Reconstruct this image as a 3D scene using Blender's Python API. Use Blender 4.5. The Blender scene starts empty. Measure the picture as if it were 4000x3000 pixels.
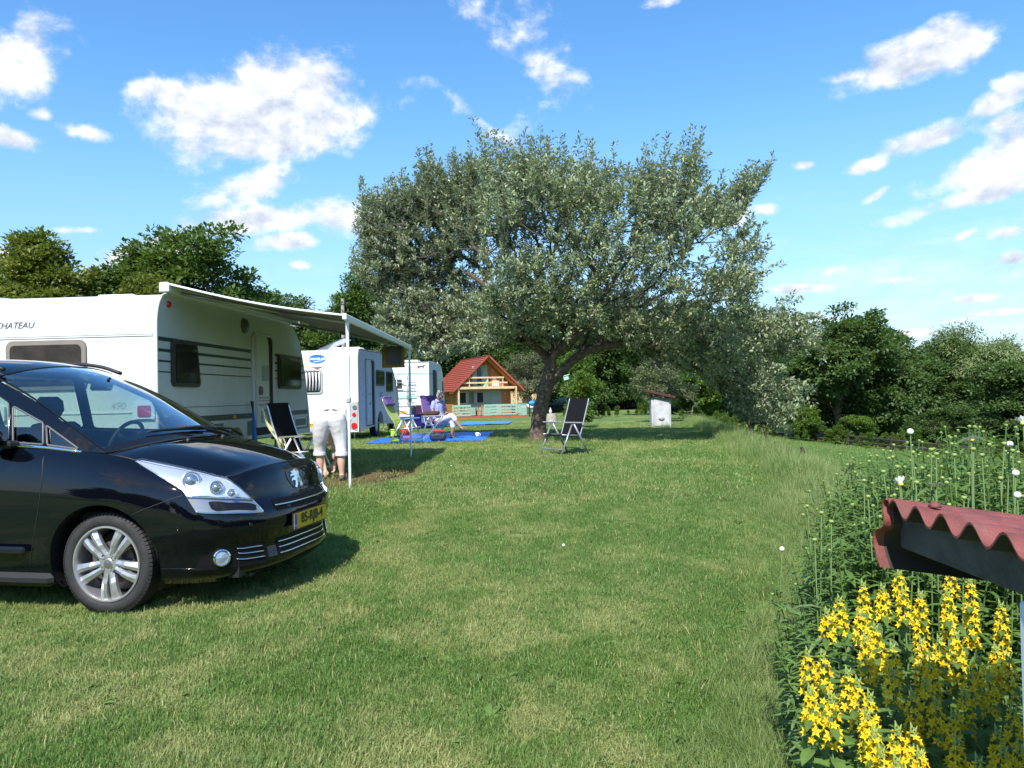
import bpy, bmesh, math, random
import numpy as np
from mathutils import Vector, Matrix, Euler, noise as mnoise
from mathutils.bvhtree import BVHTree

R = math.radians
scene = bpy.context.scene
COL = scene.collection

# ------------------------------------------------------------------ camera
cam_data = bpy.data.cameras.new('camera')
cam_data.sensor_width = 36.0
cam_data.lens = 26.55
cam_data.clip_start = 0.05
cam_data.clip_end = 3000
cam = bpy.data.objects.new('camera', cam_data)
COL.objects.link(cam)
cam.matrix_world = Matrix.Translation((0, 0, 1.6)) @ Matrix.Rotation(R(90.87), 4, 'X') @ Matrix.Rotation(R(-1.2), 4, 'Z')
scene.camera = cam

# ------------------------------------------------------------------ light and exposure
SUN_EL = R(47)
SUN_DIR = Vector((0.26, 0.966, 0)).normalized()          # the way the light travels over the ground
sun_d = bpy.data.lights.new('sun', 'SUN')
sun_d.energy = 5.0
sun_d.angle = R(0.53)
sun_d.color = (1.0, 0.95, 0.86)
sun = bpy.data.objects.new('sun', sun_d)
COL.objects.link(sun)
travel = Vector((SUN_DIR.x * math.cos(SUN_EL), SUN_DIR.y * math.cos(SUN_EL), -math.sin(SUN_EL)))
sun.rotation_euler = travel.to_track_quat('-Z', 'Y').to_euler()
vs = scene.view_settings
vs.view_transform = 'Standard'
vs.look = 'None'
vs.exposure = 0.6
vs.gamma = 1.0
vs.use_curve_mapping = False
scene.cycles.max_bounces = 8
scene.cycles.transparent_max_bounces = 16
scene.cycles.use_denoising = True
scene.cycles.sample_clamp_indirect = 6.0

# ------------------------------------------------------------------ sky: one world, clouds by direction (azimuth, elevation in degrees)
CLOUDS = [(-18.69, 20.31, 6.75, 3.07, 12.4, 1.25),
 (-16.26, 21.98, 5.69, 1.82, -2.6, 1.2),
 (-17.58, 18.07, 6.61, 1.51, 8.8, 1.2),
 (-13.21, 19.7, 5.05, 1.34, 21.1, 0.9),
 (-18.51, 15.27, 3.25, 1.51, 27.5, 0.85),
 (-24.49, 20.79, 2.28, 0.71, 7.4, 0.8),
 (-25.77, 20.61, 1.12, 0.54, 7.9, 0.8),
 (-18.37, 12.83, 4.43, 1.14, 10.8, 1.1),
 (-12.58, 13.24, 2.76, 1.46, -8.1, 1.0),
 (-16.63, 11.39, 2.69, 0.68, 5.1, 1.0),
 (-15.39, 9.79, 0.81, 0.33, 1.4, 0.9),
 (-33.42, 21.11, 3.02, 2.07, 21.0, 1.2),
 (-33.12, 22.87, 1.31, 0.81, 21.4, 0.6),
 (-29.19, 17.49, 1.37, 0.56, -8.2, 0.75),
 (-31.71, 18.26, 0.57, 0.33, 9.2, 0.6),
 (-33.33, 16.5, 1.46, 0.55, -8.1, 0.8),
 (-29.85, 11.35, 1.32, 0.29, 5.0, 0.7),
 (-33.26, 9.13, 3.04, 1.11, 10.2, 1.1),
 (-25.91, 10.14, 4.18, 0.92, 16.2, 1.15),
 (-23.0, 10.83, 1.98, 0.96, 3.2, 1.0),
 (28.42, 20.89, 4.77, 1.36, 11.3, 1.1),
 (24.8, 20.64, 2.08, 0.48, -2.1, 0.75),
 (29.48, 16.05, 2.74, 0.84, 8.6, 1.1),
 (32.96, 17.39, 1.7, 0.71, 22.4, 0.8),
 (34.08, 18.19, 1.19, 0.9, -1.8, 0.9),
 (33.2, 16.13, 1.72, 0.63, 11.4, 0.75),
 (33.14, 14.0, 5.07, 1.43, 13.0, 1.25),
 (32.26, 12.11, 4.52, 0.72, 9.7, 1.1),
 (33.99, 14.92, 2.13, 1.85, 0.4, 1.0),
 (25.28, 14.84, 1.41, 0.44, 7.8, 0.85),
 (21.68, 15.48, 0.83, 0.31, 3.0, 0.75),
 (26.03, 12.91, 0.92, 0.27, 25.4, 0.6),
 (31.21, 9.78, 0.63, 0.26, 21.7, 0.7),
 (33.71, 9.61, 0.93, 0.32, 6.5, 0.6),
 (16.9, 12.41, 1.24, 0.99, 5.2, 0.9),
 (18.68, 12.78, 0.7, 0.35, -5.4, 0.55),
 (20.78, 7.08, 2.13, 0.4, -0.8, 1.0),
 (31.81, 5.63, 1.4, 0.33, 2.1, 1.0),
 (33.8, 7.93, 0.8, 0.48, 5.2, 0.9),
 (27.13, 7.21, 2.0, 0.31, 1.7, 0.6),
 (27.5, 3.66, 1.68, 0.28, 0.1, 0.8),
 (22.25, 4.93, 1.5, 0.25, -3.3, 0.8),
 (32.89, 4.64, 2.06, 0.29, -0.9, 0.8),
 (23.91, 5.45, 1.95, 0.21, -0.4, 0.6),
 (30.05, 4.35, 1.75, 0.23, -0.4, 0.6),
 (1.68, 23.47, 2.51, 3.86, 11.2, 0.26),
 (-1.73, 19.97, 3.9, 0.4, -35.5, 0.36),
 (12.17, 27.09, 1.28, 0.4, 6.5, 0.7),
 (23.49, 8.3, 2.6, 0.49, 5.9, 0.45)]

world = bpy.data.worlds.new('World')
scene.world = world
world.use_nodes = True
wt = world.node_tree
wt.nodes.clear()


class NT:
    """small helper for building node trees"""
    def __init__(self, tree):
        self.t = tree

    def n(self, kind, **kw):
        nd = self.t.nodes.new(kind)
        ins = kw.pop('ins', {})
        for k, v in kw.items():
            setattr(nd, k, v)
        for k, v in ins.items():
            self.put(nd.inputs[k], v)
        return nd

    def put(self, sock, v):
        if isinstance(v, bpy.types.NodeSocket):
            self.t.links.new(v, sock)
        else:
            sock.default_value = v

    def m(self, op, a, b=None, c=None, clamp=False):
        nd = self.n('ShaderNodeMath', operation=op, use_clamp=clamp)
        for i, v in enumerate((a, b, c)):
            if v is not None:
                self.put(nd.inputs[i], v)
        return nd.outputs[0]

    def smooth(self, v, lo, hi, a=0.0, b=1.0):
        nd = self.n('ShaderNodeMapRange', interpolation_type='SMOOTHSTEP')
        for i, x in enumerate((v, lo, hi, a, b)):
            self.put(nd.inputs[i], x)
        return nd.outputs[0]

    def mix(self, f, a, b, mode='MIX'):
        nd = self.n('ShaderNodeMix', data_type='RGBA', blend_type=mode)
        for k, v in ((0, f), (6, a), (7, b)):
            if isinstance(v, tuple) and len(v) == 3:
                v = (*v, 1)
            self.put(nd.inputs[k], v)
        return nd.outputs[2]

    def noise(self, vec, scale, detail=4, rough=0.55, dist=0.0, color=False):
        nd = self.n('ShaderNodeTexNoise', ins={'Scale': scale, 'Detail': detail, 'Roughness': rough, 'Distortion': dist})
        if vec is not None:
            self.put(nd.inputs['Vector'], vec)
        return nd.outputs['Color' if color else 'Fac']


w = NT(wt)
sky = w.n('ShaderNodeTexSky', sky_type='NISHITA', sun_disc=False, sun_elevation=SUN_EL,
          sun_rotation=math.atan2(-SUN_DIR.x, -SUN_DIR.y), altitude=200, air_density=1.0, dust_density=0.2, ozone_density=1.6)
tc = w.n('ShaderNodeTexCoord')
sx = w.n('ShaderNodeSeparateXYZ', ins={0: tc.outputs['Generated']})
X, Y, Z = sx.outputs
az = w.m('MULTIPLY', w.m('ARCTAN2', X, Y), 180 / math.pi)
el = w.m('MULTIPLY', w.m('ARCSINE', w.m('MINIMUM', w.m('MAXIMUM', Z, -1.0), 1.0)), 180 / math.pi)
pv = w.n('ShaderNodeCombineXYZ', ins={0: az, 1: el}).outputs[0]
best = None
for (ca, ce, ra, rb, rot, gain) in CLOUDS:
    mp = w.n('ShaderNodeMapping', vector_type='TEXTURE',
             ins={'Vector': pv, 'Location': (ca, ce, 0), 'Rotation': (0, 0, R(rot)), 'Scale': (ra, rb, 1)})
    ln = w.n('ShaderNodeVectorMath', operation='LENGTH', ins={0: mp.outputs[0]}).outputs['Value']
    d = w.m('MULTIPLY', w.m('SUBTRACT', 1.25, ln), gain)
    best = d if best is None else w.m('SMOOTH_MAX', best, d, 0.25)
# the rest of the sky carries the same broken cloud
inside = w.m('MULTIPLY', w.smooth(w.m('ABSOLUTE', az), 34, 44, 1, 0), w.smooth(el, 27, 36, 1, 0))
gen = w.noise(tc.outputs['Generated'], 2.6, 3, 0.5)
gen = w.m('SUBTRACT', w.m('MULTIPLY', w.m('SUBTRACT', gen, 0.60), 9.0), w.m('MULTIPLY', inside, 6.0))
best = w.m('MAXIMUM', best, gen)
best = w.m('MAXIMUM', best, -0.6)
psq = w.n('ShaderNodeVectorMath', operation='MULTIPLY', ins={0: pv, 1: (0.95, 1.3, 1)}).outputs[0]
f1 = w.noise(psq, 0.19, 10, 0.60, 0.12)
poff = w.n('ShaderNodeVectorMath', operation='ADD', ins={0: psq, 1: (-0.35, 0.95, 0)}).outputs[0]
f2 = w.noise(poff, 0.19, 6, 0.56, 0.12)
cl = w.m('ADD', w.m('MULTIPLY', best, 1.65), w.m('MULTIPLY', w.m('SUBTRACT', f1, 0.5), 5.6))
dens = w.smooth(cl, 0.0, 1.35)
veil_n = w.noise(w.n('ShaderNodeVectorMath', operation='MULTIPLY', ins={0: pv, 1: (0.05, 0.42, 1)}).outputs[0], 1.0, 6, 0.6, 0.6)
veil = w.m('MULTIPLY', w.smooth(veil_n, 0.4, 0.72), w.smooth(el, 2, 17, 0.5, 0.0))
veil = w.m('MULTIPLY', veil, w.smooth(az, -20, 20, 0.3, 1.0))
dens = w.m('MAXIMUM', dens, veil)
dens = w.m('MULTIPLY', dens, w.smooth(el, -1, 1))
lit = w.m('ADD', 0.60, w.m('MULTIPLY', w.m('SUBTRACT', f1, f2), 4.2), clamp=True)
thick = w.smooth(cl, 0.6, 2.4)
lit = w.m('SUBTRACT', lit, w.m('MULTIPLY', thick, 0.10), clamp=True)
ccol = w.mix(lit, (3.3, 3.75, 4.6), (6.9, 6.9, 6.9))
hs = w.n('ShaderNodeHueSaturation', ins={'Hue': 0.499, 'Saturation': 1.27, 'Value': 1.46, 'Color': sky.outputs[0]}).outputs[0]
hor = w.m('MULTIPLY', w.smooth(el, -1, 22, 0.72, 0.0), 1.0)
hs = w.mix(hor, hs, (1.75, 3.05, 4.85))
final = w.mix(w.m('MULTIPLY', dens, 0.97), hs, ccol)
bg = w.n('ShaderNodeBackground', ins={'Color': final, 'Strength': 0.12})
wo = w.n('ShaderNodeOutputWorld', ins={'Surface': bg.outputs[0]})

# ------------------------------------------------------------------ materials
MATS = {}


def pmat(name, col, rough=0.6, metal=0.0, var=0.0, vscale=6.0, bump=0.0, bscale=60.0, spec=0.5, coat=0.0, alpha=None, two=None, streak=0.0):
    """Principled material with gentle procedural colour variation and relief"""
    if name in MATS:
        return MATS[name]
    mt = bpy.data.materials.new(name)
    mt.use_nodes = True
    t = NT(mt.node_tree)
    b = mt.node_tree.nodes['Principled BSDF']
    b.inputs['Roughness'].default_value = rough
    b.inputs['Metallic'].default_value = metal
    b.inputs['Specular IOR Level'].default_value = spec
    if coat:
        b.inputs['Coat Weight'].default_value = coat
        b.inputs['Coat Roughness'].default_value = 0.03
    co = t.n('ShaderNodeTexCoord').outputs['Object']
    if var or two:
        nz = t.noise(co, vscale, 5, 0.6)
        c2 = two if two else tuple(max(0, c * (1 - var)) for c in col)
        c1 = col if two else tuple(min(1, c * (1 + var * .6)) for c in col)
        t.put(b.inputs['Base Color'], t.mix(t.smooth(nz, 0.3, 0.7), c1, c2))
        t.put(b.inputs['Roughness'], t.smooth(nz, 0.2, 0.8, max(0.02, rough - 0.06), min(1, rough + 0.06)))
    else:
        b.inputs['Base Color'].default_value = (*col, 1)
    if streak:
        sv = t.n('ShaderNodeVectorMath', operation='MULTIPLY', ins={0: co, 1: (7.0, 7.0, 0.55)}).outputs[0]
        sn = t.m('MULTIPLY', t.smooth(t.noise(sv, 1.6, 5, 0.65), 0.48, 0.78), t.smooth(t.noise(co, 0.9, 3), 0.35, 0.7))
        prev = b.inputs['Base Color'].links[0].from_socket if b.inputs['Base Color'].is_linked else (*col, 1)
        t.put(b.inputs['Base Color'], t.mix(t.m('MULTIPLY', sn, streak), prev, (0.22, 0.20, 0.15)))
    if bump:
        bn = t.n('ShaderNodeBump', ins={'Strength': bump, 'Distance': 0.01, 'Height': t.noise(co, bscale, 4, 0.6)})
        t.put(b.inputs['Normal'], bn.outputs[0])
    MATS[name] = mt
    return mt


def glass_mat(name, tint=(0.55, 0.62, 0.6), rough=0.02, gain=1.6):
    """thin pane: mirror reflection by angle over a tinted see-through sheet"""
    if name in MATS:
        return MATS[name]
    mt = bpy.data.materials.new(name)
    mt.use_nodes = True
    t = NT(mt.node_tree)
    mt.node_tree.nodes.clear()
    ge = t.n('ShaderNodeNewGeometry')
    dt = t.n('ShaderNodeVectorMath', operation='DOT_PRODUCT', ins={0: ge.outputs['Normal'], 1: ge.outputs['Incoming']}).outputs['Value']
    fr = t.m('ADD', 0.04, t.m('MULTIPLY', 0.96, t.m('POWER', t.m('SUBTRACT', 1.0, t.m('ABSOLUTE', dt), clamp=True), 5.0)))
    g = t.n('ShaderNodeBsdfGlossy', ins={'Roughness': rough, 'Color': (1, 1, 1, 1)}).outputs[0]
    tr = t.n('ShaderNodeBsdfTransparent', ins={'Color': (*tint, 1)}).outputs[0]
    mx = t.n('ShaderNodeMixShader', ins={0: t.m('ADD', t.m('MULTIPLY', fr, gain), 0.02, clamp=True), 1: tr, 2: g})
    t.n('ShaderNodeOutputMaterial', ins={'Surface': mx.outputs[0]})
    MATS[name] = mt
    return mt


def leaf_mat(name, col, col2, back=None, trans=0.3, rough=0.5, scale=1.2, spec=0.35):
    """foliage: two greens mixed by world-space noise and per-leaf tint, pale underside, some light through"""
    if name in MATS:
        return MATS[name]
    mt = bpy.data.materials.new(name)
    mt.use_nodes = True
    t = NT(mt.node_tree)
    mt.node_tree.nodes.clear()
    geo = t.n('ShaderNodeNewGeometry')
    nz = t.noise(geo.outputs['Position'], scale, 3, 0.6)
    rn = geo.outputs['Random Per Island']
    f = t.m('ADD', t.m('MULTIPLY', t.smooth(nz, 0.35, 0.65), 0.55), t.m('MULTIPLY', rn, 0.45))
    c = t.mix(f, col, col2)
    if back:
        c = t.mix(geo.outputs['Backfacing'], c, t.mix(rn, back, tuple(x * 0.7 for x in back)))
    b = t.n('ShaderNodeBsdfPrincipled', ins={'Base Color': c, 'Roughness': rough, 'Specular IOR Level': spec})
    tcol = t.mix(0.5, c, (0.25, 0.38, 0.03), 'MIX')
    tl = t.n('ShaderNodeBsdfTranslucent', ins={'Color': tcol})
    mx = t.n('ShaderNodeMixShader', ins={0: trans, 1: b.outputs[0], 2: tl.outputs[0]})
    t.n('ShaderNodeOutputMaterial', ins={'Surface': mx.outputs[0]})
    MATS[name] = mt
    return mt


# ------------------------------------------------------------------ mesh helpers
class MB:
    """collects shapes; build() links them as ONE mesh object"""
    def __init__(self):
        self.v, self.f, self.mi = [], [], []

    def add(self, vs, fs, mi=0):
        o = len(self.v)
        self.v.extend(tuple(p) for p in vs)
        self.f.extend(tuple(i + o for i in q) for q in fs)
        self.mi.extend([mi] * len(fs))
        return self

    def box(self, c, s, rot=None, mi=0, bev=0.0):
        hx, hy, hz = s[0] / 2, s[1] / 2, s[2] / 2
        M = (rot if isinstance(rot, Matrix) else Euler(rot).to_matrix()) if rot is not None else None
        c = Vector(c)
        b = min(bev, hx * .9, hy * .9, hz * .9)
        if b <= 0:
            P = [Vector((x, y, z)) for x in (-hx, hx) for y in (-hy, hy) for z in (-hz, hz)]
            F = [(0, 1, 3, 2), (4, 6, 7, 5), (0, 4, 5, 1), (2, 3, 7, 6), (0, 2, 6, 4), (1, 5, 7, 3)]
        else:
            P, idx = [], {}
            for sx_ in (-1, 1):
                for sy_ in (-1, 1):
                    for sz_ in (-1, 1):
                        for a in range(3):
                            q = [sx_ * (hx - b), sy_ * (hy - b), sz_ * (hz - b)]
                            q[a] = (sx_ * hx, sy_ * hy, sz_ * hz)[a]
                            idx[(sx_, sy_, sz_, a)] = len(P)
                            P.append(Vector(q))
            F = []
            for a in range(3):
                u, v_ = [(1, 2), (2, 0), (0, 1)][a]
                for s_ in (-1, 1):
                    q = []
                    for (su, sv) in ((-1, -1), (1, -1), (1, 1), (-1, 1)):
                        k = [0, 0, 0]
                        k[a], k[u], k[v_] = s_, su, sv
                        q.append(idx[(*k, a)])
                    F.append(tuple(q) if s_ > 0 else tuple(q[::-1]))
            for a in range(3):
                u, v_ = [(1, 2), (2, 0), (0, 1)][a]
                for su in (-1, 1):
                    for sv in (-1, 1):
                        k1, k2 = [0, 0, 0], [0, 0, 0]
                        k1[a], k2[a] = -1, 1
                        for k in (k1, k2):
                            k[u], k[v_] = su, sv
                        q = (idx[(*k1, u)], idx[(*k2, u)], idx[(*k2, v_)], idx[(*k1, v_)])
                        F.append(q if su * sv > 0 else q[::-1])
            for sx_ in (-1, 1):
                for sy_ in (-1, 1):
                    for sz_ in (-1, 1):
                        q = tuple(idx[(sx_, sy_, sz_, a)] for a in range(3))
                        F.append(q if sx_ * sy_ * sz_ > 0 else q[::-1])
        if M is not None:
            P = [M @ p for p in P]
        return self.add([p + c for p in P], F, mi)

    def tube(self, pts, r, n=8, mi=0, cap=True, flat=1.0):
        pts = [Vector(p) for p in pts]
        rs = r if isinstance(r, (list, tuple)) else [r] * len(pts)
        V, up = [], None
        for i, p in enumerate(pts):
            d = (pts[min(i + 1, len(pts) - 1)] - pts[max(i - 1, 0)])
            d = d.normalized() if d.length > 1e-9 else Vector((0, 0, 1))
            if up is None:
                up = Vector((0, 0, 1)) if abs(d.z) < 0.9 else Vector((0, 1, 0))
            a = up - d * up.dot(d)
            a = a.normalized() if a.length > 1e-6 else d.orthogonal().normalized()
            up = a
            b = d.cross(a)
            for k in range(n):
                t_ = 2 * math.pi * k / n
                V.append(p + (a * math.cos(t_) * flat + b * math.sin(t_)) * rs[i])
        F = []
        for i in range(len(pts) - 1):
            for k in range(n):
                k2 = (k + 1) % n
                F.append((i * n + k, i * n + k2, (i + 1) * n + k2, (i + 1) * n + k))
        if cap:
            F.append(tuple(range(n))[::-1])
            F.append(tuple((len(pts) - 1) * n + k for k in range(n)))
        return self.add(V, F, mi)

    def lathe(self, prof, c=(0, 0, 0), axis='Z', n=24, mi=0, M=None):
        """prof: list of (radius, height)"""
        V, F = [], []
        for (r_, h_) in prof:
            for k in range(n):
                t_ = 2 * math.pi * k / n
                p = Vector((r_ * math.cos(t_), r_ * math.sin(t_), h_))
                if axis == 'Y':
                    p = Vector((p.x, p.z, -p.y))
                elif axis == 'X':
                    p = Vector((p.z, p.x, p.y))
                if M is not None:
                    p = M @ p
                V.append(p + Vector(c))
        for i in range(len(prof) - 1):
            for k in range(n):
                k2 = (k + 1) % n
                F.append((i * n + k, i * n + k2, (i + 1) * n + k2, (i + 1) * n + k))
        return self.add(V, F, mi)

    def prism(self, poly, frame, depth, mi=0):
        """poly 2-D (counter-clockwise), frame = (origin, u, v) ; thickness along u x v from 0 to depth"""
        o, u, v_ = Vector(frame[0]), Vector(frame[1]), Vector(frame[2])
        nrm = u.cross(v_).normalized()
        n = len(poly)
        V = [o + u * a + v_ * b for a, b in poly] + [o + u * a + v_ * b + nrm * depth for a, b in poly]
        F = [tuple(range(n))[::-1], tuple(range(n, 2 * n))]
        F += [(i, (i + 1) % n, n + (i + 1) % n, n + i) for i in range(n)]
        return self.add(V, F, mi)

    def grid(self, rows, mi=0, close_u=False, flip=False):
        """rows: list of equal-length lists of points"""
        nr, nc = len(rows), len(rows[0])
        V = [p for r_ in rows for p in r_]
        F = []
        for i in range(nr - 1):
            for j in range(nc if close_u else nc - 1):
                j2 = (j + 1) % nc
                q = (i * nc + j, i * nc + j2, (i + 1) * nc + j2, (i + 1) * nc + j)
                F.append(q[::-1] if flip else q)
        return self.add(V, F, mi)

    def mesh(self, name, mats, smooth=False, angle=None):
        me = bpy.data.meshes.new(name)
        me.from_pydata(self.v, [], self.f)
        for m_ in (mats if isinstance(mats, (list, tuple)) else [mats]):
            me.materials.append(m_)
        if any(self.mi):
            me.polygons.foreach_set('material_index', self.mi)
        if smooth:
            me.polygons.foreach_set('use_smooth', [True] * len(me.polygons))
            if angle is not None:
                me.set_sharp_from_angle(angle=R(angle))
        me.update()
        return me

    def build(self, name, mats, parent=None, smooth=False, angle=None, label=None):
        o = bpy.data.objects.new(name, self.mesh(name, mats, smooth, angle))
        COL.objects.link(o)
        if parent is not None:
            o.parent = parent
        if label:
            o['label'] = label
        return o


def thing(name, label, cat, loc=(0, 0, 0), rz=0.0, group=None, rot=None):
    o = bpy.data.objects.new(name, None)
    o.empty_display_size = 0.2
    COL.objects.link(o)
    o.location = loc
    o.rotation_euler = rot if rot is not None else (0, 0, rz)
    o['label'] = label
    o['category'] = cat
    if group:
        o['group'] = group
    return o


def tag(o, label, cat, group=None):
    o['label'] = label
    o['category'] = cat
    if group:
        o['group'] = group
    return o


def link_mesh(name, me, parent=None, loc=None, rot=None, scale=None):
    o = bpy.data.objects.new(name, me)
    COL.objects.link(o)
    if parent is not None:
        o.parent = parent
    if loc is not None:
        o.location = loc
    if rot is not None:
        o.rotation_euler = rot
    if scale is not None:
        o.scale = scale
    return o


def text_geo(s, size, shear=0.0, bold=0.0, space=1.0):
    """flat filled lettering: (verts, faces) in the xy plane, left aligned"""
    cu = bpy.data.curves.new('lettering', 'FONT')
    cu.body = s
    cu.size = size
    cu.shear = shear
    cu.offset = bold
    cu.space_character = space
    cu.resolution_u = 3
    ob = bpy.data.objects.new('lettering', cu)
    COL.objects.link(ob)
    dg = bpy.context.evaluated_depsgraph_get()
    me = ob.evaluated_get(dg).to_mesh()
    V = [tuple(v.co) for v in me.vertices]
    F = [tuple(p.vertices) for p in me.polygons]
    ob.evaluated_get(dg).to_mesh_clear()
    bpy.data.objects.remove(ob)
    bpy.data.curves.remove(cu)
    return V, F


def put_text(mb, s, size, origin, u, v_, off=0.003, mi=0, shear=0.0, center=False, bold=0.0, space=1.0):
    V, F = text_geo(s, size, shear, bold, space)
    o, u, v_ = Vector(origin), Vector(u).normalized(), Vector(v_).normalized()
    nrm = u.cross(v_)
    dx = (min(p[0] for p in V) + max(p[0] for p in V)) / 2 if center else 0
    dy = (min(p[1] for p in V) + max(p[1] for p in V)) / 2 if center else 0
    mb.add([o + u * (p[0] - dx) + v_ * (p[1] - dy) + nrm * off for p in V], F, mi)


def rrect(w_, h_, r_, n=4):
    """rounded rectangle outline centred on 0"""
    out = []
    for (cx, cy, a0) in ((w_ / 2 - r_, h_ / 2 - r_, 0), (-w_ / 2 + r_, h_ / 2 - r_, 90), (-w_ / 2 + r_, -h_ / 2 + r_, 180), (w_ / 2 - r_, -h_ / 2 + r_, 270)):
        for k in range(n + 1):
            a = R(a0 + 90 * k / n)
            out.append((cx + r_ * math.cos(a), cy + r_ * math.sin(a)))
    return out


def crom(P, n):
    """Catmull-Rom through the points (numpy array [k, d]) -> resampled with n steps per span"""
    P = np.asarray(P, float)
    Q = np.vstack([2 * P[0] - P[1], P, 2 * P[-1] - P[-2]])
    out = []
    for i in range(1, len(Q) - 2):
        for k in range(n):
            t_ = k / n
            p0, p1, p2, p3 = Q[i - 1], Q[i], Q[i + 1], Q[i + 2]
            out.append(0.5 * (2 * p1 + (p2 - p0) * t_ + (2 * p0 - 5 * p1 + 4 * p2 - p3) * t_ ** 2 + (3 * p1 - p0 - 3 * p2 + p3) * t_ ** 3))
    out.append(Q[-2])
    return np.array(out)


# ------------------------------------------------------------------ terrain
YK = [-60, -30, 0, 4.4, 6.6, 10, 16, 21, 35, 63, 85, 160, 260, 700]
ZK = [-2.0, -.9, 0, .19, .25, .43, .44, .45, .25, -.22, -.15, 4, 8, 8]


def gz(x, y):
    """height of the ground: lawn plateau, bank on its right, lower meadow beyond"""
    x = np.asarray(x, float)
    y = np.asarray(y, float)
    z = np.interp(y, YK, ZK)
    s = np.maximum(0, x - (1.9 + .185 * np.maximum(y, 0)))
    return z - (.9 * (1 - np.exp(-s / 1.2)) + .1 * np.minimum(s, 30))


def gzf(x, y):
    return float(gz(x, y))

# ------------------------------------------------------------------ ground sheet, lawn
def ground_material():
    mt = bpy.data.materials.new('lawn_ground')
    mt.use_nodes = True
    t = NT(mt.node_tree)
    b = mt.node_tree.nodes['Principled BSDF']
    pos = t.n('ShaderNodeNewGeometry').outputs['Position']
    c = lawn_colour(t, pos)
    fine = t.noise(pos, 55, 4, 0.7)
    c = t.mix(t.smooth(fine, 0.3, 0.7), c, t.mix(0.65, c, (0.02, 0.03, 0.008)))
    t.put(b.inputs['Base Color'], c)
    b.inputs['Roughness'].default_value = 0.9
    b.inputs['Specular IOR Level'].default_value = 0.15
    bn = t.n('ShaderNodeBump', ins={'Strength': 0.6, 'Distance': 0.03, 'Height': t.noise(pos, 22, 5, 0.7)})
    t.put(b.inputs['Normal'], bn.outputs[0])
    return mt


def lawn_colour(t, pos):
    """greens with straw-coloured worn patches and a trodden earth patch under the awning, all in world space"""
    n1 = t.noise(pos, 0.55, 4, 0.6)
    n2 = t.noise(pos, 2.3, 5, 0.65, 0.5)
    n3 = t.noise(pos, 0.13, 3, 0.5)
    green = t.mix(t.smooth(n1, 0.35, 0.65), GREEN_A, GREEN_B)
    straw = t.m('MULTIPLY', t.smooth(n2, 0.40, 0.64), t.smooth(n1, 0.34, 0.54))
    sp = t.n('ShaderNodeSeparateXYZ', ins={0: pos})
    # lush strip along the bank, drier lawn in the middle
    edge = t.m('SUBTRACT', sp.outputs[0], t.m('MULTIPLY', sp.outputs[1], 0.185))
    straw = t.m('MULTIPLY', straw, t.smooth(edge, 0.3, 1.9, 1.0, 0.25))
    c = t.mix(t.m('MULTIPLY', straw, 0.72), green, STRAW)
    c = t.mix(t.smooth(n3, 0.4, 0.62, 0.0, 0.6), c, GREEN_C)
    d = t.n('ShaderNodeVectorMath', operation='LENGTH', ins={0: t.n('ShaderNodeMapping', vector_type='TEXTURE', ins={
        'Vector': pos, 'Location': (-2.3, 11.0, 0.4), 'Rotation': (0, 0, R(60)), 'Scale': (1.5, 0.7, 2)}).outputs[0]}).outputs['Value']
    bare = t.smooth(t.m('ADD', d, t.m('MULTIPLY', t.m('SUBTRACT', n2, 0.5), 0.9)), 0.7, 1.1, 0.95, 0.0)
    return t.mix(bare, c, EARTH)


GREEN_A = (0.108, 0.208, 0.042)
GREEN_B = (0.170, 0.270, 0.070)
GREEN_C = (0.085, 0.195, 0.045)
STRAW = (0.50, 0.46, 0.21)
EARTH = (0.17, 0.115, 0.055)


def blade_material():
    mt = bpy.data.materials.new('grass_blades')
    mt.use_nodes = True
    t = NT(mt.node_tree)
    mt.node_tree.nodes.clear()
    geo = t.n('ShaderNodeNewGeometry')
    c = lawn_colour(t, geo.outputs['Position'])
    rn = geo.outputs['Random Per Island']
    c = t.mix(t.smooth(rn, 0.0, 1.0, 0.0, 0.55), c, t.mix(0.5, c, (0.25, 0.37, 0.09)))
    c = t.mix(t.smooth(rn, 0.86, 0.95, 0.0, 0.8), c, STRAW)
    b = t.n('ShaderNodeBsdfPrincipled', ins={'Base Color': c, 'Roughness': 0.45, 'Specular IOR Level': 0.4})
    tl = t.n('ShaderNodeBsdfTranslucent', ins={'Color': t.mix(0.5, c, (0.30, 0.44, 0.07))})
    mx = t.n('ShaderNodeMixShader', ins={0: 0.38, 1: b.outputs[0], 2: tl.outputs[0]})
    t.n('ShaderNodeOutputMaterial', ins={'Surface': mx.outputs[0]})
    return mt


GROUND_MAT = ground_material()
BLADE_MAT = blade_material()

gx = np.unique(np.concatenate([np.arange(-12, 16, 0.25), np.arange(-40, 60, 1.5), np.linspace(-700, 700, 57)]))
gy = np.unique(np.concatenate([np.arange(-2, 32, 0.3), np.arange(-12, 110, 2.0), np.linspace(-300, 1200, 51)]))
XX, YY = np.meshgrid(gx, gy)
ZZ = gz(XX, YY)
rng = np.random.default_rng(5)
bumpz = np.array([[mnoise.noise((a * 0.7, b_ * 0.7, 0)) * 0.03 if -12 < a < 20 and -2 < b_ < 40 else 0 for a in gx] for b_ in gy])
ZZ = ZZ + bumpz
mb = MB()
mb.grid([[(XX[i, j], YY[i, j], ZZ[i, j]) for j in range(len(gx))] for i in range(len(gy))])
ground = mb.build('ground', GROUND_MAT, smooth=True)
ground['kind'] = 'structure'
ground['label'] = 'mown campsite lawn with dry straw patches, bank and lower meadow'


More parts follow.
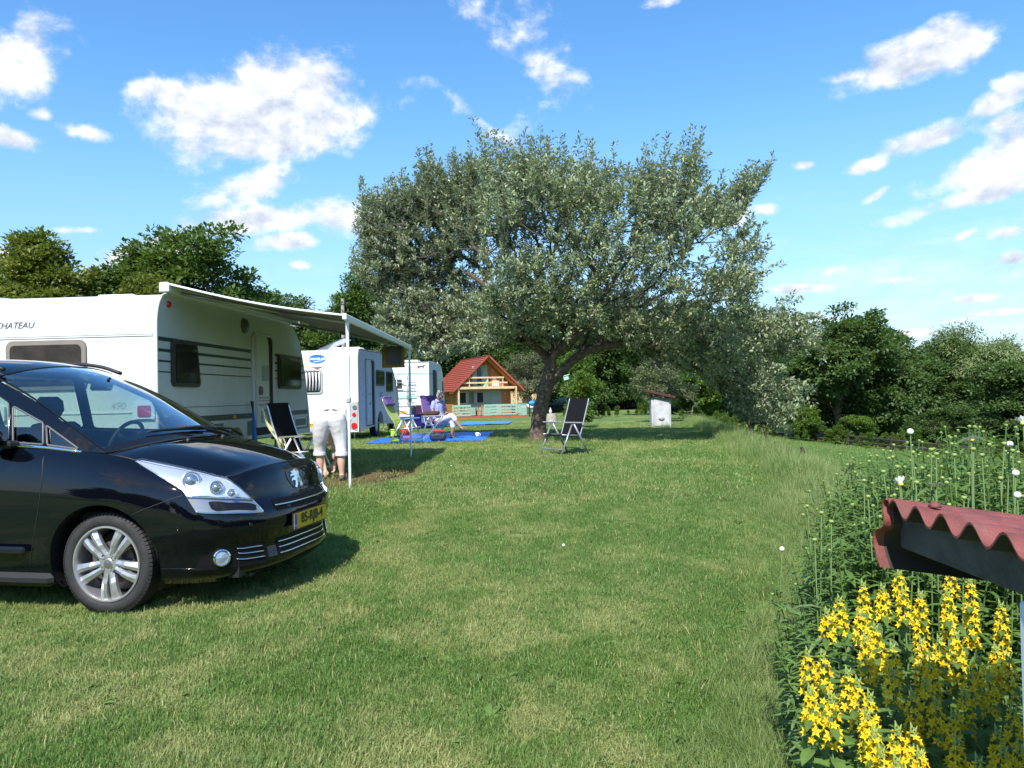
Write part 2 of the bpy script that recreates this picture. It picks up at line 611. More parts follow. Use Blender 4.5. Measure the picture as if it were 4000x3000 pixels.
def tuft_mesh(name, seed, n, h, spread, wid, lean, mat, seedhead=0):
    rg = random.Random(seed)
    mb = MB()
    for _ in range(n):
        a, r_ = rg.uniform(0, 6.283), spread * math.sqrt(rg.random())
        x, y = r_ * math.cos(a), r_ * math.sin(a)
        hh = h * rg.uniform(0.45, 1.1)
        la = rg.uniform(0, 6.283)
        l1 = lean * rg.uniform(0.1, 1.0) * hh
        dx, dy = math.cos(la), math.sin(la)
        px, py = -dy * wid * rg.uniform(.6, 1.2), dx * wid * rg.uniform(.6, 1.2)
        b0 = Vector((x, y, -0.01))
        m_ = Vector((x + dx * l1 * .35, y + dy * l1 * .35, hh * .6))
        t_ = Vector((x + dx * l1, y + dy * l1, hh * (1 - .25 * lean * rg.random())))
        p = Vector((px, py, 0))
        mb.add([b0 - p, b0 + p, m_ + p * .8, m_ - p * .8, t_], [(0, 1, 2, 3), (3, 2, 4)])
        if seedhead and rg.random() < seedhead:
            q = t_ + Vector((dx * .02, dy * .02, .05))
            mb.add([t_ - p * 1.5, t_ + p * 1.5, q + Vector((0, 0, .04))], [(0, 1, 2)], 1)
    me = mb.mesh(name, mat)
    return me


def scatter(name, pts, rots, scales, idx, meshes, label):
    """one object: an instance cloud driven by a point mesh (geometry nodes)"""
    coll = bpy.data.collections.new(name + '_tufts')
    for k, me in enumerate(meshes):
        coll.objects.link(bpy.data.objects.new('%s_tuft_%02d' % (name, k), me))
    me = bpy.data.meshes.new(name)
    me.from_pydata([tuple(p) for p in pts], [], [])
    a = me.attributes.new('rot', 'FLOAT_VECTOR', 'POINT')
    a.data.foreach_set('vector', np.asarray(rots, np.float32).ravel())
    a = me.attributes.new('siz', 'FLOAT_VECTOR', 'POINT')
    a.data.foreach_set('vector', np.asarray(scales, np.float32).ravel())
    a = me.attributes.new('pick', 'INT', 'POINT')
    a.data.foreach_set('value', np.asarray(idx, np.int32))
    ob = bpy.data.objects.new(name, me)
    COL.objects.link(ob)
    ng = bpy.data.node_groups.new(name, 'GeometryNodeTree')
    ng.interface.new_socket('Geometry', in_out='INPUT', socket_type='NodeSocketGeometry')
    ng.interface.new_socket('Geometry', in_out='OUTPUT', socket_type='NodeSocketGeometry')
    N, L = ng.nodes, ng.links
    gi, go = N.new('NodeGroupInput'), N.new('NodeGroupOutput')
    ci = N.new('GeometryNodeCollectionInfo')
    ci.inputs['Collection'].default_value = coll
    ci.inputs['Separate Children'].default_value = True
    ci.inputs['Reset Children'].default_value = True
    ip = N.new('GeometryNodeInstanceOnPoints')
    ip.inputs['Pick Instance'].default_value = True

    def attr(nm, tp):
        nd = N.new('GeometryNodeInputNamedAttribute')
        nd.data_type = tp
        nd.inputs['Name'].default_value = nm
        return nd.outputs['Attribute']
    e2r = N.new('FunctionNodeEulerToRotation')
    L.new(attr('rot', 'FLOAT_VECTOR'), e2r.inputs[0])
    L.new(gi.outputs[0], ip.inputs['Points'])
    L.new(ci.outputs[0], ip.inputs['Instance'])
    L.new(attr('pick', 'INT'), ip.inputs['Instance Index'])
    L.new(e2r.outputs[0], ip.inputs['Rotation'])
    L.new(attr('siz', 'FLOAT_VECTOR'), ip.inputs['Scale'])
    L.new(ip.outputs[0], go.inputs[0])
    md = ob.modifiers.new('scatter', 'NODES')
    md.node_group = ng
    ob['kind'] = 'stuff'
    ob['label'] = label
    return ob


def wedge_points(n, d0, d1, power, seed, half=0.74, xmin=None):
    """random ground points in the fan in front of the lawn, thinner with distance"""
    rg = np.random.default_rng(seed)
    u = rg.random(n)
    d = (d0 ** power + u * (d1 ** power - d0 ** power)) ** (1 / power) if power else d0 * (d1 / d0) ** u
    x = (rg.random(n) * 2 - 1) * half * (d + 0.6)
    return x, d


def edge_s(x, y):
    return x - (1.9 + .185 * np.maximum(y, 0))


def ground_h(x, y):
    return gz(x, y) + np.array([mnoise.noise((a * 0.7, b_ * 0.7, 0)) * 0.03 if -12 < a < 20 and -2 < b_ < 40 else 0 for a, b_ in zip(x, y)])


NO_GRASS = []        # (x, y, half_x, half_y, angle): places where nothing grows (tarps, wheels)

# ------------------------------------------------------------------ trees
def grow(nodes, parents, attr, seg=0.35, wpath=0.22, seed=0, jit=0.06):
    """join every attractor to the cheapest existing node (distance + a share of the path to the root)"""
    rg = np.random.default_rng(seed)
    cap = len(nodes) + len(attr) * 14 + 10
    P = np.zeros((cap, 3))
    L = np.zeros(cap)
    par = list(parents)
    n = len(nodes)
    P[:n] = nodes
    for i in range(n):
        if par[i] >= 0:
            L[i] = L[par[i]] + np.linalg.norm(P[i] - P[par[i]])
    root = P[0]
    order = np.argsort(np.linalg.norm(attr - P[min(3, n - 1)], axis=1))
    tips = []
    for k in order:
        a = attr[k]
        d = np.linalg.norm(P[:n] - a, axis=1)
        j = int(np.argmin(d + wpath * L[:n]))
        dist = d[j]
        m = max(1, int(dist / seg))
        prev = j
        for q in range(1, m + 1):
            t_ = q / m
            p = P[j] * (1 - t_) + a * t_
            if q < m:
                p = p + rg.normal(0, jit * seg * 2, 3) + np.array([0, 0, -0.12 * dist * t_ * (1 - t_)])
            if n >= cap:
                break
            P[n] = p
            L[n] = L[prev] + np.linalg.norm(P[n] - P[prev])
            par.append(prev)
            prev = n
            n += 1
        tips.append(prev)
    return P[:n], par, tips


def radii(P, par, tips, r_tip, r_base, expo=0.5):
    n = len(P)
    cnt = np.zeros(n)
    for t_ in tips:
        cnt[t_] += 1
    for i in range(n - 1, 0, -1):
        if par[i] >= 0:
            cnt[par[i]] += max(cnt[i], 0.5)
    c0 = max(cnt[0], 1)
    return r_tip + (r_base - r_tip) * (cnt / c0) ** expo, cnt


def wood_mesh(P, par, rad, rmin=0.0, n_thick=9, n_thin=4, seed=0):
    rg = np.random.default_rng(seed)
    V, F = [], []
    for i in range(1, len(P)):
        j = par[i]
        if j < 0 or rad[i] < rmin:
            continue
        a, b = Vector(P[j]), Vector(P[i])
        d = b - a
        if d.length < 1e-5:
            continue
        d.normalize()
        k = n_thick if rad[i] > 0.05 else n_thin
        u = d.orthogonal().normalized()
        v_ = d.cross(u)
        o = len(V)
        gp = par[j] if par[j] >= 0 else None
        d0 = (a - Vector(P[gp])).normalized() if gp is not None and (a - Vector(P[gp])).length > 1e-5 else d
        for (c, r_) in ((a - d * rad[i] * 0.3, min(rad[j], rad[i] * 1.35)), (b, rad[i])):
            for q in range(k):
                t_ = 6.28318 * q / k
                e = u * math.cos(t_) + v_ * math.sin(t_)
                rr = r_ * (1 + (0.10 * mnoise.noise(c * 3 + e) if r_ > 0.05 else 0))
                V.append(c + e * rr)
        for q in range(k):
            q2 = (q + 1) % k
            F.append((o + q, o + q2, o + k + q2, o + k + q))
    mb = MB()
    mb.add(V, F)
    return mb


def leaf_mesh(name, base, direc, nrm, ln, wd, mat, fold=0.35, curl=0.0):
    """many single leaves: four corners folded along the midrib, two triangles each"""
    base, direc, nrm = (np.asarray(a, float) for a in (base, direc, nrm))
    n = len(base)
    direc /= np.linalg.norm(direc, axis=1, keepdims=True) + 1e-9
    side = np.cross(direc, nrm)
    side /= np.linalg.norm(side, axis=1, keepdims=True) + 1e-9
    up = np.cross(side, direc)
    ln = np.broadcast_to(ln, n)[:, None]
    wd = np.broadcast_to(wd, n)[:, None]
    mid = base + direc * ln * 0.45
    V = np.empty((n, 4, 3))
    V[:, 0] = base
    V[:, 1] = mid + side * wd * 0.5 + up * wd * fold
    V[:, 2] = base + direc * ln - up * ln * curl
    V[:, 3] = mid - side * wd * 0.5 + up * wd * fold
    idx = (np.arange(n)[:, None] * 4 + np.array([[0, 1, 2, 0, 2, 3]])).reshape(-1)
    me = bpy.data.meshes.new(name)
    me.vertices.add(n * 4)
    me.vertices.foreach_set('co', V.reshape(-1))
    me.loops.add(n * 6)
    me.loops.foreach_set('vertex_index', idx.astype(np.int32))
    me.polygons.add(n * 2)
    me.polygons.foreach_set('loop_start', np.arange(0, n * 6, 3, dtype=np.int32))
    me.polygons.foreach_set('loop_total', np.full(n * 2, 3, np.int32))
    me.materials.append(mat)
    me.update(calc_edges=True)
    return me


def in_poly(px, py, poly):
    c = np.zeros(len(px), bool)
    n = len(poly)
    for i in range(n):
        x1, y1 = poly[i]
        x2, y2 = poly[(i + 1) % n]
        k = ((y1 > py) != (y2 > py)) & (px < (x2 - x1) * (py - y1) / (y2 - y1 + 1e-12) + x1)
        c ^= k
    return c


def poly_dist(px, py, poly):
    best = np.full(len(px), 1e9)
    n = len(poly)
    for i in range(n):
        a = np.array(poly[i])
        b = np.array(poly[(i + 1) % n])
        ab = b - a
        t_ = np.clip(((px - a[0]) * ab[0] + (py - a[1]) * ab[1]) / (ab @ ab), 0, 1)
        best = np.minimum(best, np.hypot(px - a[0] - t_ * ab[0], py - a[1] - t_ * ab[1]))
    return best


BARK = pmat('bark_dark', (0.17, 0.115, 0.08), 0.9, var=0.5, vscale=13, bump=1.0, bscale=30, two=(0.045, 0.036, 0.030))
BARK_DEEP = pmat('bark_branches', (0.06, 0.052, 0.042), 0.9, var=.4, vscale=9)
BARK_GREY = pmat('bark_grey', (0.16, 0.14, 0.115), 0.9, var=0.4, vscale=5, bump=0.8, bscale=20)

# --- the old silver-leaved fruit tree on the lawn
TREE_OUTLINE = [(-3.45, 3.2), (-3.3, 4.0), (-3.75, 4.5), (-4.1, 4.95), (-3.8, 5.41), (-3.95, 6.31), (-3.75, 6.75), (-2.8, 6.85), (-2.3, 7.2), (-2.0, 7.8), (-1.6, 7.25), (-1.07, 7.3), (-0.4, 7.05), (0.27, 6.9), (0.84, 7.25), (1.17, 6.8), (1.84, 6.85), (2.73, 6.7), (3.6, 6.75), (4.2, 7.05), (4.5, 6.5), (5.0, 6.3), (6.2, 6.75), (5.75, 6.0), (5.25, 5.5), (5.75, 4.77), (6.12, 3.75), (6.67, 3.3), (7.09, 2.5), (6.8, 2.12), (7.02, 1.72), (6.5, 1.29), (5.93, 0.63), (5.49, 0.98), (5.06, 1.76), (4.18, 2.23), (3.3, 2.49), (2.63, 2.77), (1.74, 2.67), (1.07, 2.8), (0.29, 2.93), (-1.16, 2.81), (-2.06, 2.64), (-2.72, 3.16)]
TY = 18.2
limbs = {'trunk': [(0.57, 0.36, 0), (0.60, 0.75, 0), (0.64, 1.12, 0), (0.74, 1.52, 0), (0.87, 1.96, 0.02), (0.97, 2.24, 0.05)],
         'left': [(0.84, 2.52, .05), (0.51, 2.84, -.1), (0.24, 3.21, -.3), (-0.25, 3.89, -.5), (-1.0, 4.5, -.6)],
         'mid': [(0.97, 2.58, .2), (0.96, 2.97, .5), (0.92, 3.42, .8), (0.77, 4.43, 1.3)],
         'back': [(1.05, 2.6, -.2), (1.52, 2.95, -.6), (1.86, 3.34, -1.0), (2.21, 3.95, -1.3), (2.8, 4.8, -1.4)],
         'right': [(1.34, 2.29, -.05), (1.64, 2.53, -.15), (2.07, 2.70, -.3), (2.52, 2.76, -.4), (2.97, 2.87, -.5), (3.36, 2.72, -.6), (3.97, 2.80, -.6), (4.64, 2.75, -.7), (5.3, 2.9, -.6)]}
nodes, parents = [], []
for k, pts in limbs.items():
    for q, (x, z, dy) in enumerate(pts):
        parents.append(-1 if not nodes else (5 if q == 0 and k != 'right' else (4 if q == 0 else len(nodes) - 1)))
        nodes.append((x, TY + dy, z))
rg = np.random.default_rng(11)
cx = rg.uniform(-4.3, 7.4, 46000)
cz = rg.uniform(0.5, 8.4, 46000)
ok = in_poly(cx, cz, TREE_OUTLINE)
cx, cz = cx[ok], cz[ok]
pd = poly_dist(cx, cz, TREE_OUTLINE)
half = np.minimum(4.0, 0.5 + 2.35 * np.sqrt(pd))
half = np.where(cx > 5.2, np.minimum(half, 1.9), half)
dy = rg.uniform(-1, 1, len(cx)) * half
dy = np.where(cx < -.6, np.abs(dy) * .8 + np.minimum(1.3, (-.6 - cx) * 1.2), dy)      # the left boughs reach away from the viewer
# keep more near the skin of the crown, fewer deep inside; hollow between clumps
depth_in = np.minimum(pd * 0.8, half - np.abs(dy))
clump = np.array([mnoise.noise((a * .75, b * .75, c * .75)) for a, b, c in zip(cx, dy, cz)])
keep = (rg.random(len(cx)) < np.where(depth_in < 1.0, 1.0, 0.5)) & (clump > np.where(cx < 0, -0.3, np.where(cx > 4.6, -0.02, -0.18)))
cx, cz, dy, pd = cx[keep][:5400], cz[keep][:5400], dy[keep][:5400], pd[keep][:5400]
attr = np.column_stack([cx, TY + dy, cz])
P, par, tips = grow(np.array(nodes), parents, attr, 0.33, 0.25, 3)
rad, cnt = radii(P, par, tips, 0.004, 0.20, 0.5)
for q, r_ in enumerate((0.275, 0.235, 0.215, 0.205, 0.20, 0.19)):
    rad[q] = r_
tree = thing('fruit_tree', 'old spreading tree with silvery green leaves and dark leaning trunk on the lawn', 'tree', (0, 0, 0))
tree.location = (0.57, TY, 0.40)
off = Vector((-0.57, -TY, -0.40))


def shift(mb, off):
    mb.v = [tuple(Vector(p) + off) for p in mb.v]
    return mb


main_mask = rad > 0.045
mbt = MB()
# trunk and the four limbs as smooth swept tubes
tr = crom(np.array([nodes[i] for i in range(6)]), 5)
tz = [0.25 if i == 0 else float(np.interp(i / (len(tr) - 1), [0, .12, .3, .6, 1], [.245, .20, .18, .172, .17])) for i in range(len(tr))]
mbt.tube([tuple(p) for p in crom(tr, 3)], list(crom(np.array(tz)[:, None], 3)[:, 0]), 36, cap=False)
for k, r0 in (('left', .11), ('mid', .095), ('back', .09), ('right', .105)):
    st = nodes[4] if k == 'right' else nodes[5]
    pts = crom(np.array([np.array(st) - np.array((0, 0, .12))] + [(x, TY + dy_, z) for x, z, dy_ in limbs[k]]), 4)
    mbt.tube([tuple(p) for p in pts], [float(np.interp(i / (len(pts) - 1), [0, .15, 1], [r0 * 1.25, r0, r0 * .38])) for i in range(len(pts))], 12, cap=False)
# lumps and furrows
bm_v = []
for p in mbt.v:
    v_ = Vector(p)
    bm_v.append(v_ + Vector((mnoise.noise(v_ * 4), mnoise.noise(v_ * 4 + Vector((9, 0, 0))), 0)) * 0.028)
mbt.v = [tuple(p) for p in bm_v]
shift(mbt, off).build('trunk', BARK, tree, smooth=True)
wb = wood_mesh(P, par, np.minimum(rad, 0.075), 0.0, 6, 3)
shift(wb, off).build('branches', BARK_DEEP, tree, smooth=True)

LEAF_SILVER = leaf_mat('silver_leaves', (0.125, 0.185, 0.066), (0.31, 0.36, 0.185), back=(0.45, 0.49, 0.36), trans=0.22, rough=0.42, scale=1.5, spec=0.5)
B, D, N_ = [], [], []
LN = []
TW = []
for q, t_ in enumerate(tips):
    p = P[t_]
    out = p - np.array([1.3, TY, 3.6])
    out /= np.linalg.norm(out) + 1e-6
    hgt = np.clip((p[2] - 3.0) / 4.0, -0.5, 1)
    tw = out * 0.7 + np.array([0, 0, 0.15 + 0.9 * hgt]) + rg.normal(0, 0.35, 3)
    tw /= np.linalg.norm(tw)
    tl = rg.uniform(0.25, 0.55)
    nl = 29
    if p[2] > 6.3 and rg.random() < 0.42 or (out[2] > 0.2 and rg.random() < 0.07):
        tl = rg.uniform(0.5, 1.05)
        nl = 38
        tw = tw * 0.4 + np.array([out[0] * .35, out[1] * .35, 1.0])
        tw /= np.linalg.norm(tw)
    TW.append((p - tw * .12, p + tw * tl))
    s_ = rg.random(nl)
    az_ = rg.uniform(0, 6.283, nl)
    e1 = np.cross(tw, [0.3, 0.9, 0.2])
    e1 /= np.linalg.norm(e1)
    e2 = np.cross(tw, e1)
    rad_dir = np.cos(az_)[:, None] * e1 + np.sin(az_)[:, None] * e2
    base = p + tw * (tl * s_)[:, None] + rad_dir * rg.uniform(0.0, 0.05, nl)[:, None] - tw * 0.1
    di = rad_dir * 0.8 + tw * rg.uniform(0.1, 0.9, nl)[:, None] + np.array([0, 0, 0.25]) + rg.normal(0, 0.2, (nl, 3))
    B.append(base)
    D.append(di)
    N_.append(np.array([0, 0, 1.0]) + rg.normal(0, 0.45, (nl, 3)) + out * 0.3)
    LN.append(rg.uniform(0.075, 0.125, nl))
B, D, N_, LN = np.vstack(B), np.vstack(D), np.vstack(N_), np.concatenate(LN)
mbw = MB()
for a, b in TW:
    mbw.tube([Vector(a) + off, Vector(b) + off], [.004, .0015], 3, cap=False)
mbw.build('twigs', BARK_DEEP, tree)
me = leaf_mesh('silver_leaf_crown', B + np.array(off), D, N_, LN, LN * 0.46, LEAF_SILVER, 0.25, 0.12)
link_mesh('crown', me, tree)
print('main tree leaves', len(B), 'wood nodes', len(P))


# --- kinds of background tree: each built once, then copied
def make_kind(name, h, w_, trunk_h, natt, per, leaf_len, mat, bark, seed, shape='round', rtrunk=0.16, squash=1.0, droop=0.0, clump_r=0.55, aspect=0.6):
    rg = np.random.default_rng(seed)
    pts = []
    hz = (h - trunk_h) / 2
    cz = trunk_h + hz
    # lobes make an uneven crown
    lobes = []
    nl = 11 if shape != 'column' else 7
    for _ in range(nl):
        a, z_ = rg.uniform(0, 6.283), rg.uniform(-0.75, 0.8)
        rr = math.sqrt(max(0.05, 1 - z_ * z_)) * rg.uniform(0.45, 0.72)
        lobes.append((rr * math.cos(a) * w_ / 2, rr * math.sin(a) * w_ / 2, cz + z_ * hz * 0.78, rg.uniform(0.30, 0.46)))
    lobes.append((0, 0, cz, 0.6))
    lobes.append((rg.normal(0, .1) * w_, rg.normal(0, .1) * w_, cz + hz * .62, 0.36))
    while len(pts) < natt:
        lx, ly, lz, lr = lobes[rg.integers(len(lobes))]
        v = rg.normal(0, 1, 3)
        v /= np.linalg.norm(v)
        r_ = (rg.random() ** 0.45)
        p = np.array([lx, ly, lz]) + v * r_ * lr * np.array([w_ / 2, w_ / 2, hz])
        if p[2] < trunk_h * 0.5 + 0.1 or mnoise.noise((p[0] * 1.1 + seed, p[1] * 1.1, p[2] * 1.1)) < -0.22:
            continue
        pts.append(p)
    attr = np.array(pts)
    th = np.array([(0, 0, -0.3), (0.02, 0.01, trunk_h * .35), (rg.normal(0, .08), rg.normal(0, .08), trunk_h * .8), (rg.normal(0, .15), rg.normal(0, .15), trunk_h + .3 * hz), (rg.normal(0, .2), rg.normal(0, .2), cz)])
    P, par, tips = grow(th, [-1, 0, 1, 2, 3], attr, max(0.5, h * .07), 0.3, seed)
    rad, _ = radii(P, par, tips, 0.012, rtrunk, 0.5)
    wood = wood_mesh(P, par, rad, 0.018, 7, 3).mesh(name + '_wood', bark, True)
    B, D, N_, LN = [], [], [], []
    for p in attr:
        out = p - np.array([0, 0, cz - hz * .3])
        out /= np.linalg.norm(out) + 1e-6
        g = rg.normal(0, 1, (per, 3))
        g /= np.linalg.norm(g, axis=1, keepdims=True)
        g *= (rg.random((per, 1)) ** 0.5)
        b = p + g * clump_r * np.array([1, 1, 0.62]) + np.array([0, 0, -droop]) * rg.random((per, 1)) * np.abs(g[:, :1])
        B.append(b)
        D.append(g * .8 + out * .5 + rg.normal(0, .4, (per, 3)) + np.array([0, 0, -droop * 1.2 - .1]))
        N_.append(np.array([0, 0, 1.0]) + out * .6 + g * .3 + rg.normal(0, .35, (per, 3)))
        LN.append(leaf_len * rg.uniform(.65, 1.25, per))
    me = leaf_mesh(name + '_crown', np.vstack(B), np.vstack(D), np.vstack(N_), np.concatenate(LN), np.concatenate(LN) * aspect, mat, 0.2, 0.1)
    return wood, me


LM_LINDEN = leaf_mat('leaves_yellow_green', (0.105, 0.140, 0.026), (0.19, 0.20, 0.045), trans=0.3, scale=0.5)
LM_DARK = leaf_mat('leaves_dark_green', (0.045, 0.095, 0.026), (0.088, 0.150, 0.046), trans=0.3, scale=0.5)
LM_MID = leaf_mat('leaves_mid_green', (0.055, 0.11, 0.025), (0.10, 0.165, 0.042), trans=0.28, scale=0.5)
LM_BRIGHT = leaf_mat('leaves_bright_green', (0.065, 0.135, 0.018), (0.13, 0.21, 0.035), trans=0.32, scale=0.8)
LM_OLIVE = leaf_mat('leaves_olive_grey', (0.085, 0.115, 0.050), (0.15, 0.175, 0.090), back=(0.24, 0.26, 0.17), trans=0.2, scale=0.9)
LM_WILLOW = leaf_mat('leaves_willow', (0.13, 0.19, 0.065), (0.20, 0.26, 0.10), back=(0.26, 0.31, 0.16), trans=0.25, scale=0.6)

KINDS_T = {
    'linden': make_kind('linden', 11.0, 6.4, 2.0, 360, 110, 0.26, LM_LINDEN, BARK_GREY, 21, rtrunk=.22, clump_r=.72),
    'maple': make_kind('maple', 11.0, 7.0, 2.2, 360, 95, 0.27, LM_MID, BARK_GREY, 22, rtrunk=.22, clump_r=0.75),
    'dark': make_kind('dark', 10.5, 7.2, 1.6, 360, 90, 0.27, LM_DARK, BARK, 23, rtrunk=.22, clump_r=.75),
    'grove': make_kind('grove', 8.4, 8.6, 0.5, 430, 90, 0.22, LM_DARK, BARK, 24, rtrunk=.2, clump_r=.55),
    'grove_wide': make_kind('grove_wide', 7.0, 8.4, 0.4, 420, 90, 0.22, LM_DARK, BARK, 29, rtrunk=.2, clump_r=.55),
    'willow': make_kind('willow', 8.6, 8.8, 0.8, 400, 90, 0.24, LM_WILLOW, BARK_GREY, 25, rtrunk=.22, droop=.55, clump_r=.6, aspect=.3),
    'olive': make_kind('olive', 4.6, 4.4, 0.9, 210, 60, 0.15, LM_OLIVE, BARK_GREY, 26, rtrunk=.12, clump_r=.33, aspect=.42),
    'bush': make_kind('bush', 4.2, 4.6, 0.35, 210, 60, 0.17, LM_BRIGHT, BARK_GREY, 27, rtrunk=.08, clump_r=.36),
    'shrub': make_kind('shrub', 2.1, 0.95, 0.12, 90, 40, 0.10, LM_BRIGHT, BARK_GREY, 28, shape='column', rtrunk=.03, clump_r=.16),
}


def plant_tree(name, kind, x, y, h, w_, rz, label, cat='tree', group=None, z=None):
    base = {'linden': (11.0, 6.4), 'maple': (11, 7.0), 'dark': (10.5, 7.2), 'grove': (8.4, 8.6), 'grove_wide': (7.0, 8.4), 'willow': (8.6, 8.8), 'olive': (4.6, 4.4), 'bush': (4.2, 4.6), 'shrub': (2.1, .95)}[kind]
    t = thing(name, label, cat, (x, y, gzf(x, y) - 0.05 if z is None else z), rz, group)
    s = (w_ / base[1], w_ / base[1], h / base[0])
    for nm, me in zip(('trunk', 'crown'), KINDS_T[kind]):
        link_mesh(nm, me, t, scale=s)
    return t


GL = 'trees rising behind the front caravan'
plant_tree('linden_tree', 'linden', -25.4, 42, 11.2, 7.6, 0.4, 'round yellow green tree, leftmost full crown above the front caravan roof', group=GL)
plant_tree('broadleaf_tree', 'dark', -22.4, 45, 11.4, 8.6, 1.4, 'darker leafy tree right behind the yellow green round crown', group=GL)
plant_tree('broadleaf_tree', 'maple', -16.8, 42, 11.3, 8.0, 2.2, 'tall airy green tree with the highest crown above the awning case', group=GL)
plant_tree('linden_tree', 'linden', -18.8, 38, 8.2, 6.0, 3.6, 'small olive green tree peeping just over the front caravan roof', group=GL)
plant_tree('broadleaf_tree', 'maple', -30.6, 43, 9.6, 5.6, 5.0, 'green tree cut by the left edge of the photo above the caravan', group=GL)
plant_tree('broadleaf_tree', 'maple', -13.6, 47, 8.4, 6.4, 0.8, 'lower green tree at the right end of the row, above the awning fabric', group=GL)
plant_tree('broadleaf_tree', 'maple', -12.4, 60, 11.6, 7.6, 4.1, 'green tree standing behind the concrete pole', group=None)
plant_tree('broadleaf_tree', 'maple', -12.8, 41, 5.6, 4.6, 1.1, 'leafy green tree seen under the awning behind the middle caravan', group=None)
plant_tree('olive_bush', 'olive', -8.0, 47, 4.6, 4.4, 0.3, 'grey green bush above the roof vent of the middle caravan', 'bush')
plant_tree('olive_bush', 'olive', 1.75, 72, 6.0, 5.6, 2.3, 'grey green bush between the red roofed cabin and the big trunk', 'bush')
plant_tree('leafy_bush', 'bush', 3.6, 47, 4.3, 4.0, 0.6, 'yellow green bush right of the big trunk behind the deck chair', 'bush')
plant_tree('leafy_bush', 'bush', 3.2, 76, 5.0, 5.0, 2.6, 'green bush behind the right eave of the red roofed cabin', 'bush')
plant_tree('slender_shrub', 'shrub', 2.5, 27.5, 2.15, 1.0, 0.2, 'slim bright green shrub just behind the folding chair back', 'shrub')
plant_tree('olive_bush', 'olive', 7.0, 35, 3.4, 3.7, 4.4, 'rounded silver grey bush behind the small white kiosk', 'bush')
plant_tree('leafy_bush', 'bush', 9.6, 40, 3.0, 4.2, 1.9, 'green leafy bush right of the small white kiosk', 'bush')
plant_tree('leafy_bush', 'bush', 5.3, 52, 2.9, 4.0, 3.3, 'low sunlit green bush in the gap left of the grey bush', 'bush')

GR = 'tall dark trees beyond the lower meadow'
plant_tree('dark_tree', 'grove', 21.8, 51, 9.2, 10.6, 0.5, 'broad dark green tree with the highest dome beyond the meadow', group=GR)
plant_tree('dark_tree', 'grove_wide', 17.2, 55, 8.8, 9.6, 1.7, 'dark green tree directly behind the drooping silver branches', group=GR)
plant_tree('dark_tree', 'grove_wide', 26.6, 52.5, 8.4, 10.0, 2.9, 'dark green tree stepping down right of the highest dome', group=GR)
plant_tree('dark_tree', 'grove', 30.6, 57, 8.4, 10.0, 4.0, 'dark green tree low in the dip before the pale willow', group=GR)
plant_tree('dark_tree', 'grove_wide', 31.5, 47, 6.0, 9.4, 5.1, 'dark green tree in front of the pale willow, low behind the daisies', group=GR)
plant_tree('willow_tree', 'willow', 35.6, 57, 10.2, 10.6, 0.9, 'pale feathery willow with a rounded crown at the right')
plant_tree('willow_tree', 'willow', 41.5, 55, 9.2, 9.6, 2.0, 'pale willow cut by the right edge of the photo')
plant_tree('dark_tree', 'grove', 12.6, 60, 8.6, 9.0, 3.1, 'dark tree seen between the kiosk and the drooping branches', group=GR)
plant_tree('hedge_bush', 'bush', 17.6, 47.0, 2.3, 3.6, 0.5, 'low green bush at the far left end of the meadow rail', 'bush')
plant_tree('hedge_bush', 'bush', 20.6, 45.0, 1.9, 3.2, 2.5, 'low bush in the middle of the meadow rail', 'bush')
plant_tree('hedge_bush', 'grove_wide', 24.6, 43.5, 2.8, 4.6, 1.0, 'dark low bush behind the right end of the meadow rail', 'bush')

# --- the far wood that closes the view: one mass
pts, rots, scl, idx = [], [], [], []
rg2 = random.Random(77)
for k in range(150):
    if k < 64:
        x, y = -34 + 58 * (k % 32) / 31 + rg2.uniform(-1.2, 1.2), rg2.uniform(76, 84) if k < 32 else rg2.uniform(86, 100)
        s_ = rg2.uniform(0.95, 1.25)
    elif k < 110:
        x, y = rg2.uniform(24, 110), rg2.uniform(66, 110)
        s_ = rg2.uniform(0.7, 0.95)
    else:
        x, y = rg2.uniform(-120, -24), rg2.uniform(64, 110)
        s_ = rg2.uniform(0.85, 1.1)
    pts.append((x, y, gzf(x, y) - 0.6))
    rots.append((0, 0, rg2.uniform(0, 6.28)))
    scl.append((s_ * 1.2, s_ * 1.2, s_))
    idx.append(rg2.randrange(3))
plant_tree('dark_tree', 'grove', 26.0, 60, 8.6, 10.5, 2.2, 'dark tree at the back of the meadow, between the highest dome and the willow', group=GR)
for k in range(46):                      # the wood goes on behind the viewer
    x, y = rg2.uniform(-60, 60), rg2.uniform(-48, -30)
    s_ = rg2.uniform(.85, 1.15)
    pts.append((x, y, gzf(x, y) - .6))
    rots.append((0, 0, rg2.uniform(0, 6.28)))
    scl.append((s_ * 1.2, s_ * 1.2, s_))
    idx.append(rg2.randrange(3))
scatter('far_wood', pts, rots, scl, idx, [KINDS_T['dark'][1], KINDS_T['grove'][1], KINDS_T['dark'][1]], 'dark dense wood closing the view behind the campsite')

# ------------------------------------------------------------------ the black family car (local: x to the nose, y to its left, z up; origin under the front axle)
CAR_POS = (-2.516, 5.794, 0.227)
CAR_RZ = R(-11)


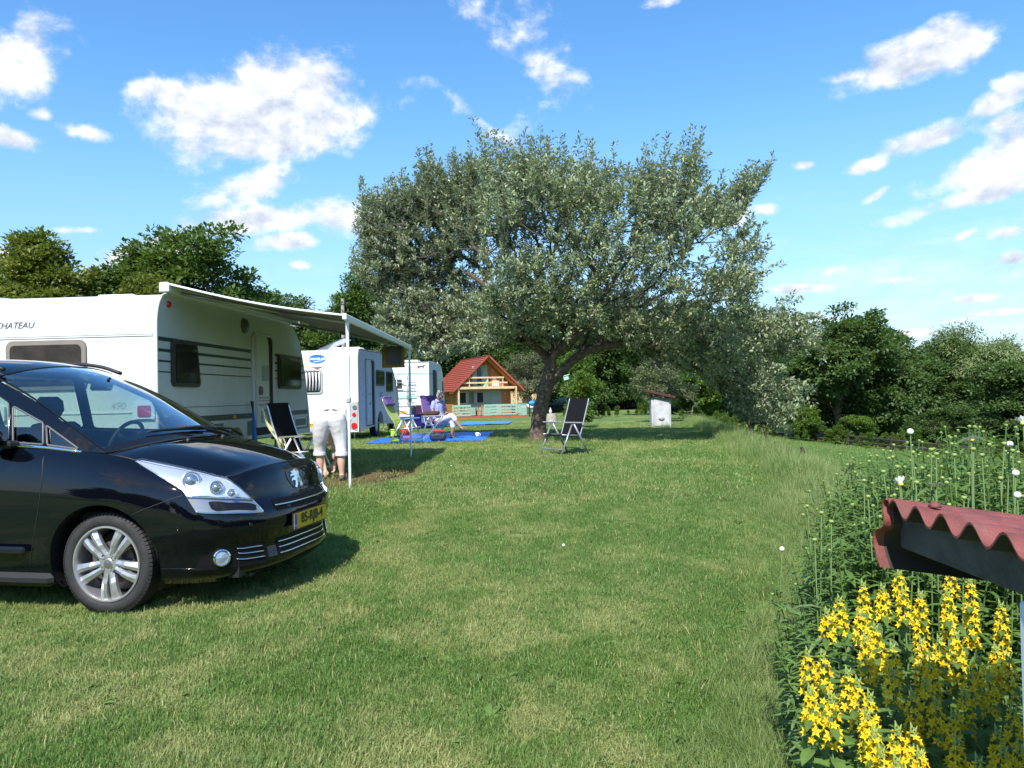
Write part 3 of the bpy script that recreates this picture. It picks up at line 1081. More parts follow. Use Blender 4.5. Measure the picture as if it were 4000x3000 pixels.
def car_columns():
    lev = [(.185, .185, .90, .80), (.265, .255, .985, .862), (.40, .38, .965, .888), (.52, .50, 1.0, .908), (.62, .62, .988, .918), (.70, .74, .935, .922)]
    fy = [0, .30, .58, .80, .92, .975, 1.0]
    dx = [0, .010, .075, .20, .37, .62, None]
    bl = [0, 0, .05, .3, .6, .85, 1]
    top = [(.845, 0, .918), (.84, .26, .912), (.80, .49, .892), (.70, .625, .866), (.50, .705, .915), (.25, .765, .975), (0, .80, 1.035)]
    cols = []
    for k in range(7):
        c = []
        for (zn, zf, xf, hw) in lev:
            x = xf - dx[k] if dx[k] is not None else 0.0
            c.append((x, hw * fy[k], zn + (zf - zn) * bl[k]))
        a, b = np.array(c[-1]), np.array(top[k])
        for (ft, fx, fw) in ((.42, .30, .12), (.78, .62, .48)):
            c.append((a[0] + (b[0] - a[0]) * fx, a[1] + (b[1] - a[1]) * fw, a[2] + (b[2] - a[2]) * ft))
        c.append(tuple(b))
        cols.append(c)
    for (x, sc, tw, tz) in ((-.6, 1, .83, 1.10), (-1.4, 1, .84, 1.135), (-2.2, 1, .84, 1.15), (-2.75, .995, .835, 1.16), (-3.2, .96, .80, 1.165), (-3.5, .70, .62, 1.17), (-3.56, 0, 0, 1.17)):
        c = [(x, hw * sc, zf) for (zn, zf, xf, hw) in lev]
        a, b = np.array(c[-1]), np.array((x + (.04 if x < -3 else 0), tw if sc else 0, tz))
        for (ft, fw) in ((.42, .12), (.78, .48)):
            c.append((a[0] + (b[0] - a[0]) * fw, a[1] + (b[1] - a[1]) * fw, a[2] + (b[2] - a[2]) * ft))
        c.append(tuple(b))
        cols.append(c)
    return np.array(cols)            # [col, level, 3]


def dense(cols, nu, nv):
    a = np.array([crom(c, nv) for c in cols])
    return np.array([crom(a[:, j], nu) for j in range(a.shape[1])])      # [v, u, 3]


WHEEL_X = (0.0, -2.73)


def lower_body():
    G = dense(car_columns(), 12, 6)
    nv, nu = G.shape[:2]
    rows_r = [[(p[0], -p[1], p[2]) for p in r] for r in G]
    rows = []
    for r in rows_r:
        left = [(p[0], -p[1], p[2]) for p in r]
        rows.append(left[::-1] + r[1:])          # from rear centre round the left side, the nose, the right side, back
    V = [list(p) for r in rows for p in r]
    nc = len(rows[0])
    RA = 0.395
    inside = []
    for p in V:
        ok = False
        for wx in WHEEL_X:
            if abs(p[1]) > 0.55 and math.hypot(p[0] - wx, p[2] - 0.325) < RA:
                ok = True
        inside.append(ok)
    F = []
    for i in range(len(rows) - 1):
        for j in range(nc - 1):
            q = (i * nc + j, i * nc + j + 1, (i + 1) * nc + j + 1, (i + 1) * nc + j)
            if all(inside[a] for a in q):
                continue
            F.append(q)
    for k, p in enumerate(V):
        if inside[k]:
            wx = min(WHEEL_X, key=lambda w_: abs(p[0] - w_))
            dx_, dz_ = p[0] - wx, p[2] - 0.325
            d = math.hypot(dx_, dz_) or 1e-6
            p[0], p[2] = wx + dx_ / d * RA, 0.325 + dz_ / d * RA
    used = sorted({a for q in F for a in q})
    mp = {a: i for i, a in enumerate(used)}
    return [tuple(V[a]) for a in used], [tuple(mp[a] for a in q) for q in F], G


def top_edge(G):
    return G[-1]                                  # [u, 3] half (positive y), from nose centre to tail centre


A_LINE = np.array([(-.03, .80, 1.045), (-.334, .765, 1.222), (-.67, .712, 1.412), (-1.05, .655, 1.575), (-1.5, .625, 1.665), (-2.3, .615, 1.680), (-3.0, .60, 1.60), (-3.35, .60, 1.46)])
C_LINE = np.array([(.075, 0, 1.112), (-.28, 0, 1.335), (-.62, 0, 1.535), (-.97, 0, 1.672), (-1.45, 0, 1.742), (-2.3, 0, 1.748), (-3.08, 0, 1.655), (-3.46, 0, 1.50)])


def roof_point(s, v):
    """s 0..7 along the spine, v -1..1 across"""
    i = min(int(s), 6)
    t_ = s - i

    def cr(L):
        Q = np.vstack([2 * L[0] - L[1], L, 2 * L[-1] - L[-2]])
        p0, p1, p2, p3 = Q[i], Q[i + 1], Q[i + 2], Q[i + 3]
        return 0.5 * (2 * p1 + (p2 - p0) * t_ + (2 * p0 - 5 * p1 + 4 * p2 - p3) * t_ ** 2 + (3 * p1 - p0 - 3 * p2 + p3) * t_ ** 3)
    a, c = cr(A_LINE), cr(C_LINE)
    f = 1 - abs(v) ** 2.2
    return (a[0] + (c[0] - a[0]) * f, a[1] * v, a[2] + (c[2] - a[2]) * f)


def hood_rows(G):
    te = top_edge(G)
    n = 12 * 6 + 1                                # u steps from nose centre to the windscreen foot
    edge = te[:n]
    rows = []
    # run from front to cowl: the edge is sampled by x between the corner column and the foot
    m = 22
    k_c = 12 * 3
    for i in range(m + 1):
        t_ = i / m
        if True:
            # side end point moves along the edge from the corner column to the foot
            f = k_c + (n - 1 - k_c) * t_
            a = edge[int(f)] + (edge[min(int(f) + 1, n - 1)] - edge[int(f)]) * (f - int(f))
        x_c = .845 + (.10 - .845) * t_
        z_c = .918 + (1.105 - .918) * (1 - (1 - t_) ** 1.35) * 1.0
        row = []
        for j in range(-10, 11):
            v = j / 10
            g = 1 - abs(v) ** 2.3
            if i == 0:
                # follow the nose edge itself
                u = abs(v) * k_c
                e = edge[int(u)] + (edge[min(int(u) + 1, n - 1)] - edge[int(u)]) * (u - int(u))
                row.append((e[0], math.copysign(e[1], -v) if v else 0.0, e[2]))
            else:
                crown = .018 * math.exp(-((abs(v) - .62) / .16) ** 2) * min(1, t_ * 4) * (1 - t_) ** .3
                row.append((a[0] + (x_c - a[0]) * g, -a[1] * v, a[2] + (z_c - a[2]) * g + crown))
        rows.append(row)
    return rows


def side_map(x, z, sgn):
    """point of the cabin flank over (x, z): between the belt and the roof rail"""
    xs = A_LINE[:, 0][::-1]
    ra_z = np.interp(x, xs, A_LINE[:, 2][::-1])
    ra_y = np.interp(x, xs, A_LINE[:, 1][::-1])
    bz = np.interp(x, [-3.45, -2.2, -1.4, -.6, -.03], [1.165, 1.15, 1.135, 1.10, 1.045])
    by = np.interp(x, [-3.45, -3.2, -2.2, -.6, 0], [.66, .80, .84, .83, .80])
    f = (z - bz) / max(ra_z - bz, 0.02)
    f = max(-0.2, min(1.1, f))
    y = by + (ra_y - by) * f + .028 * math.sin(math.pi * max(0, min(1, f))) * min(1, (ra_z - bz) / .3)
    return (x, sgn * y, z)

from mathutils.geometry import delaunay_2d_cdt

PAINT = pmat('car_black_paint', (0.0018, 0.0024, 0.0050), 0.6, coat=1.0, spec=0.0)
PAINT_IN = pmat('car_interior', (0.018, 0.018, 0.020), 0.8)
PLASTIC = pmat('black_plastic', (0.009, 0.009, 0.010), 0.55, bump=0.15, bscale=300)
GLOSSBLK = pmat('gloss_black', (0.008, 0.008, 0.009), 0.12)
GRILLE_BLK = pmat('grille_black', (0.003, 0.003, 0.0035), 0.6, spec=.2)
CHROME = pmat('chrome', (0.82, 0.83, 0.85), 0.08, 1.0)
SATIN = pmat('satin_trim', (0.42, 0.42, 0.43), 0.35, 0.9)
REFLECTOR = pmat('lamp_reflector', (0.88, 0.89, 0.90), 0.30, 0.65, bump=0.3, bscale=30)
LAMPGREY = pmat('lamp_grey', (0.30, 0.31, 0.33), 0.3, 0.6)
LENS = glass_mat('lamp_cover', (0.93, 0.95, 0.97))
WINDSCREEN = glass_mat('windscreen_glass', (0.62, 0.76, 0.73), gain=2.4)
SIDEGLASS = glass_mat('side_window_glass', (0.50, 0.62, 0.58))
RUBBER = pmat('tyre_rubber', (0.022, 0.022, 0.023), 0.75, var=0.3, vscale=14, bump=0.2, bscale=80)
ALLOY = pmat('alloy_wheel', (0.50, 0.50, 0.51), 0.33, 0.75, var=0.12, vscale=20)
ALLOY_DK = pmat('alloy_dark', (0.20, 0.20, 0.21), 0.45, 0.7)  # darker alloy of the hub cap
BRAKE = pmat('brake_metal', (0.16, 0.15, 0.14), 0.5, 0.8)
YELLOW_PLATE = pmat('plate_yellow', (0.64, 0.39, 0.010), 0.4)
PLATE_BLUE = pmat('plate_blue', (0.03, 0.09, 0.42), 0.4)
INK = pmat('black_ink', (0.012, 0.012, 0.012), 0.5)
WHITE_INK = pmat('white_ink', (0.75, 0.76, 0.78), 0.5)
DASH = pmat('dashboard', (0.022, 0.023, 0.025), 0.7, bump=0.2, bscale=200)
SEAT = pmat('car_seat', (0.035, 0.035, 0.037), 0.85, var=0.2)

car = thing('family_car', 'black family car parked with its nose to the right, yellow number plate', 'car', CAR_POS, CAR_RZ)
bv_, bf_, CG = lower_body()
mb = MB().add(bv_, bf_)
body = mb.build('body', [PAINT], car, smooth=True, angle=40)
HOOD = hood_rows(CG)
mbh = MB()
mbh.grid(HOOD)
hood = mbh.build('bonnet', [PAINT], car, smooth=True)
CAR_BVH = BVHTree.FromPolygons([Vector(p) for p in mb.v] + [Vector(p) for p in mbh.v], mb.f + [tuple(i + len(mb.v) for i in q) for q in mbh.f])


def cdt(outer, holes=(), step=None, inner=None):
    """constrained triangulation of a polygon with holes, optional lattice inside"""
    pts = [Vector(p) for p in outer]
    faces_e = []
    edges = []

    def loop(n0, n):
        return [(n0 + i, n0 + (i + 1) % n) for i in range(n)]
    edges += loop(0, len(outer))
    for h in holes:
        edges += loop(len(pts), len(h))
        pts += [Vector(p) for p in h]
    if step:
        xs = [p[0] for p in outer]
        ys = [p[1] for p in outer]
        gxs = np.arange(min(xs) + step * .5, max(xs), step)
        gys = np.arange(min(ys) + step * .5, max(ys), step)
        if len(gxs) and len(gys):
            A, B_ = np.meshgrid(gxs, gys)
            A, B_ = A.ravel(), B_.ravel()
            m_ = in_poly(A, B_, outer) & (poly_dist(A, B_, outer) > step * .35)
            for h in holes:
                m_ &= ~in_poly(A, B_, h) & (poly_dist(A, B_, h) > step * .35)
            pts += [Vector((a, b)) for a, b in zip(A[m_], B_[m_])]
    r = delaunay_2d_cdt(pts, edges, [], 1, 1e-5)
    faces = r[2]
    if len(faces):
        cen = np.array([[sum(r[0][i][k] for i in f) / len(f) for k in (0, 1)] for f in faces])
        ok_ = np.ones(len(faces), bool)
        for h in holes:
            ok_ &= ~in_poly(cen[:, 0], cen[:, 1], h)
        faces = [f for f, k in zip(faces, ok_) if k]
    return r[0], faces


def dens_poly(P, n=3, closed=True):
    P = [np.array(p, float) for p in P]
    out = []
    m = len(P)
    for i in range(m if closed else m - 1):
        a, b = P[i], P[(i + 1) % m]
        for k in range(n):
            out.append(a + (b - a) * k / n)
    if not closed:
        out.append(P[-1])
    return out


def round_poly(P, r=0.25, n=3):
    """cut the corners of a polygon with short arcs"""
    P = [np.array(p, float) for p in P]
    out = []
    m = len(P)
    for i in range(m):
        a, b, c = P[i - 1], P[i], P[(i + 1) % m]
        p, q = b + (a - b) * r, b + (c - b) * r
        for k in range(n + 1):
            t_ = k / n
            out.append((1 - t_) ** 2 * p + 2 * t_ * (1 - t_) * b + t_ ** 2 * q)
    return out


def on_car(p, d, off):
    h = CAR_BVH.ray_cast(Vector(p) + Vector(d) * 0.4, -Vector(d), 0.9)
    if h[0] is None:
        h = CAR_BVH.find_nearest(Vector(p))
    n = Vector(h[1])
    if n.dot(Vector(d)) < 0:
        n = -n
    return h[0] + n * off, n


def patch(name, poly, off, mat, parent, step=0.03, thick=0.0, mirror=False, smooth=True, rnd=0.0, label=None):
    """a panel that follows the car body inside a 3-D outline, with a small rim"""
    P = np.array(round_poly(poly, rnd) if rnd else dens_poly(poly, 3))
    c = P.mean(0)
    nrm = np.zeros(3)
    for i in range(len(P)):
        nrm += np.cross(P[i] - c, P[(i + 1) % len(P)] - c)
    nrm /= np.linalg.norm(nrm)
    if nrm @ np.array([c[0] + .6, c[1], 0.25]) < 0:
        nrm = -nrm
        P = P[::-1]
    u = np.cross([0, 0, 1.0], nrm)
    u /= np.linalg.norm(u)
    v = np.cross(nrm, u)
    pl = [((p - c) @ u, (p - c) @ v) for p in P]
    V, F = cdt(pl, (), step)
    top, low = [], []
    for q in V:
        p, n = on_car(c + u * q[0] + v * q[1], nrm, off)
        top.append(p)
        low.append(p - n * (off + .004))
    mb = MB()
    mb.add(top, F)
    if thick:
        n0 = len(pl)
        mb.add(top[:n0] + low[:n0], [(i, n0 + i, n0 + (i + 1) % n0, (i + 1) % n0) for i in range(n0)])
    if mirror:
        mb.v = [(p[0], -p[1], p[2]) for p in mb.v]
        mb.f = [tuple(q[::-1]) for q in mb.f]
    return mb.build(name, mat, parent, smooth=smooth, angle=35, label=label)


def seam(pts, r, mat, name, parent, d=None, off=0.0, mirror=False, n=4, label=None):
    P = crom(np.array(pts), 5)
    out = []
    for p in P:
        dd = d if d is not None else Vector((max(0, p[0] - .3) * 1.2, p[1], .15)).normalized()
        q, _ = on_car(p, dd, off)
        out.append(q)
    if mirror:
        out = [Vector((q.x, -q.y, q.z)) for q in out]
    mb = MB().tube(out, r, n)
    return mb.build(name, mat, parent, smooth=True, label=label)


# -- roof, windscreen, flanks
S_WS = 3.0
vv = np.linspace(-1, 1, 25)
rows = [[roof_point(s, v) for v in vv] for s in np.linspace(S_WS, 7, 40)]
te = CG[-1]
tail = [p for p in te if p[0] < -3.25]
endrow = rows[-1]
for t_ in (0.35, 0.7, 1.0):
    rr = []
    for v, p in zip(vv, endrow):
        q = (-3.44 - .06 * (1 - v * v), .72 * v, 1.165)
        rr.append(tuple(np.array(p) * (1 - t_) + np.array(q) * t_))
    rows.append(rr)
mb = MB()
mb.grid(rows, flip=True)
roof = mb.build('roof', [PAINT], car, smooth=True)
mb = MB()
mb.grid([[roof_point(s, v) for v in vv] for s in np.linspace(0.02, S_WS - 0.03, 26)], flip=True)
ws = mb.build('windscreen', [WINDSCREEN], car, smooth=True)
mb = MB()
mb.tube([Vector(roof_point(S_WS - .015, v)) + Vector((0, 0, .001)) for v in vv], 0.006, 5)
for sg in (-1, 1):
    mb.tube([Vector(roof_point(s, sg * .985)) for s in np.linspace(0, 3, 20)], 0.007, 5)
mb.build('seal', GLOSSBLK, ws)
# frosted black band at the foot of the glass
mb = MB()
mb.grid([[tuple(Vector(roof_point(s, v)) + Vector((.004, 0, .004))) for v in vv * .98] for s in (0.0, .08, .16)], flip=True)
mb.build('glass_border', GLOSSBLK, ws, smooth=True)

HOLES = [[(-.225, 1.075), (-.462, 1.106), (-.500, 1.238)],
         [(-.492, 1.110), (-.722, 1.126), (-.795, 1.372), (-.528, 1.254)],
         [(-.755, 1.130), (-1.50, 1.155), (-1.46, 1.60), (-1.20, 1.572), (-.832, 1.396)],
         [(-1.60, 1.158), (-2.45, 1.170), (-2.42, 1.60), (-1.56, 1.605)],
         [(-2.55, 1.172), (-3.12, 1.185), (-3.0, 1.47), (-2.52, 1.575)]]
outer = [(x, float(np.interp(x, [-3.45, -2.2, -1.4, -.6, -.03], [1.165, 1.15, 1.135, 1.10, 1.045]))) for x in np.linspace(-.03, -3.40, 30)]
outer += [(x, float(np.interp(x, A_LINE[:, 0][::-1], A_LINE[:, 2][::-1]))) for x in np.linspace(-3.34, -.05, 48)]
for sg in (-1, 1):
    hs_ = [[tuple(p) for p in round_poly(h, 0.07, 3)] for h in HOLES]
    V, F = cdt(outer, hs_, 0.12)
    mb = MB()
    mb.add([side_map(p[0], p[1], sg) for p in V], [q if sg < 0 else q[::-1] for q in F])
    flank = mb.build('cabin_side', [PAINT], car, smooth=True)
    for k, h in enumerate(hs_):
        V, F = cdt(h, (), 0.1)
        mb = MB()
        mb.add([tuple(Vector(side_map(p[0], p[1], sg)) - Vector((0, sg * .012, 0))) for p in V], [q if sg < 0 else q[::-1] for q in F])
        mb.build('side_window', [SIDEGLASS], car, smooth=True)
        mb = MB()
        hp = [Vector(side_map(p[0], p[1], sg)) + Vector((0, sg * .001, 0)) for p in h]
        mb.tube(hp + [hp[0]], 0.007, 5, cap=False)
        mb.build('window_frame', [pmat('dull_trim', (.10, .10, .105), .4) if k == 1 or k == 0 else GLOSSBLK], car, smooth=True)
    mb = MB()
    cp = [(-.205, 1.058), (-.47, 1.090), (-.72, 1.108), (-1.5, 1.138), (-2.5, 1.155), (-3.1, 1.168)]
    pts = [Vector(side_map(x, z, sg)) + Vector((0, sg * .006, 0)) for x, z in dens_poly(cp, 4, False)]
    mb.tube(pts, 0.0115, 6, flat=1.0)
    mb.build('belt_trim', [CHROME], car, smooth=True)
    # roof rail
    mb = MB()
    rp = [(-1.02, .60, 1.635), (-1.25, .585, 1.705), (-1.7, .575, 1.745), (-2.4, .575, 1.745), (-2.9, .57, 1.69), (-3.05, .57, 1.63)]
    mb.tube([(x, sg * y, z) for x, y, z in crom(np.array(rp), 5)], 0.016, 7)
    mb.build('roof_rail', [PLASTIC], car, smooth=True)

# cowl panel between bonnet and glass, wipers, washer jets
mb = MB()
n_ = 25
rows = []
for t_ in (0, .5, 1):
    rr = []
    for v in np.linspace(-1, 1, n_):
        a = np.array(roof_point(0.0, v)) - np.array([0, 0, .006])
        g = 1 - abs(v) ** 2.3
        b = np.array([.0 + .125 * g, .80 * v * .98, 1.04 + .068 * g])
        rr.append(tuple(a * (1 - t_) + b * t_ + np.array([0, 0, -.012 * math.sin(math.pi * t_)])))
    rows.append(rr)
mb.grid(rows, flip=True)
mb.build('cowl', [PLASTIC], car, smooth=True)
for y0, y1 in ((-.40, .20), (.10, .70)):
    mb = MB()
    pts = []
    for k in range(9):
        v = (y0 + (y1 - y0) * k / 8) / .78
        p = Vector(roof_point(0.13 + .10 * (1 - k / 8), v)) + Vector((.012, 0, .022))
        pts.append(p)
    mb.tube(pts, [0.007] + [0.011] * 7 + [.008], 6)
    wp = mb.build('wiper', [PLASTIC], car, smooth=True)
    MB().tube([pts[4] + Vector((0, 0, .01)), pts[6] + Vector((.03, .05, .012)), pts[8] + Vector((.075, .02, -.02))], [.008, .010, .014], 6).build('wiper_arm', [PLASTIC], wp, smooth=True)
for y in (-.20, .25):
    MB().lathe([(0, .02), (.012, .018), (.018, .006), (.02, 0)], (.165, y, 1.093), n=10).build('washer_jet', [PLASTIC], car, smooth=True)

# -- shut lines
for s_ in (False, True):
    seam([(-.453, -.859, 1.035), (-.427, -.912, .876), (-.459, -.919, .633), (-.571, -.870, .27)], 0.0035, INK, 'door_gap', car, (0, -1, 0), mirror=s_)
    seam([(.235, -.909, .658), (.344, -.897, .701), (.468, -.873, .746), (.567, -.832, .778)], 0.0035, INK, 'bumper_gap', car, mirror=s_)
    seam([(.40, -.85, .302), (.504, -.833, .302), (.6, -.809, .298), (.75, -.70, .285), (.9, -.45, .275)], 0.004, SATIN if False else GLOSSBLK, 'bumper_lip', car, mirror=s_)
    seam([(-1.52, -.9, 1.13), (-1.53, -.93, .7), (-1.53, -.88, .27)], 0.0035, INK, 'door_gap', car, (0, -1, 0), mirror=s_)
    pts = [HOOD[i][0] for i in range(0, len(HOOD))]
    MB().tube([(p[0], p[1] * (1 if not s_ else -1), p[2] + .001) for p in pts], 0.004, 5).build('bonnet_gap', [INK], car, smooth=True)
seam([(.714, -.612, .867), (.79, -.50, .889), (.832, -.26, .912), (.845, 0, .918), (.832, .26, .912), (.79, .50, .889), (.714, .612, .867)], 0.005, INK, 'bonnet_gap', car, (.5, 0, .85))

# -- headlamps
LAMP = [(.175, -.787, .989), (.208, -.758, .990), (.332, -.728, .960), (.464, -.699, .928), (.61, -.658, .888), (.707, -.631, .858), (.775, -.612, .812), (.826, -.575, .762), (.857, -.534, .711), (.727, -.733, .748), (.578, -.833, .767), (.552, -.83, .80), (.476, -.832, .845), (.388, -.827, .889), (.281, -.808, .941)]
LAMP_LOW = [(.578, -.833, .763), (.728, -.734, .743), (.859, -.532, .706), (.884, -.521, .672), (.919, -.507, .628), (.908, -.533, .621), (.81, -.699, .640), (.698, -.799, .655), (.64, -.828, .668), (.607, -.831, .719)]
LOW_DARK = [(.69, -.774, .726), (.862, -.555, .683), (.882, -.530, .668), (.898, -.546, .635), (.743, -.76, .662), (.712, -.776, .679)]
for s_ in (False, True):
    lamp = patch('headlight', LAMP, .004, REFLECTOR, car, .025, .01, s_)
    low = patch('lamp_lower', LAMP_LOW, .004, LAMPGREY, lamp, .03, .01, s_)
    patch('dark_inset', LOW_DARK, .009, GLOSSBLK, lamp, .03, .01, s_, rnd=.15)
    for q, ((x, y, z), r_) in enumerate((((.564, -.763, .858), .052), ((.711, -.712, .806), .040), ((.785, -.655, .762), .030))):
        d = Vector((.62, -.75, .32)).normalized()
        p, n = on_car((x, y, z), d, .006)
        M = d.to_track_quat('Z', 'Y').to_matrix()
        mbp = MB()
        mbp.lathe([(r_ * 1.15, -.01), (r_ * 1.15, .012), (r_, .016), (r_ * .9, .006), (r_ * .55, .002), (0, -.002)], p, n=20, M=M)
        mbb = MB()
        mbb.lathe([(r_ * .8, .004), (r_ * .72, .016), (r_ * .4, .026), (0, .03)], p, n=18, M=M)
        if s_:
            for m_ in (mbp, mbb):
                m_.v = [(a, -b, c) for a, b, c in m_.v]
                m_.f = [t_[::-1] for t_ in m_.f]
        mbp.build('lamp_ring', [pmat('lamp_ring', (.6, .61, .63), .2, .8) if q != 2 else REFLECTOR], lamp, smooth=True, angle=30)
        mbb.build('bulb_lens', [pmat('lens_bulb', (0.35, 0.42, 0.5), 0.08, 0.8)], lamp, smooth=True)
    for fa, fb in ((9, 10), (9, 8)):
        pass
    seam([LAMP_LOW[0], LAMP_LOW[1], LAMP_LOW[2]], .006, CHROME, 'lamp_trim', lamp, (.6, -.75, .2), .010, s_, 6)
    seam([LAMP_LOW[8], LAMP_LOW[7], LAMP_LOW[6], LAMP_LOW[5], LAMP_LOW[4], LAMP_LOW[3], LAMP_LOW[2]], .006, CHROME, 'lamp_trim', lamp, (.6, -.75, .2), .008, s_, 6)
    patch('lamp_cover', [tuple(np.array(p)) for p in LAMP], .020, LENS, lamp, .03, .01, s_)

# -- nose: grilles, plate, badge, fog lamps
GR = [(.916, -.374, .688), (.955, -.09, .680), (.958, .09, .680), (.910, .40, .688), (.944, .392, .644), (.962, .37, .608), (.990, .10, .598), (.990, -.10, .598), (.964, -.376, .608), (.944, -.392, .644)]
gril = patch('upper_grille', GR, .003, GRILLE_BLK, car, .04)
seam([(.945, -.385, .645), (.978, -.14, .641), (.978, .14, .641), (.945, .385, .645)], .006, CHROME, 'grille_bar', gril, (1, 0, 0), .010, n=6)
LG = [(.945, -.36, .415), (.966, -.12, .425), (.966, .12, .425), (.945, .36, .415), (.965, .36, .30), (.985, .12, .29), (.985, -.12, .29), (.965, -.36, .30)]
lgr = patch('lower_grille', LG, .003, GRILLE_BLK, car, .04)
for z in (.392, .352, .312):
    seam([(.95, -.345, z), (.975, -.12, z), (.975, .12, z), (.95, .345, z)], .0055, CHROME, 'grille_bar', lgr, (1, 0, 0), .010, n=6)
for s_ in (False, True):
    FR = [(.605, -.806, .285), (.646, -.793, .365), (.722, -.756, .412), (.788, -.692, .420), (.914, -.452, .410), (.931, -.447, .31), (.924, -.474, .285), (.796, -.685, .290), (.728, -.746, .280)]
    fr = patch('fog_lamp_recess', FR, .003, GRILLE_BLK, car, .03, 0, s_)
    for P3 in ([(.815, -.65, .404), (.843, -.607, .398), (.9, -.485, .392)], [(.821, -.642, .368), (.851, -.597, .361), (.907, -.48, .354)], [(.815, -.655, .334), (.851, -.61, .325), (.916, -.478, .318)]):
        seam(P3, .005, CHROME, 'recess_bar', fr, (.7, -.7, 0), .008, s_, 6)
    d = Vector((.72, -.69, .06)).normalized()
    p, n = on_car((.748, -.725, .356), d, .0)
    M = d.to_track_quat('Z', 'Y').to_matrix()
    mbf = MB().lathe([(.055, -.02), (.055, .022), (.048, .026), (.045, .012)], p, n=24, M=M)
    mbg = MB().lathe([(.046, .012), (.035, .019), (0, .022)], p, n=20, M=M)
    if s_:
        for m_ in (mbf, mbg):
            m_.v = [(a, -b, c) for a, b, c in m_.v]
            m_.f = [t_[::-1] for t_ in m_.f]
    fl = mbf.build('fog_lamp', [CHROME], car, smooth=True, angle=40)
    mbg.build('fog_lens', [pmat('fog_lens', (0.5, 0.56, 0.62), 0.12, 0.7, bump=.4, bscale=60)], fl, smooth=True)
    for (x, y, z) in ((.537, -.867, .565), (.891, -.602, .554)):
        p, n = on_car((x, y, z), Vector((.4, -.9, 0)) if x < .7 else Vector((.8, -.6, 0)), .001)
        M = n.to_track_quat('Z', 'Y').to_matrix()
        m_ = MB().lathe([(.012, -.004), (.012, .002), (.009, .003), (.0085, .001), (0, .001)], p, n=12, M=M)
        if s_:
            m_.v = [(a, -b, c) for a, b, c in m_.v]
            m_.f = [t_[::-1] for t_ in m_.f]
        m_.build('parking_sensor', [GLOSSBLK], car, smooth=True)

plate = MB().box((1.018, .0, .512), (.012, .53, .125), bev=.004)
for q, z in enumerate((.512,)):
    pass
pl_o = plate.build('number_plate', [INK], car)
pm = MB()
pm.prism(rrect(.515, .108, .008), ((1.025, 0, .512), (0, 1, 0), (0, 0, 1)), .002, 0)
pm.prism([(-.257, -.052), (-.215, -.052), (-.215, .052), (-.257, .052)], ((1.0275, 0, .512), (0, 1, 0), (0, 0, 1)), .001, 1)
pm.build('plate_face', [YELLOW_PLATE, PLATE_BLUE], pl_o)
pt = MB()
put_text(pt, '85-RJB-4', .098, (1.030, .022, .512), (0, 1, 0), (0, 0, 1), .0005, 0, center=True, bold=.002)
pt.build('plate_lettering', [INK], pl_o)
pt = MB()
put_text(pt, 'NL', .026, (1.030, -.236, .484), (0, 1, 0), (0, 0, 1), .0005, 0, center=True)
pt.build('country_code', [WHITE_INK], pl_o)

# rampant-beast badge in chrome on a dark oval
bd = patch('badge', [(.872, -.11, .868), (.872, .09, .868), (.895, .13, .80), (.925, .10, .722), (.925, -.06, .728), (.90, -.12, .80)], .004, GLOSSBLK, car, .03, .01, rnd=.3)
shape = [(-.055, .055), (-.02, .062), (.005, .075), (.035, .07), (.05, .045), (.042, .015), (.055, -.02), (.062, -.06), (.045, -.075), (.02, -.07), (.03, -.045), (.012, -.03), (-.005, -.055), (-.02, -.078), (-.045, -.07), (-.03, -.05), (-.02, -.02), (-.045, -.012), (-.07, -.02), (-.06, .0), (-.03, .008), (-.012, .018), (-.04, .022), (-.07, .018), (-.06, .036), (-.03, .04)]
V, F = cdt([(a, b) for a, b in shape], (), .02)
lion_t, lion_b = [], []
for q in V:
    p, n = on_car((.90, q[0] * 1.15, .792 + q[1]), (.9, 0, .42), .012)
    lion_t.append(p)
    lion_b.append(p - n * .010)
m_ = MB().add(lion_t, F)
k = len(shape)
m_.add(lion_t[:k] + lion_b[:k], [(i, k + i, k + (i + 1) % k, (i + 1) % k) for i in range(k)])
m_.build('emblem', [CHROME], bd, smooth=True, angle=40)

# -- sill, rubbing strip, mirror, underside, wheel arches
for s_ in (-1, 1):
    MB().box((-1.36, s_ * .845, .215), (1.95, .10, .09), bev=.03).build('sill', [PLASTIC], car)
    MB().box((-1.02, s_ * .925, .415), (.95, .035, .055), bev=.015).build('rubbing_strip', [GLOSSBLK], car)
    mm = MB()
    prof = [(0, .01), (.03, .07), (.07, .10), (.12, .105), (.17, .09), (.2, .05), (.205, 0)]
    mm.lathe([(r_, h_) for h_, r_ in ((-.02, 0), (0, .055), (.05, .09), (.10, .098), (.15, .09), (.165, .085))], (-.70, s_ * .99, 1.175), axis='X', n=18)
    mm.v = [((-.70 - (x + .70)) , s_ * .99 + (y - s_ * .99) * 1.15, 1.165 + (z - 1.175) * .95) for x, y, z in mm.v]
    mm.f = [q[::-1] for q in mm.f]
    mir = mm.build('door_mirror', [PAINT], car, smooth=True)
    MB().box((-.72, s_ * .87, 1.115), (.10, .10, .05), bev=.015).build('mirror_arm', [PLASTIC], mir)
    MB().lathe([(0, 0), (.083, 0)], (-.866, s_ * .99, 1.165), axis='X', n=18).build('mirror_glass', [CHROME], mir)
ub = MB()
ub.box((-1.36, 0, .27), (4.4, 1.08, .16))
for wx in (.0, -2.73):
    pass
ub.box((-1.365, 0, .30), (1.9, 1.62, .2))
ub.box((.62, 0, .27), (.42, 1.30, .12))
ub.build('underbody', [PLASTIC], car)
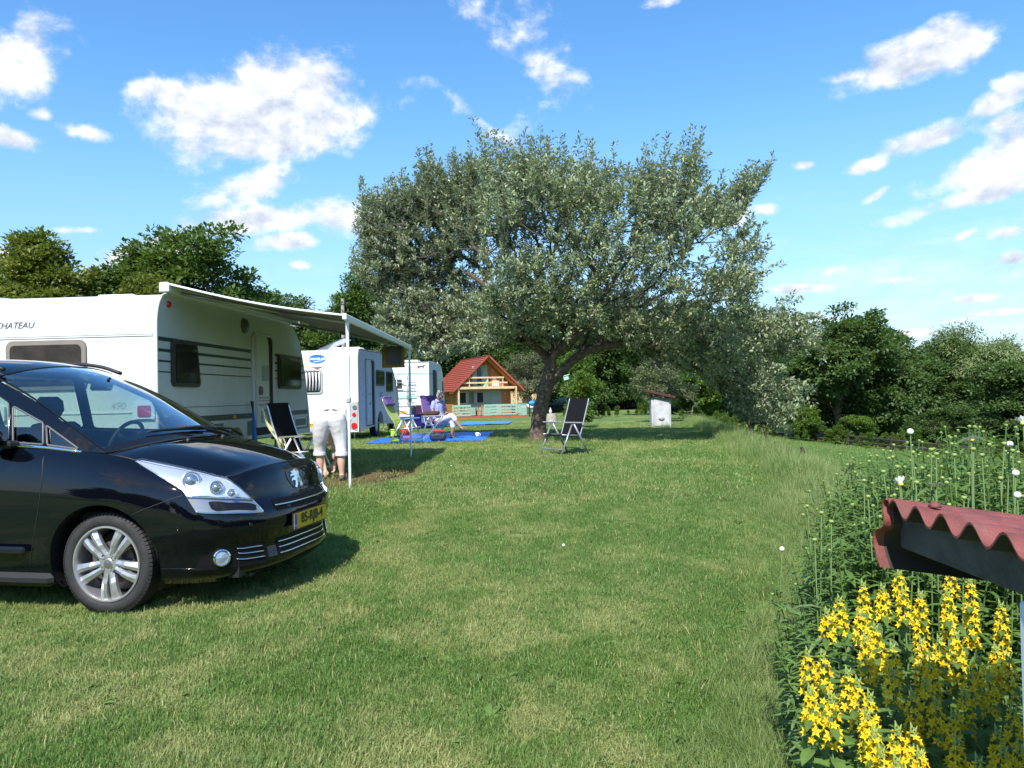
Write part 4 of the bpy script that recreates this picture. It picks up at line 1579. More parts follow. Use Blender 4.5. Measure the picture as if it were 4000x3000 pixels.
for wx in WHEEL_X:
    for s_ in (-1, 1):
        lm = MB()
        rows = []
        for y in (.935, .90, .56):
            rows.append([(wx + .397 * math.cos(a), s_ * (y if True else 0), .325 + .397 * math.sin(a)) for a in np.linspace(R(-25), R(205), 28)])
        # the outer rim follows the body skin
        rr = []
        for (x, y, z) in rows[0]:
            h = CAR_BVH.find_nearest(Vector((x, s_ * .9, z)))
            rr.append((x, h[0].y, z))
        rows[0] = rr
        rows[1] = [(x, y - s_ * .05, z) for x, y, z in rr]
        lm.grid(rows, flip=(s_ > 0))
        lm.prism([(.40 * math.cos(a), .40 * math.sin(a)) for a in np.linspace(R(-25), R(205), 20)], ((wx, s_ * .55, .325), (1, 0, 0), (0, 0, 1)), .01)
        lm.build('wheel_arch', [PLASTIC], car, smooth=False)

# -- wheels
def make_wheel_meshes():
    ty = MB()
    prof = [(.246, .085), (.254, .098), (.272, .106), (.296, .104), (.315, .096), (.327, .078), (.331, .05), (.332, .0), (.331, -.05), (.327, -.078), (.30, -.10), (.26, -.10), (.246, -.085)]
    ty.lathe(prof, axis='Y', n=72)
    # shoulder blocks with gaps between
    for k in range(72):
        a0, a1 = 2 * math.pi * (k + .12) / 72, 2 * math.pi * (k + .88) / 72
        for (ya, yb, ra, rb) in ((.098, .058, .316, .3345), (-.098, -.058, .316, .3345)):
            V = []
            for a in (a0, a1):
                for (y_, r_) in ((ya, ra), ((ya + yb) / 2 * 1.12, (ra + rb) / 2 + .0075), (yb, rb)):
                    V.append((r_ * math.cos(a), y_, r_ * math.sin(a)))
                V.append((.31 * math.cos(a), yb, .31 * math.sin(a)))
            ty.add(V, [(0, 1, 5, 4), (1, 2, 6, 5), (2, 3, 7, 6), (0, 3, 2, 1), (4, 5, 6, 7)])
    for y_ in (.03, -.03, .0):
        ty.lathe([(.333, y_ + .012), (.3345, y_ + .010), (.3345, y_ - .010), (.333, y_ - .012)], axis='Y', n=72)
    tyre = ty.mesh('tyre', RUBBER, True, 40)
    rm = MB()
    rm.lathe([(.250, .094), (.248, .102), (.238, .103), (.232, .094), (.228, .07), (.22, .0), (.224, -.09), (.246, -.09)], axis='Y', n=64)
    rim = rm.mesh('rim', ALLOY, True, 40)
    sp = MB()
    for k in range(5):
        a0 = -math.pi / 2 + 2 * math.pi * k / 5
        for sg in (-1, 1):
            # one half of a twin spoke: inner end near the hub, outer end on the rim, raised crease
            def pt(r_, t_, y_):
                a = a0 + t_ / r_
                return (r_ * math.cos(a), y_, r_ * math.sin(a))
            st = []
            for (r_, ta, tb, yc) in ((.058, .000, .040, .078), (.10, .004, .046, .083), (.13, .008, .053, .090), (.18, .011, .062, .090), (.233, .011, .074, .082)):
                tm = ta + (tb - ta) * .45
                st.append([pt(r_, sg * ta, yc - .012), pt(r_, sg * (ta + .003), yc), pt(r_, sg * tm, yc + .006), pt(r_, sg * tb * .985, yc - .006), pt(r_, sg * tb, yc - .03), pt(r_, sg * ta, yc - .035)])
            sp.grid(st, close_u=True, flip=(sg > 0))
    spokes = sp.mesh('spokes', ALLOY, False)
    hb = MB()
    hb.lathe([(.0, .086), (.030, .086), (.036, .080), (.055, .081), (.072, .076), (.078, .05), (.06, .0)], axis='Y', n=36)
    hub = hb.mesh('hub', ALLOY, True, 30)
    lg = MB()
    lg.lathe([(.0165, .0815), (.014, .0822), (.013, .080), (0, .0795)], axis='Y', n=14)
    lugs = lg.mesh('lug_hole', INK, True)
    cp = MB()
    cp.lathe([(0, .0895), (.022, .0890), (.029, .087)], axis='Y', n=20)
    cap = cp.mesh('hub_cap', ALLOY_DK, True)
    dk = MB()
    dk.lathe([(0, .01), (.14, .01), (.145, .0), (.145, -.02)], axis='Y', n=32)
    dk.box((.125, .022, .03), (.06, .05, .11), bev=.015)
    disc = dk.mesh('brake_disc', BRAKE, True, 30)
    bk = MB()
    bk.lathe([(0, -.06), (.20, -.06)], axis='Y', n=32)
    back = bk.mesh('wheel_back', INK)
    return tyre, rim, spokes, hub, lugs, cap, disc, back


WM = make_wheel_meshes()
for wx in WHEEL_X:
    for s_ in (-1, 1):
        wl = link_mesh('wheel', WM[0], car, (wx, s_ * .755, .325), (0, R(3), 0 if s_ > 0 else math.pi))
        for nm, me in zip(('rim', 'spokes', 'hub', 'lug_hole', 'hub_cap', 'brake_disc', 'wheel_back'), WM[1:]):
            for k in range(4 if nm == 'lug_hole' else 1):
                a = R(51 + 90 * k)
                link_mesh(nm, me, wl, (.054 * math.cos(a), 0, .054 * math.sin(a)) if nm == 'lug_hole' else None)

# -- inside
MB().box((-1.6, 0, .62), (3.2, 1.5, .06)).build('cabin_floor', [PAINT_IN], car)
dm = MB()
rows = []
for (x, z) in ((.06, 1.075), (-.15, 1.085), (-.42, 1.06), (-.62, 1.02), (-.70, .95), (-.68, .70)):
    rows.append([(x - .12 * abs(v) ** 2 * (1 if x > -.3 else .3), v * .745, z - .03 * abs(v) ** 3 + (.03 * math.exp(-((v - .5) / .22) ** 2) if -.66 < x < -.1 else 0)) for v in np.linspace(-1, 1, 21)])
dm.grid(rows)
dm.build('dashboard', [DASH], car, smooth=True)
sw = MB()
Mw = Matrix.Translation((-.80, .37, 1.05)) @ Matrix.Rotation(R(-66), 4, 'Y')
tor = [Mw @ Vector((.185 * math.cos(a), .185 * math.sin(a), 0)) for a in np.linspace(0, 2 * math.pi, 33)]
sw.tube(tor, .0165, 8, cap=False)
for a in (0, 120, 240):
    sw.tube([Mw @ Vector((0, 0, -.02)), Mw @ Vector((.18 * math.cos(R(a + 180)), .18 * math.sin(R(a + 180)), 0))], [.045, .02], 6)
sw.build('steering_wheel', [DASH], car, smooth=True)
for y in (-.37, .37):
    st = MB()
    st.box((-1.42, y, .92), (.16, .50, .62), rot=(0, R(-14), 0), bev=.05)
    st.box((-1.12, y, .66), (.50, .50, .16), bev=.05)
    so = st.build('front_seat', [SEAT], car, smooth=False)
    hr_ = MB()
    hr_.box((-1.53, y, 1.36), (.11, .27, .17), rot=(0, R(-10), 0), bev=.045)
    hr_.tube([(-1.50, y - .06, 1.2), (-1.52, y - .06, 1.32)], .008, 5)
    hr_.tube([(-1.50, y + .06, 1.2), (-1.52, y + .06, 1.32)], .008, 5)
    hr_.build('headrest', [SEAT], so)
for y in (-.45, 0, .45):
    MB().box((-2.45, y, .98), (.16, .42, .66), rot=(0, R(-16), 0), bev=.05).box((-2.57, y, 1.36), (.09, .24, .14), bev=.04).build('rear_seat', [SEAT], car)
mr = MB()
mr.box((-.735, .02, 1.515), (.035, .235, .075), rot=(0, R(15), 0), bev=.016)
mr.tube([(-.70, .02, 1.545), (-.66, .02, 1.575)], .012, 6)
mr.build('rear_view_mirror', [GLOSSBLK], car)
MB().box((-.78, -.05, 1.572), (.12, .16, .05), rot=(0, R(28), 0), bev=.02).build('sensor_pod', [PLASTIC], car)
for y in (-.38, .38):
    MB().box((-1.02, y, 1.585), (.15, .42, .018), rot=(0, R(22), 0), bev=.006).build('sun_visor', [SEAT], car)

# ------------------------------------------------------------------ caravans (local: X out of the door side, Y along the side away from the viewer, z up from the ground)
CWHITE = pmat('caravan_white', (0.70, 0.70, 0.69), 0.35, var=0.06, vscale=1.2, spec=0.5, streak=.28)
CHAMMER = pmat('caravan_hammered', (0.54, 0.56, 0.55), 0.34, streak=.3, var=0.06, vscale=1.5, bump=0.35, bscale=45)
CTRIM = pmat('caravan_trim', (0.66, 0.66, 0.65), 0.4)
CTRIM_DK = pmat('caravan_trim_dark', (0.10, 0.11, 0.11), 0.5)
CGREEN = pmat('stripe_green', (0.022, 0.052, 0.045), 0.4)
CGREEN_LT = pmat('panel_grey_green', (0.085, 0.125, 0.115), 0.45)
CGREY = pmat('caravan_grey', (0.36, 0.37, 0.38), 0.5)
TAUPE = pmat('window_taupe', (0.22, 0.19, 0.165), 0.45, var=0.1)
ACRYL = pmat('acrylic_dark', (0.016, 0.015, 0.014), 0.07, spec=0.6)
ACRYL_BROWN = pmat('acrylic_brown', (0.045, 0.038, 0.034), 0.16, var=0.35, vscale=5, spec=0.6)
CURTAIN = pmat('net_curtain', (0.55, 0.54, 0.57), 0.8)
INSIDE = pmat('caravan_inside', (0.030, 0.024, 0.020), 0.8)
RED_LENS = pmat('red_lens', (0.55, 0.010, 0.012), 0.15, spec=0.7)
AMBER = pmat('amber_lens', (0.75, 0.30, 0.02), 0.2)
TEAL = pmat('stripe_teal', (0.25, 0.42, 0.42), 0.45)
LOGO_BLUE = pmat('logo_blue', (0.020, 0.15, 0.42), 0.4)
INK_GREY = pmat('ink_grey', (0.10, 0.10, 0.13), 0.5)
INK_PALE = pmat('ink_pale', (0.52, 0.52, 0.52), 0.5)
ALU = pmat('aluminium', (0.62, 0.62, 0.63), 0.35, 0.85)
WHITE_ALU = pmat('white_lacquer', (0.80, 0.81, 0.82), 0.3)


class Frame:
    """caravan-local directions for mesh code"""
    X, Y, Z = Vector((1, 0, 0)), Vector((0, 1, 0)), Vector((0, 0, 1))


def side_panel(mb, poly, off, depth, mi=0):
    """poly in (Y, z) on the door side; grows outwards"""
    mb.prism(poly, ((off, 0, 0), (0, 1, 0), (0, 0, 1)), depth, mi)


def rear_panel(mb, poly, off, depth, mi=0):
    """poly in (X, z) on the tail; grows towards the viewer"""
    mb.prism(poly, ((0, -off, 0), (1, 0, 0), (0, 0, 1)), depth, mi)


def at_c(pl, c):
    return [(a + c[0], b + c[1]) for a, b in pl]


def caravan_body(root, outline, W, arch_y, mats, skirt=0.5, arch_r=0.40, rail=None):
    """outline: side silhouette from the rear bottom up, over the roof and down the nose"""
    up = crom(np.array(outline), 6)
    L = outline[-1][0]
    bot = [(L, skirt)]
    arch = [(arch_y + arch_r * math.cos(a), 0.36 + arch_r * math.sin(a)) for a in np.linspace(0, math.pi, 14) if 0.36 + arch_r * math.sin(a) > skirt]
    poly = [tuple(p) for p in up] + arch
    V, F = cdt(poly[::-1], (), 0.5)
    mb = MB()
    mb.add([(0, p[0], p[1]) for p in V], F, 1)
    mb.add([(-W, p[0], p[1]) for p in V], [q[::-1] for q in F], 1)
    for i in range(len(poly)):
        a, b = poly[i], poly[(i + 1) % len(poly)]
        mb.add([(0, a[0], a[1]), (0, b[0], b[1]), (-W, b[0], b[1]), (-W, a[0], a[1])], [(0, 1, 2, 3)], 0)
    body = mb.build('body', mats, root)
    rl = MB()
    for x in (-.004, -W + .004):
        rl.tube([(x, p[0], p[1]) for p in up], 0.020, 6)
    rl.build('edge_rail', [rail or CTRIM], root, smooth=True)
    for x in (-.20, -W + .20):
        w_ = MB().lathe([(.20, .08), (.30, .09), (.325, .06), (.325, -.06), (.30, -.09), (.0, -.09)], (x, arch_y, .315), axis='X', n=28)
        wo = w_.build('wheel', [RUBBER], root, smooth=True, angle=40)
        MB().lathe([(0, .075), (.09, .085), (.19, .07), (.2, .06)], (x, arch_y, .315), axis='X', n=20).build('hub', [CTRIM], wo, smooth=True)
    ch = MB()
    ch.box((-W / 2, arch_y - .2, .40), (W * .5, outline[-1][0] * .8, .12))
    ch.box((-W / 2, L + .55, .42), (.09, 1.3, .09))
    ch.tube([(-W * .3, L - .2, .42), (-W / 2, L + 1.1, .42)], .04, 6)
    ch.tube([(-W * .7, L - .2, .42), (-W / 2, L + 1.1, .42)], .04, 6)
    ch.build('chassis', [CTRIM_DK], root)
    jw = MB().tube([(-W / 2 + .1, L + .9, .1), (-W / 2 + .1, L + .9, .75)], .025, 6)
    jw.lathe([(.03, -.03), (.1, -.03), (.1, .03), (.03, .03)], (-W / 2 + .1, L + .9, .10), axis='X', n=14)
    jw.build('jockey_wheel', [CTRIM_DK], root)
    for (x, y) in ((-.25, .35), (-W + .25, .35), (-.25, L - .6), (-W + .25, L - .6)):
        MB().tube([(x, y, skirt + .05), (x, y + .05, .0)], .02, 5).box((x, y + .05, .012), (.14, .14, .02)).build('corner_steady', [ALU], root)
    return body


def window_side(root, y0, y1, z0, z1, frame_m, glass_m, r_=.08, fr=.05, taper=0.0, out=.025):
    c = ((y0 + y1) / 2, (z0 + z1) / 2)
    w_, h_ = y1 - y0, z1 - z0
    pl = at_c(rrect(w_, h_, r_), c)
    if taper:
        pl = [(y - taper * (z - z0) / h_ * (1 if y > c[0] else 0), z) for y, z in pl]
    mb = MB()
    side_panel(mb, pl, .0, out)
    fo = mb.build('window', [frame_m], root)
    mb = MB()
    pl2 = at_c(rrect(w_ - fr * 2, h_ - fr * 2, max(.01, r_ - fr * .6)), c)
    if taper:
        pl2 = [(y - taper * (z - z0) / h_ * (1 if y > c[0] else 0), z) for y, z in pl2]
    side_panel(mb, pl2, out + .0005, .012)
    mb.build('pane', [glass_m], fo)
    return fo


def window_rear(root, x0, x1, z0, z1, frame_m, glass_m, r_=.09, fr=.06, out=.03):
    c = ((x0 + x1) / 2, (z0 + z1) / 2)
    mb = MB()
    rear_panel(mb, at_c(rrect(x1 - x0, z1 - z0, r_), c), 0, out)
    fo = mb.build('window', [frame_m], root)
    mb = MB()
    rear_panel(mb, at_c(rrect(x1 - x0 - 2 * fr, z1 - z0 - 2 * fr, max(.015, r_ - fr * .5)), c), out + .0005, .010)
    mb.build('pane', [glass_m], fo)
    return fo


# ---- the front caravan with the awning
C1 = thing('caravan', 'large white caravan with dark green side stripes and open door, behind the black car', 'caravan', (-4.51, 9.6, .43), R(-3.2))
W1 = 2.3
OUT1 = [(0, .5), (0, 1.2), (.0, 2.05), (.015, 2.30), (.09, 2.49), (.26, 2.585), (.8, 2.61), (2.4, 2.63), (4.43, 2.62), (4.95, 2.55), (5.25, 2.40), (5.45, 2.17), (5.66, 1.68), (5.88, .90), (5.92, .5)]
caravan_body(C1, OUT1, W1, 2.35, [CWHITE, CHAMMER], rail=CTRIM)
st = MB()
for (z, h_) in ((1.995, .052), (1.85, .040), (1.71, .027), (1.57, .017)):
    nose = float(np.interp(z, [1.5, 1.7, 2.17], [5.72, 5.63, 5.43]))
    for (a, b) in ((.02, 2.98), (4.04, nose)):
        m_ = MB()
        side_panel(m_, [(a, z - h_ / 2), (b, z - h_ / 2), (b, z + h_ / 2), (a, z + h_ / 2)], .0, .003)
        m_.build('stripe', [CGREEN], C1)
for (a, b, z0, z1, m_) in ((.02, 2.98, .885, .97, CGREEN), (4.04, 5.83, .885, .97, CGREEN), (.02, 1.90, .60, .84, CGREEN_LT), (2.80, 2.98, .60, .84, CGREEN_LT), (4.04, 5.84, .60, .84, CGREEN_LT)):
    q = MB()
    side_panel(q, [(a, z0), (b, z0), (b, z1), (a, z1)], .0, .004)
    q.build('side_band', [m_], C1)
q = MB()
side_panel(q, [(.02, 1.098), (2.98, 1.098), (2.98, 1.106), (.02, 1.106)], 0, .006)
q.build('side_moulding', [CTRIM_DK], C1)
window_side(C1, .34, 1.10, 1.38, 2.0, pmat('window_brown', (0.055, 0.042, 0.035), 0.3), ACRYL, taper=.10, out=.05)
window_side(C1, 4.18, 5.36, 1.38, 2.01, pmat('window_brown', (0, 0, 0)), ACRYL, taper=.0, out=.045)
q = MB()
side_panel(q, [(3.04, .58), (3.95, .58), (3.95, 2.24), (3.88, 2.31), (3.10, 2.31), (3.04, 2.26)], 0, .004)
door = q.build('doorway', [INSIDE], C1)
q = MB()
fr = [(3.04, .58), (3.04, 2.24), (3.10, 2.31), (3.88, 2.31), (3.95, 2.24), (3.95, .58)]
q.tube([(.012, a, b) for a, b in fr], .028, 6)
q.build('door_frame', [CTRIM], door)
q = MB()
side_panel(q, [(3.06, .72), (3.60, .72), (3.60, 2.10), (3.56, 2.23), (3.48, 2.28), (3.06, 2.28)], .035, .035)
leaf = q.build('door', [pmat('door_liner', (0.62, 0.61, 0.58), 0.55)], C1)
q = MB()
side_panel(q, at_c(rrect(.26, .26, .04), (3.40, 1.64)), .0705, .03)
q.build('waste_bin', [CGREY], leaf)
q = MB()
side_panel(q, at_c(rrect(.15, .15, .06), (3.20, 1.34)), .0705, .02)
q.build('lock_plate', [CTRIM_DK], leaf)
q = MB()
side_panel(q, at_c(rrect(.34, .22, .04), (3.38, .90)), .0705, .02)
side_panel(q, at_c(rrect(.46, .03, .012), (3.36, 1.10)), .0705, .02)
side_panel(q, at_c(rrect(.46, .03, .012), (3.36, 1.22)), .0705, .02)
q.build('door_pocket', [CGREY], leaf)
q = MB()
side_panel(q, [(3.06, 1.165), (3.60, 1.165), (3.60, 1.175), (3.06, 1.175)], .0706, .003)
q.build('door_split', [CTRIM_DK], leaf)
q = MB()
side_panel(q, at_c(rrect(.74, .20, .03), (5.36, .735)), .0045, .012)
hatch = q.build('service_hatch', [CTRIM], C1)
q = MB()
side_panel(q, at_c(rrect(.62, .13, .02), (5.36, .735)), .017, .004)
q.build('hatch_panel', [CGREEN_LT], hatch)
q = MB().lathe([(0, .03), (.03, .028), (.045, .014), (.05, 0)], (0, .31, 2.46), axis='X', n=14)
q.build('marker_lamp', [RED_LENS], C1, smooth=True)
MB().lathe([(0, .06), (.10, .05), (.13, 0)], (0, 2.72, 2.40), axis='X', n=16).build('awning_lamp', [AMBER if False else CTRIM_DK], C1, smooth=True)
q = MB()
side_panel(q, at_c(rrect(.10, .05, .02), (2.28, .925)), .0045, .012)
q.build('side_reflector', [AMBER], C1)
# tail of the front caravan
window_rear(C1, -1.98, -.32 - .60, 1.36, 2.0, TAUPE, ACRYL_BROWN)
q = MB()
for z in (2.035, 2.060):
    rear_panel(q, [(-W1 + .02, z - .007), (-.05, z - .007), (-.05, z + .007), (-W1 + .02, z + .007)], 0, .012)
q.build('tail_moulding', [CTRIM], C1)
q = MB()
rear_panel(q, at_c(rrect(.28, .20, .02), (-.16, 1.07)), 0, .04)
q.build('tail_lamp', [WHITE_ALU], C1)
q2 = MB()
rear_panel(q2, at_c(rrect(.17, .14, .02), (-.15, 1.07)), .0405, .012)
q2.build('tail_lamp_lens', [RED_LENS], bpy.data.objects['tail_lamp'])
q = MB()
rear_panel(q, at_c(rrect(.28, .20, .02), (-W1 + .16, 1.07)), 0, .04)
tl2 = q.build('tail_lamp', [WHITE_ALU], C1)
q2 = MB()
rear_panel(q2, at_c(rrect(.17, .14, .02), (-W1 + .15, 1.07)), .0405, .012)
q2.build('tail_lamp_lens', [RED_LENS], tl2)
q = MB()
rear_panel(q, [(-W1 + .34, 1.045), (-.34, 1.045), (-.34, 1.06), (-W1 + .34, 1.06)], 0, .012)
q.build('tail_moulding', [CTRIM], C1)
q = MB()
put_text(q, 'CHATEAU', .118, (-2.15, -.001, 2.165), (1, 0, 0), (0, 0, 1), .003, 0, shear=.30, space=.96)
q.build('lettering', [INK_GREY], C1)
q = MB()
put_text(q, '490', .13, (-.62, -.001, 1.10), (1, 0, 0), (0, 0, 1), .003, 0, shear=.25)
q.build('lettering', [INK_PALE], C1)
MB().box((-1.1, 1.2, 2.66), (.55, .55, .10), bev=.03).build('roof_vent', [CWHITE], C1)

# ---- roll-out awning on the front caravan
AW = thing('awning', 'grey striped roll-out awning on the side of the front caravan, held by two white poles', 'awning', (-4.51, 9.6, .43), R(-3.2))
M1i = (Matrix.Translation((-4.51, 9.6, .43)) @ Matrix.Rotation(R(-3.2), 4, 'Z')).inverted()
cs = MB()
cs.tube([(.06, .10, 2.665), (.06, 5.05, 2.675)], .058, 10)
cs.box((.055, 2.57, 2.625), (.11, 4.9, .05), bev=.01)
cs.box((.06, .09, 2.655), (.13, .03, .13), bev=.02)
cs.box((.06, 5.06, 2.655), (.13, .03, .13), bev=.02)
cs.build('case', [WHITE_ALU], AW, smooth=False)
T1 = M1i @ Vector((-2.14, 9.88, 2.66))
T2 = M1i @ Vector((-1.99, 14.72, 2.585))
FAB = bpy.data.materials.new('awning_fabric')
FAB.use_nodes = True
_t = NT(FAB.node_tree)
_b = FAB.node_tree.nodes['Principled BSDF']
_co = _t.n('ShaderNodeTexCoord').outputs['Object']
_w1 = _t.n('ShaderNodeTexWave', wave_type='BANDS', bands_direction='Y', ins={'Vector': _co, 'Scale': 1.55}).outputs['Fac']
_w2 = _t.n('ShaderNodeTexWave', wave_type='BANDS', bands_direction='Y', ins={'Vector': _co, 'Scale': 6.2}).outputs['Fac']
_t.put(_b.inputs['Base Color'], _t.mix(_t.smooth(_w2, .55, .75, 0, .6), _t.mix(_t.smooth(_w1, .45, .55), (.24, .23, .22), (.36, .35, .335)), (.15, .145, .14)))
_b.inputs['Roughness'].default_value = 0.85
fb = MB()
rows = []
for i in range(13):
    f = i / 12
    a, b = Vector((.10, .14, 2.70)), Vector((.10, 5.0, 2.70))
    row = []
    for j in range(21):
        g = j / 20
        p = a.lerp(b, g).lerp(T1.lerp(T2, g) + Vector((0, 0, .03)), f)
        p.z -= .05 * math.sin(math.pi * f) + .006 * math.sin(g * 24) * f * (1 - f) * 4
        row.append(p)
    rows.append(row)
fb.grid(rows)
fab = fb.build('fabric', [FAB], AW, smooth=True)
MB().tube([r_[0] + Vector((0, -.012, 0)) for r_ in rows], .016, 6).build('edge_hem', [WHITE_ALU], AW, smooth=True)
rd = (T2 - T1).normalized()
rm_ = MB()
q0, q1 = T1 - rd * .16, T2 + rd * .16
nrm = Vector((rd.y, -rd.x, 0)).normalized()
Mr = Matrix((nrm, rd, nrm.cross(rd) * 1.0)).transposed()
rm_.box((q0 + q1) / 2, (.055, (q1 - q0).length, .085), rot=Mr, bev=.012)
rm_.build('front_rail', [WHITE_ALU], AW)
for g in (.06, .94):
    a = Vector((.10, .14 + 4.86 * g, 2.62))
    b = T1.lerp(T2, g) + Vector((-.03, 0, -.03))
    e = a.lerp(b, .5) + Vector((0, .55 if g < .5 else -.55, .0))
    MB().tube([a, e], .022, 6).tube([e, b], .022, 6).build('folding_arm', [ALU], AW, smooth=True)
for tp, base in ((T1, Vector((-2.14, 9.88, 0))), (T2, Vector((-1.99, 14.72, 0)))):
    base.z = gzf(base.x, base.y) - .01
    bt = M1i @ base
    mid = bt.lerp(tp, .52)
    pl = MB()
    pl.box((bt + mid) / 2, (.030, .036, (mid - bt).length), rot=(mid - bt).to_track_quat('Z', 'Y').to_matrix(), bev=.006)
    pl.box((tp + mid) / 2, (.038, .044, (tp - mid).length), rot=(tp - mid).to_track_quat('Z', 'Y').to_matrix(), bev=.006)
    pl.box(bt + Vector((0, 0, .012)), (.07, .09, .02), bev=.005)
    po = pl.build('pole', [WHITE_ALU], AW)
    MB().box(mid, (.055, .06, .07), bev=.01).build('clamp', [CGREY], po)

# ---- middle caravan
C2 = thing('caravan', 'white caravan with blue oval badge and curtained tail window, second in the row', 'caravan', (-4.26, 21.0, .44), R(-3.5))
W2 = 2.2
OUT2 = [(0, .24), (0, 1.2), (.0, 2.2), (.02, 2.40), (.09, 2.51), (.22, 2.545), (1.2, 2.56), (2.89, 2.56), (3.6, 2.45), (4.18, 2.17), (4.77, 1.67), (5.10, 1.1), (5.2, .65), (5.2, .28)]
caravan_body(C2, OUT2, W2, 2.50, [CWHITE, pmat('caravan_side_shaded', (0.66, 0.68, 0.72), 0.3, var=.05)], skirt=.26, rail=CTRIM_DK)  # bluish grey of the shaded side is put into its paint colour
wn = window_rear(C2, -1.92, -1.02, 1.32, 2.0, CGREY, ACRYL, r_=.10, fr=.05)
for k in range(9):
    q = MB()
    x = -1.83 + .09 * k
    q.tube([(x, -.0445, 1.40), (x + .012, -.0445, 1.66), (x, -.0445, 1.92)], [.030, .022, .034], 6, flat=.25)
    q.v = [(a, -.047 + (b + .0445) * .25, c) for a, b, c in q.v]
    q.build('curtain_fold', [CURTAIN], wn, smooth=True)
q = MB()
rear_panel(q, [(.24 * math.cos(a) - 1.17, .125 * math.sin(a) + 2.29) for a in np.linspace(0, 2 * math.pi, 33)[:-1]], 0, .004)
rear_panel(q, [(.262 * math.cos(a) - 1.17, .140 * math.sin(a) + 2.29) for a in np.linspace(0, 2 * math.pi, 33)[:-1]], 0, .002, 1)
bd2 = q.build('badge', [LOGO_BLUE, INK_PALE], C2)
q = MB()
put_text(q, 'CARAVELAIR', .088, (-1.17, -.004, 2.295), (1, 0, 0), (0, 0, 1), .003, 0, center=True, bold=.003, space=.92)
rear_panel(q, [(-1.29, 2.20), (-1.02, 2.235), (-1.0, 2.25), (-1.25, 2.225)], .006, .002)
q.build('lettering', [WHITE_INK], bd2)
q = MB()
rear_panel(q, [(-1.32, 2.065), (-1.17, 2.018), (-1.03, 2.065)], 0, .02)
q.build('brake_lamp', [RED_LENS], C2)
q = MB()
rear_panel(q, [(-W2 + .02, 2.095), (-.03, 2.095), (-.03, 2.115), (-W2 + .02, 2.115)], 0, .008)
q.build('tail_moulding', [CTRIM], C2)
CL = [(-.03, 1.08), (-.16, 1.07), (-.30, .98), (-.40, .84), (-.44, .66), (-.40, .48), (-.30, .36), (-.06, .28)]
for sg in (1, -1):
    pl = CL if sg > 0 else [(-W2 - x, z) for x, z in CL][::-1]
    q = MB()
    rear_panel(q, pl[::-1], 0, .025)
    lc = q.build('lamp_cluster', [CGREY], C2)
    for (x, z, r_, m_) in ((-.14, .72, .055, RED_LENS), (-.14, .415, .085, RED_LENS), (-.27, .60, .05, CTRIM), (-.12, .92, .06, CTRIM_DK)):
        x = x if sg > 0 else -W2 - x
        q = MB()
        rear_panel(q, [(x + r_ * math.cos(a), z + r_ * math.sin(a)) for a in np.linspace(0, 2 * math.pi, 19)[:-1]], .0255, .02)
        q.build('round_lamp', [m_], lc)
q = MB()
rear_panel(q, at_c(rrect(.50, .12, .01), (-1.18, .44)), .0, .01)
q.build('number_plate', [YELLOW_PLATE], C2)
q2 = MB()
put_text(q2, '77', .10, (-1.42, -.01, .405), (1, 0, 0), (0, 0, 1), .002)
q2.build('lettering', [INK], bpy.data.objects['number_plate.001'])
q = MB()
rear_panel(q, [(-W2 + .3, .27), (-.3, .27), (-.3, .36), (-W2 + .3, .36)], 0, .03)
q.build('bumper', [CGREY], C2)
q = MB()
side_panel(q, [(.70, .36), (1.72, .36), (1.72, 2.22), (1.66, 2.30), (.76, 2.30), (.70, 2.24)], 0, .004)
dw = q.build('doorway', [INSIDE], C2)
q = MB().tube([(.012, a, b) for a, b in [(.70, .36), (.70, 2.24), (.76, 2.30), (1.66, 2.30), (1.72, 2.24), (1.72, .36)]], .022, 6)
q.build('door_frame', [CGREY], dw)
q = MB()
side_panel(q, [(.72, .40), (1.22, .40), (1.22, 2.16), (1.14, 2.27), (.72, 2.27)], .03, .03)
d2 = q.build('door', [CTRIM], C2)
for z in (1.30, 1.02, .5):
    q = MB()
    side_panel(q, at_c(rrect(.14, .09, .03), (.95, z)), .0605, .03)
    q.build('latch', [ALU], d2)
window_side(C2, 1.98, 3.02, 1.54, 2.03, CTRIM_DK, ACRYL, out=.03)
window_side(C2, 3.32, 4.20, 1.36, 2.03, CTRIM_DK, ACRYL, out=.03)
q = MB()
side_panel(q, at_c(rrect(.98, .42, .04), (3.88, .58)), 0, .012)
q.build('service_hatch', [CTRIM], C2)
q = MB()
side_panel(q, at_c(rrect(.34, .16, .02), (2.62, 1.28)), 0, .012)
q.build('fridge_vent', [CGREY], C2)
q = MB()
side_panel(q, [(1.76, .40), (5.1, .40), (5.1, .43), (1.76, .43)], 0, .004)
q.build('side_moulding', [CGREY], C2)
MB().box((-.55, .95, 2.60), (.85, .55, .10), bev=.04).build('roof_vent', [CWHITE], C2)
q = MB()
hgm = Matrix.Rotation(R(28), 3, 'Y')
q.box((-1.1, 1.5, 2.80), (.85, .75, .035), rot=Euler((0, R(-22), 0)), bev=.015)
hz_ = q.build('roof_hatch', [glass_mat('smoked_hatch', (.55, .6, .63))], C2)
MB().box((-1.1, 1.5, 2.59), (.9, .8, .05), bev=.015).build('hatch_frame', [CTRIM], C2)

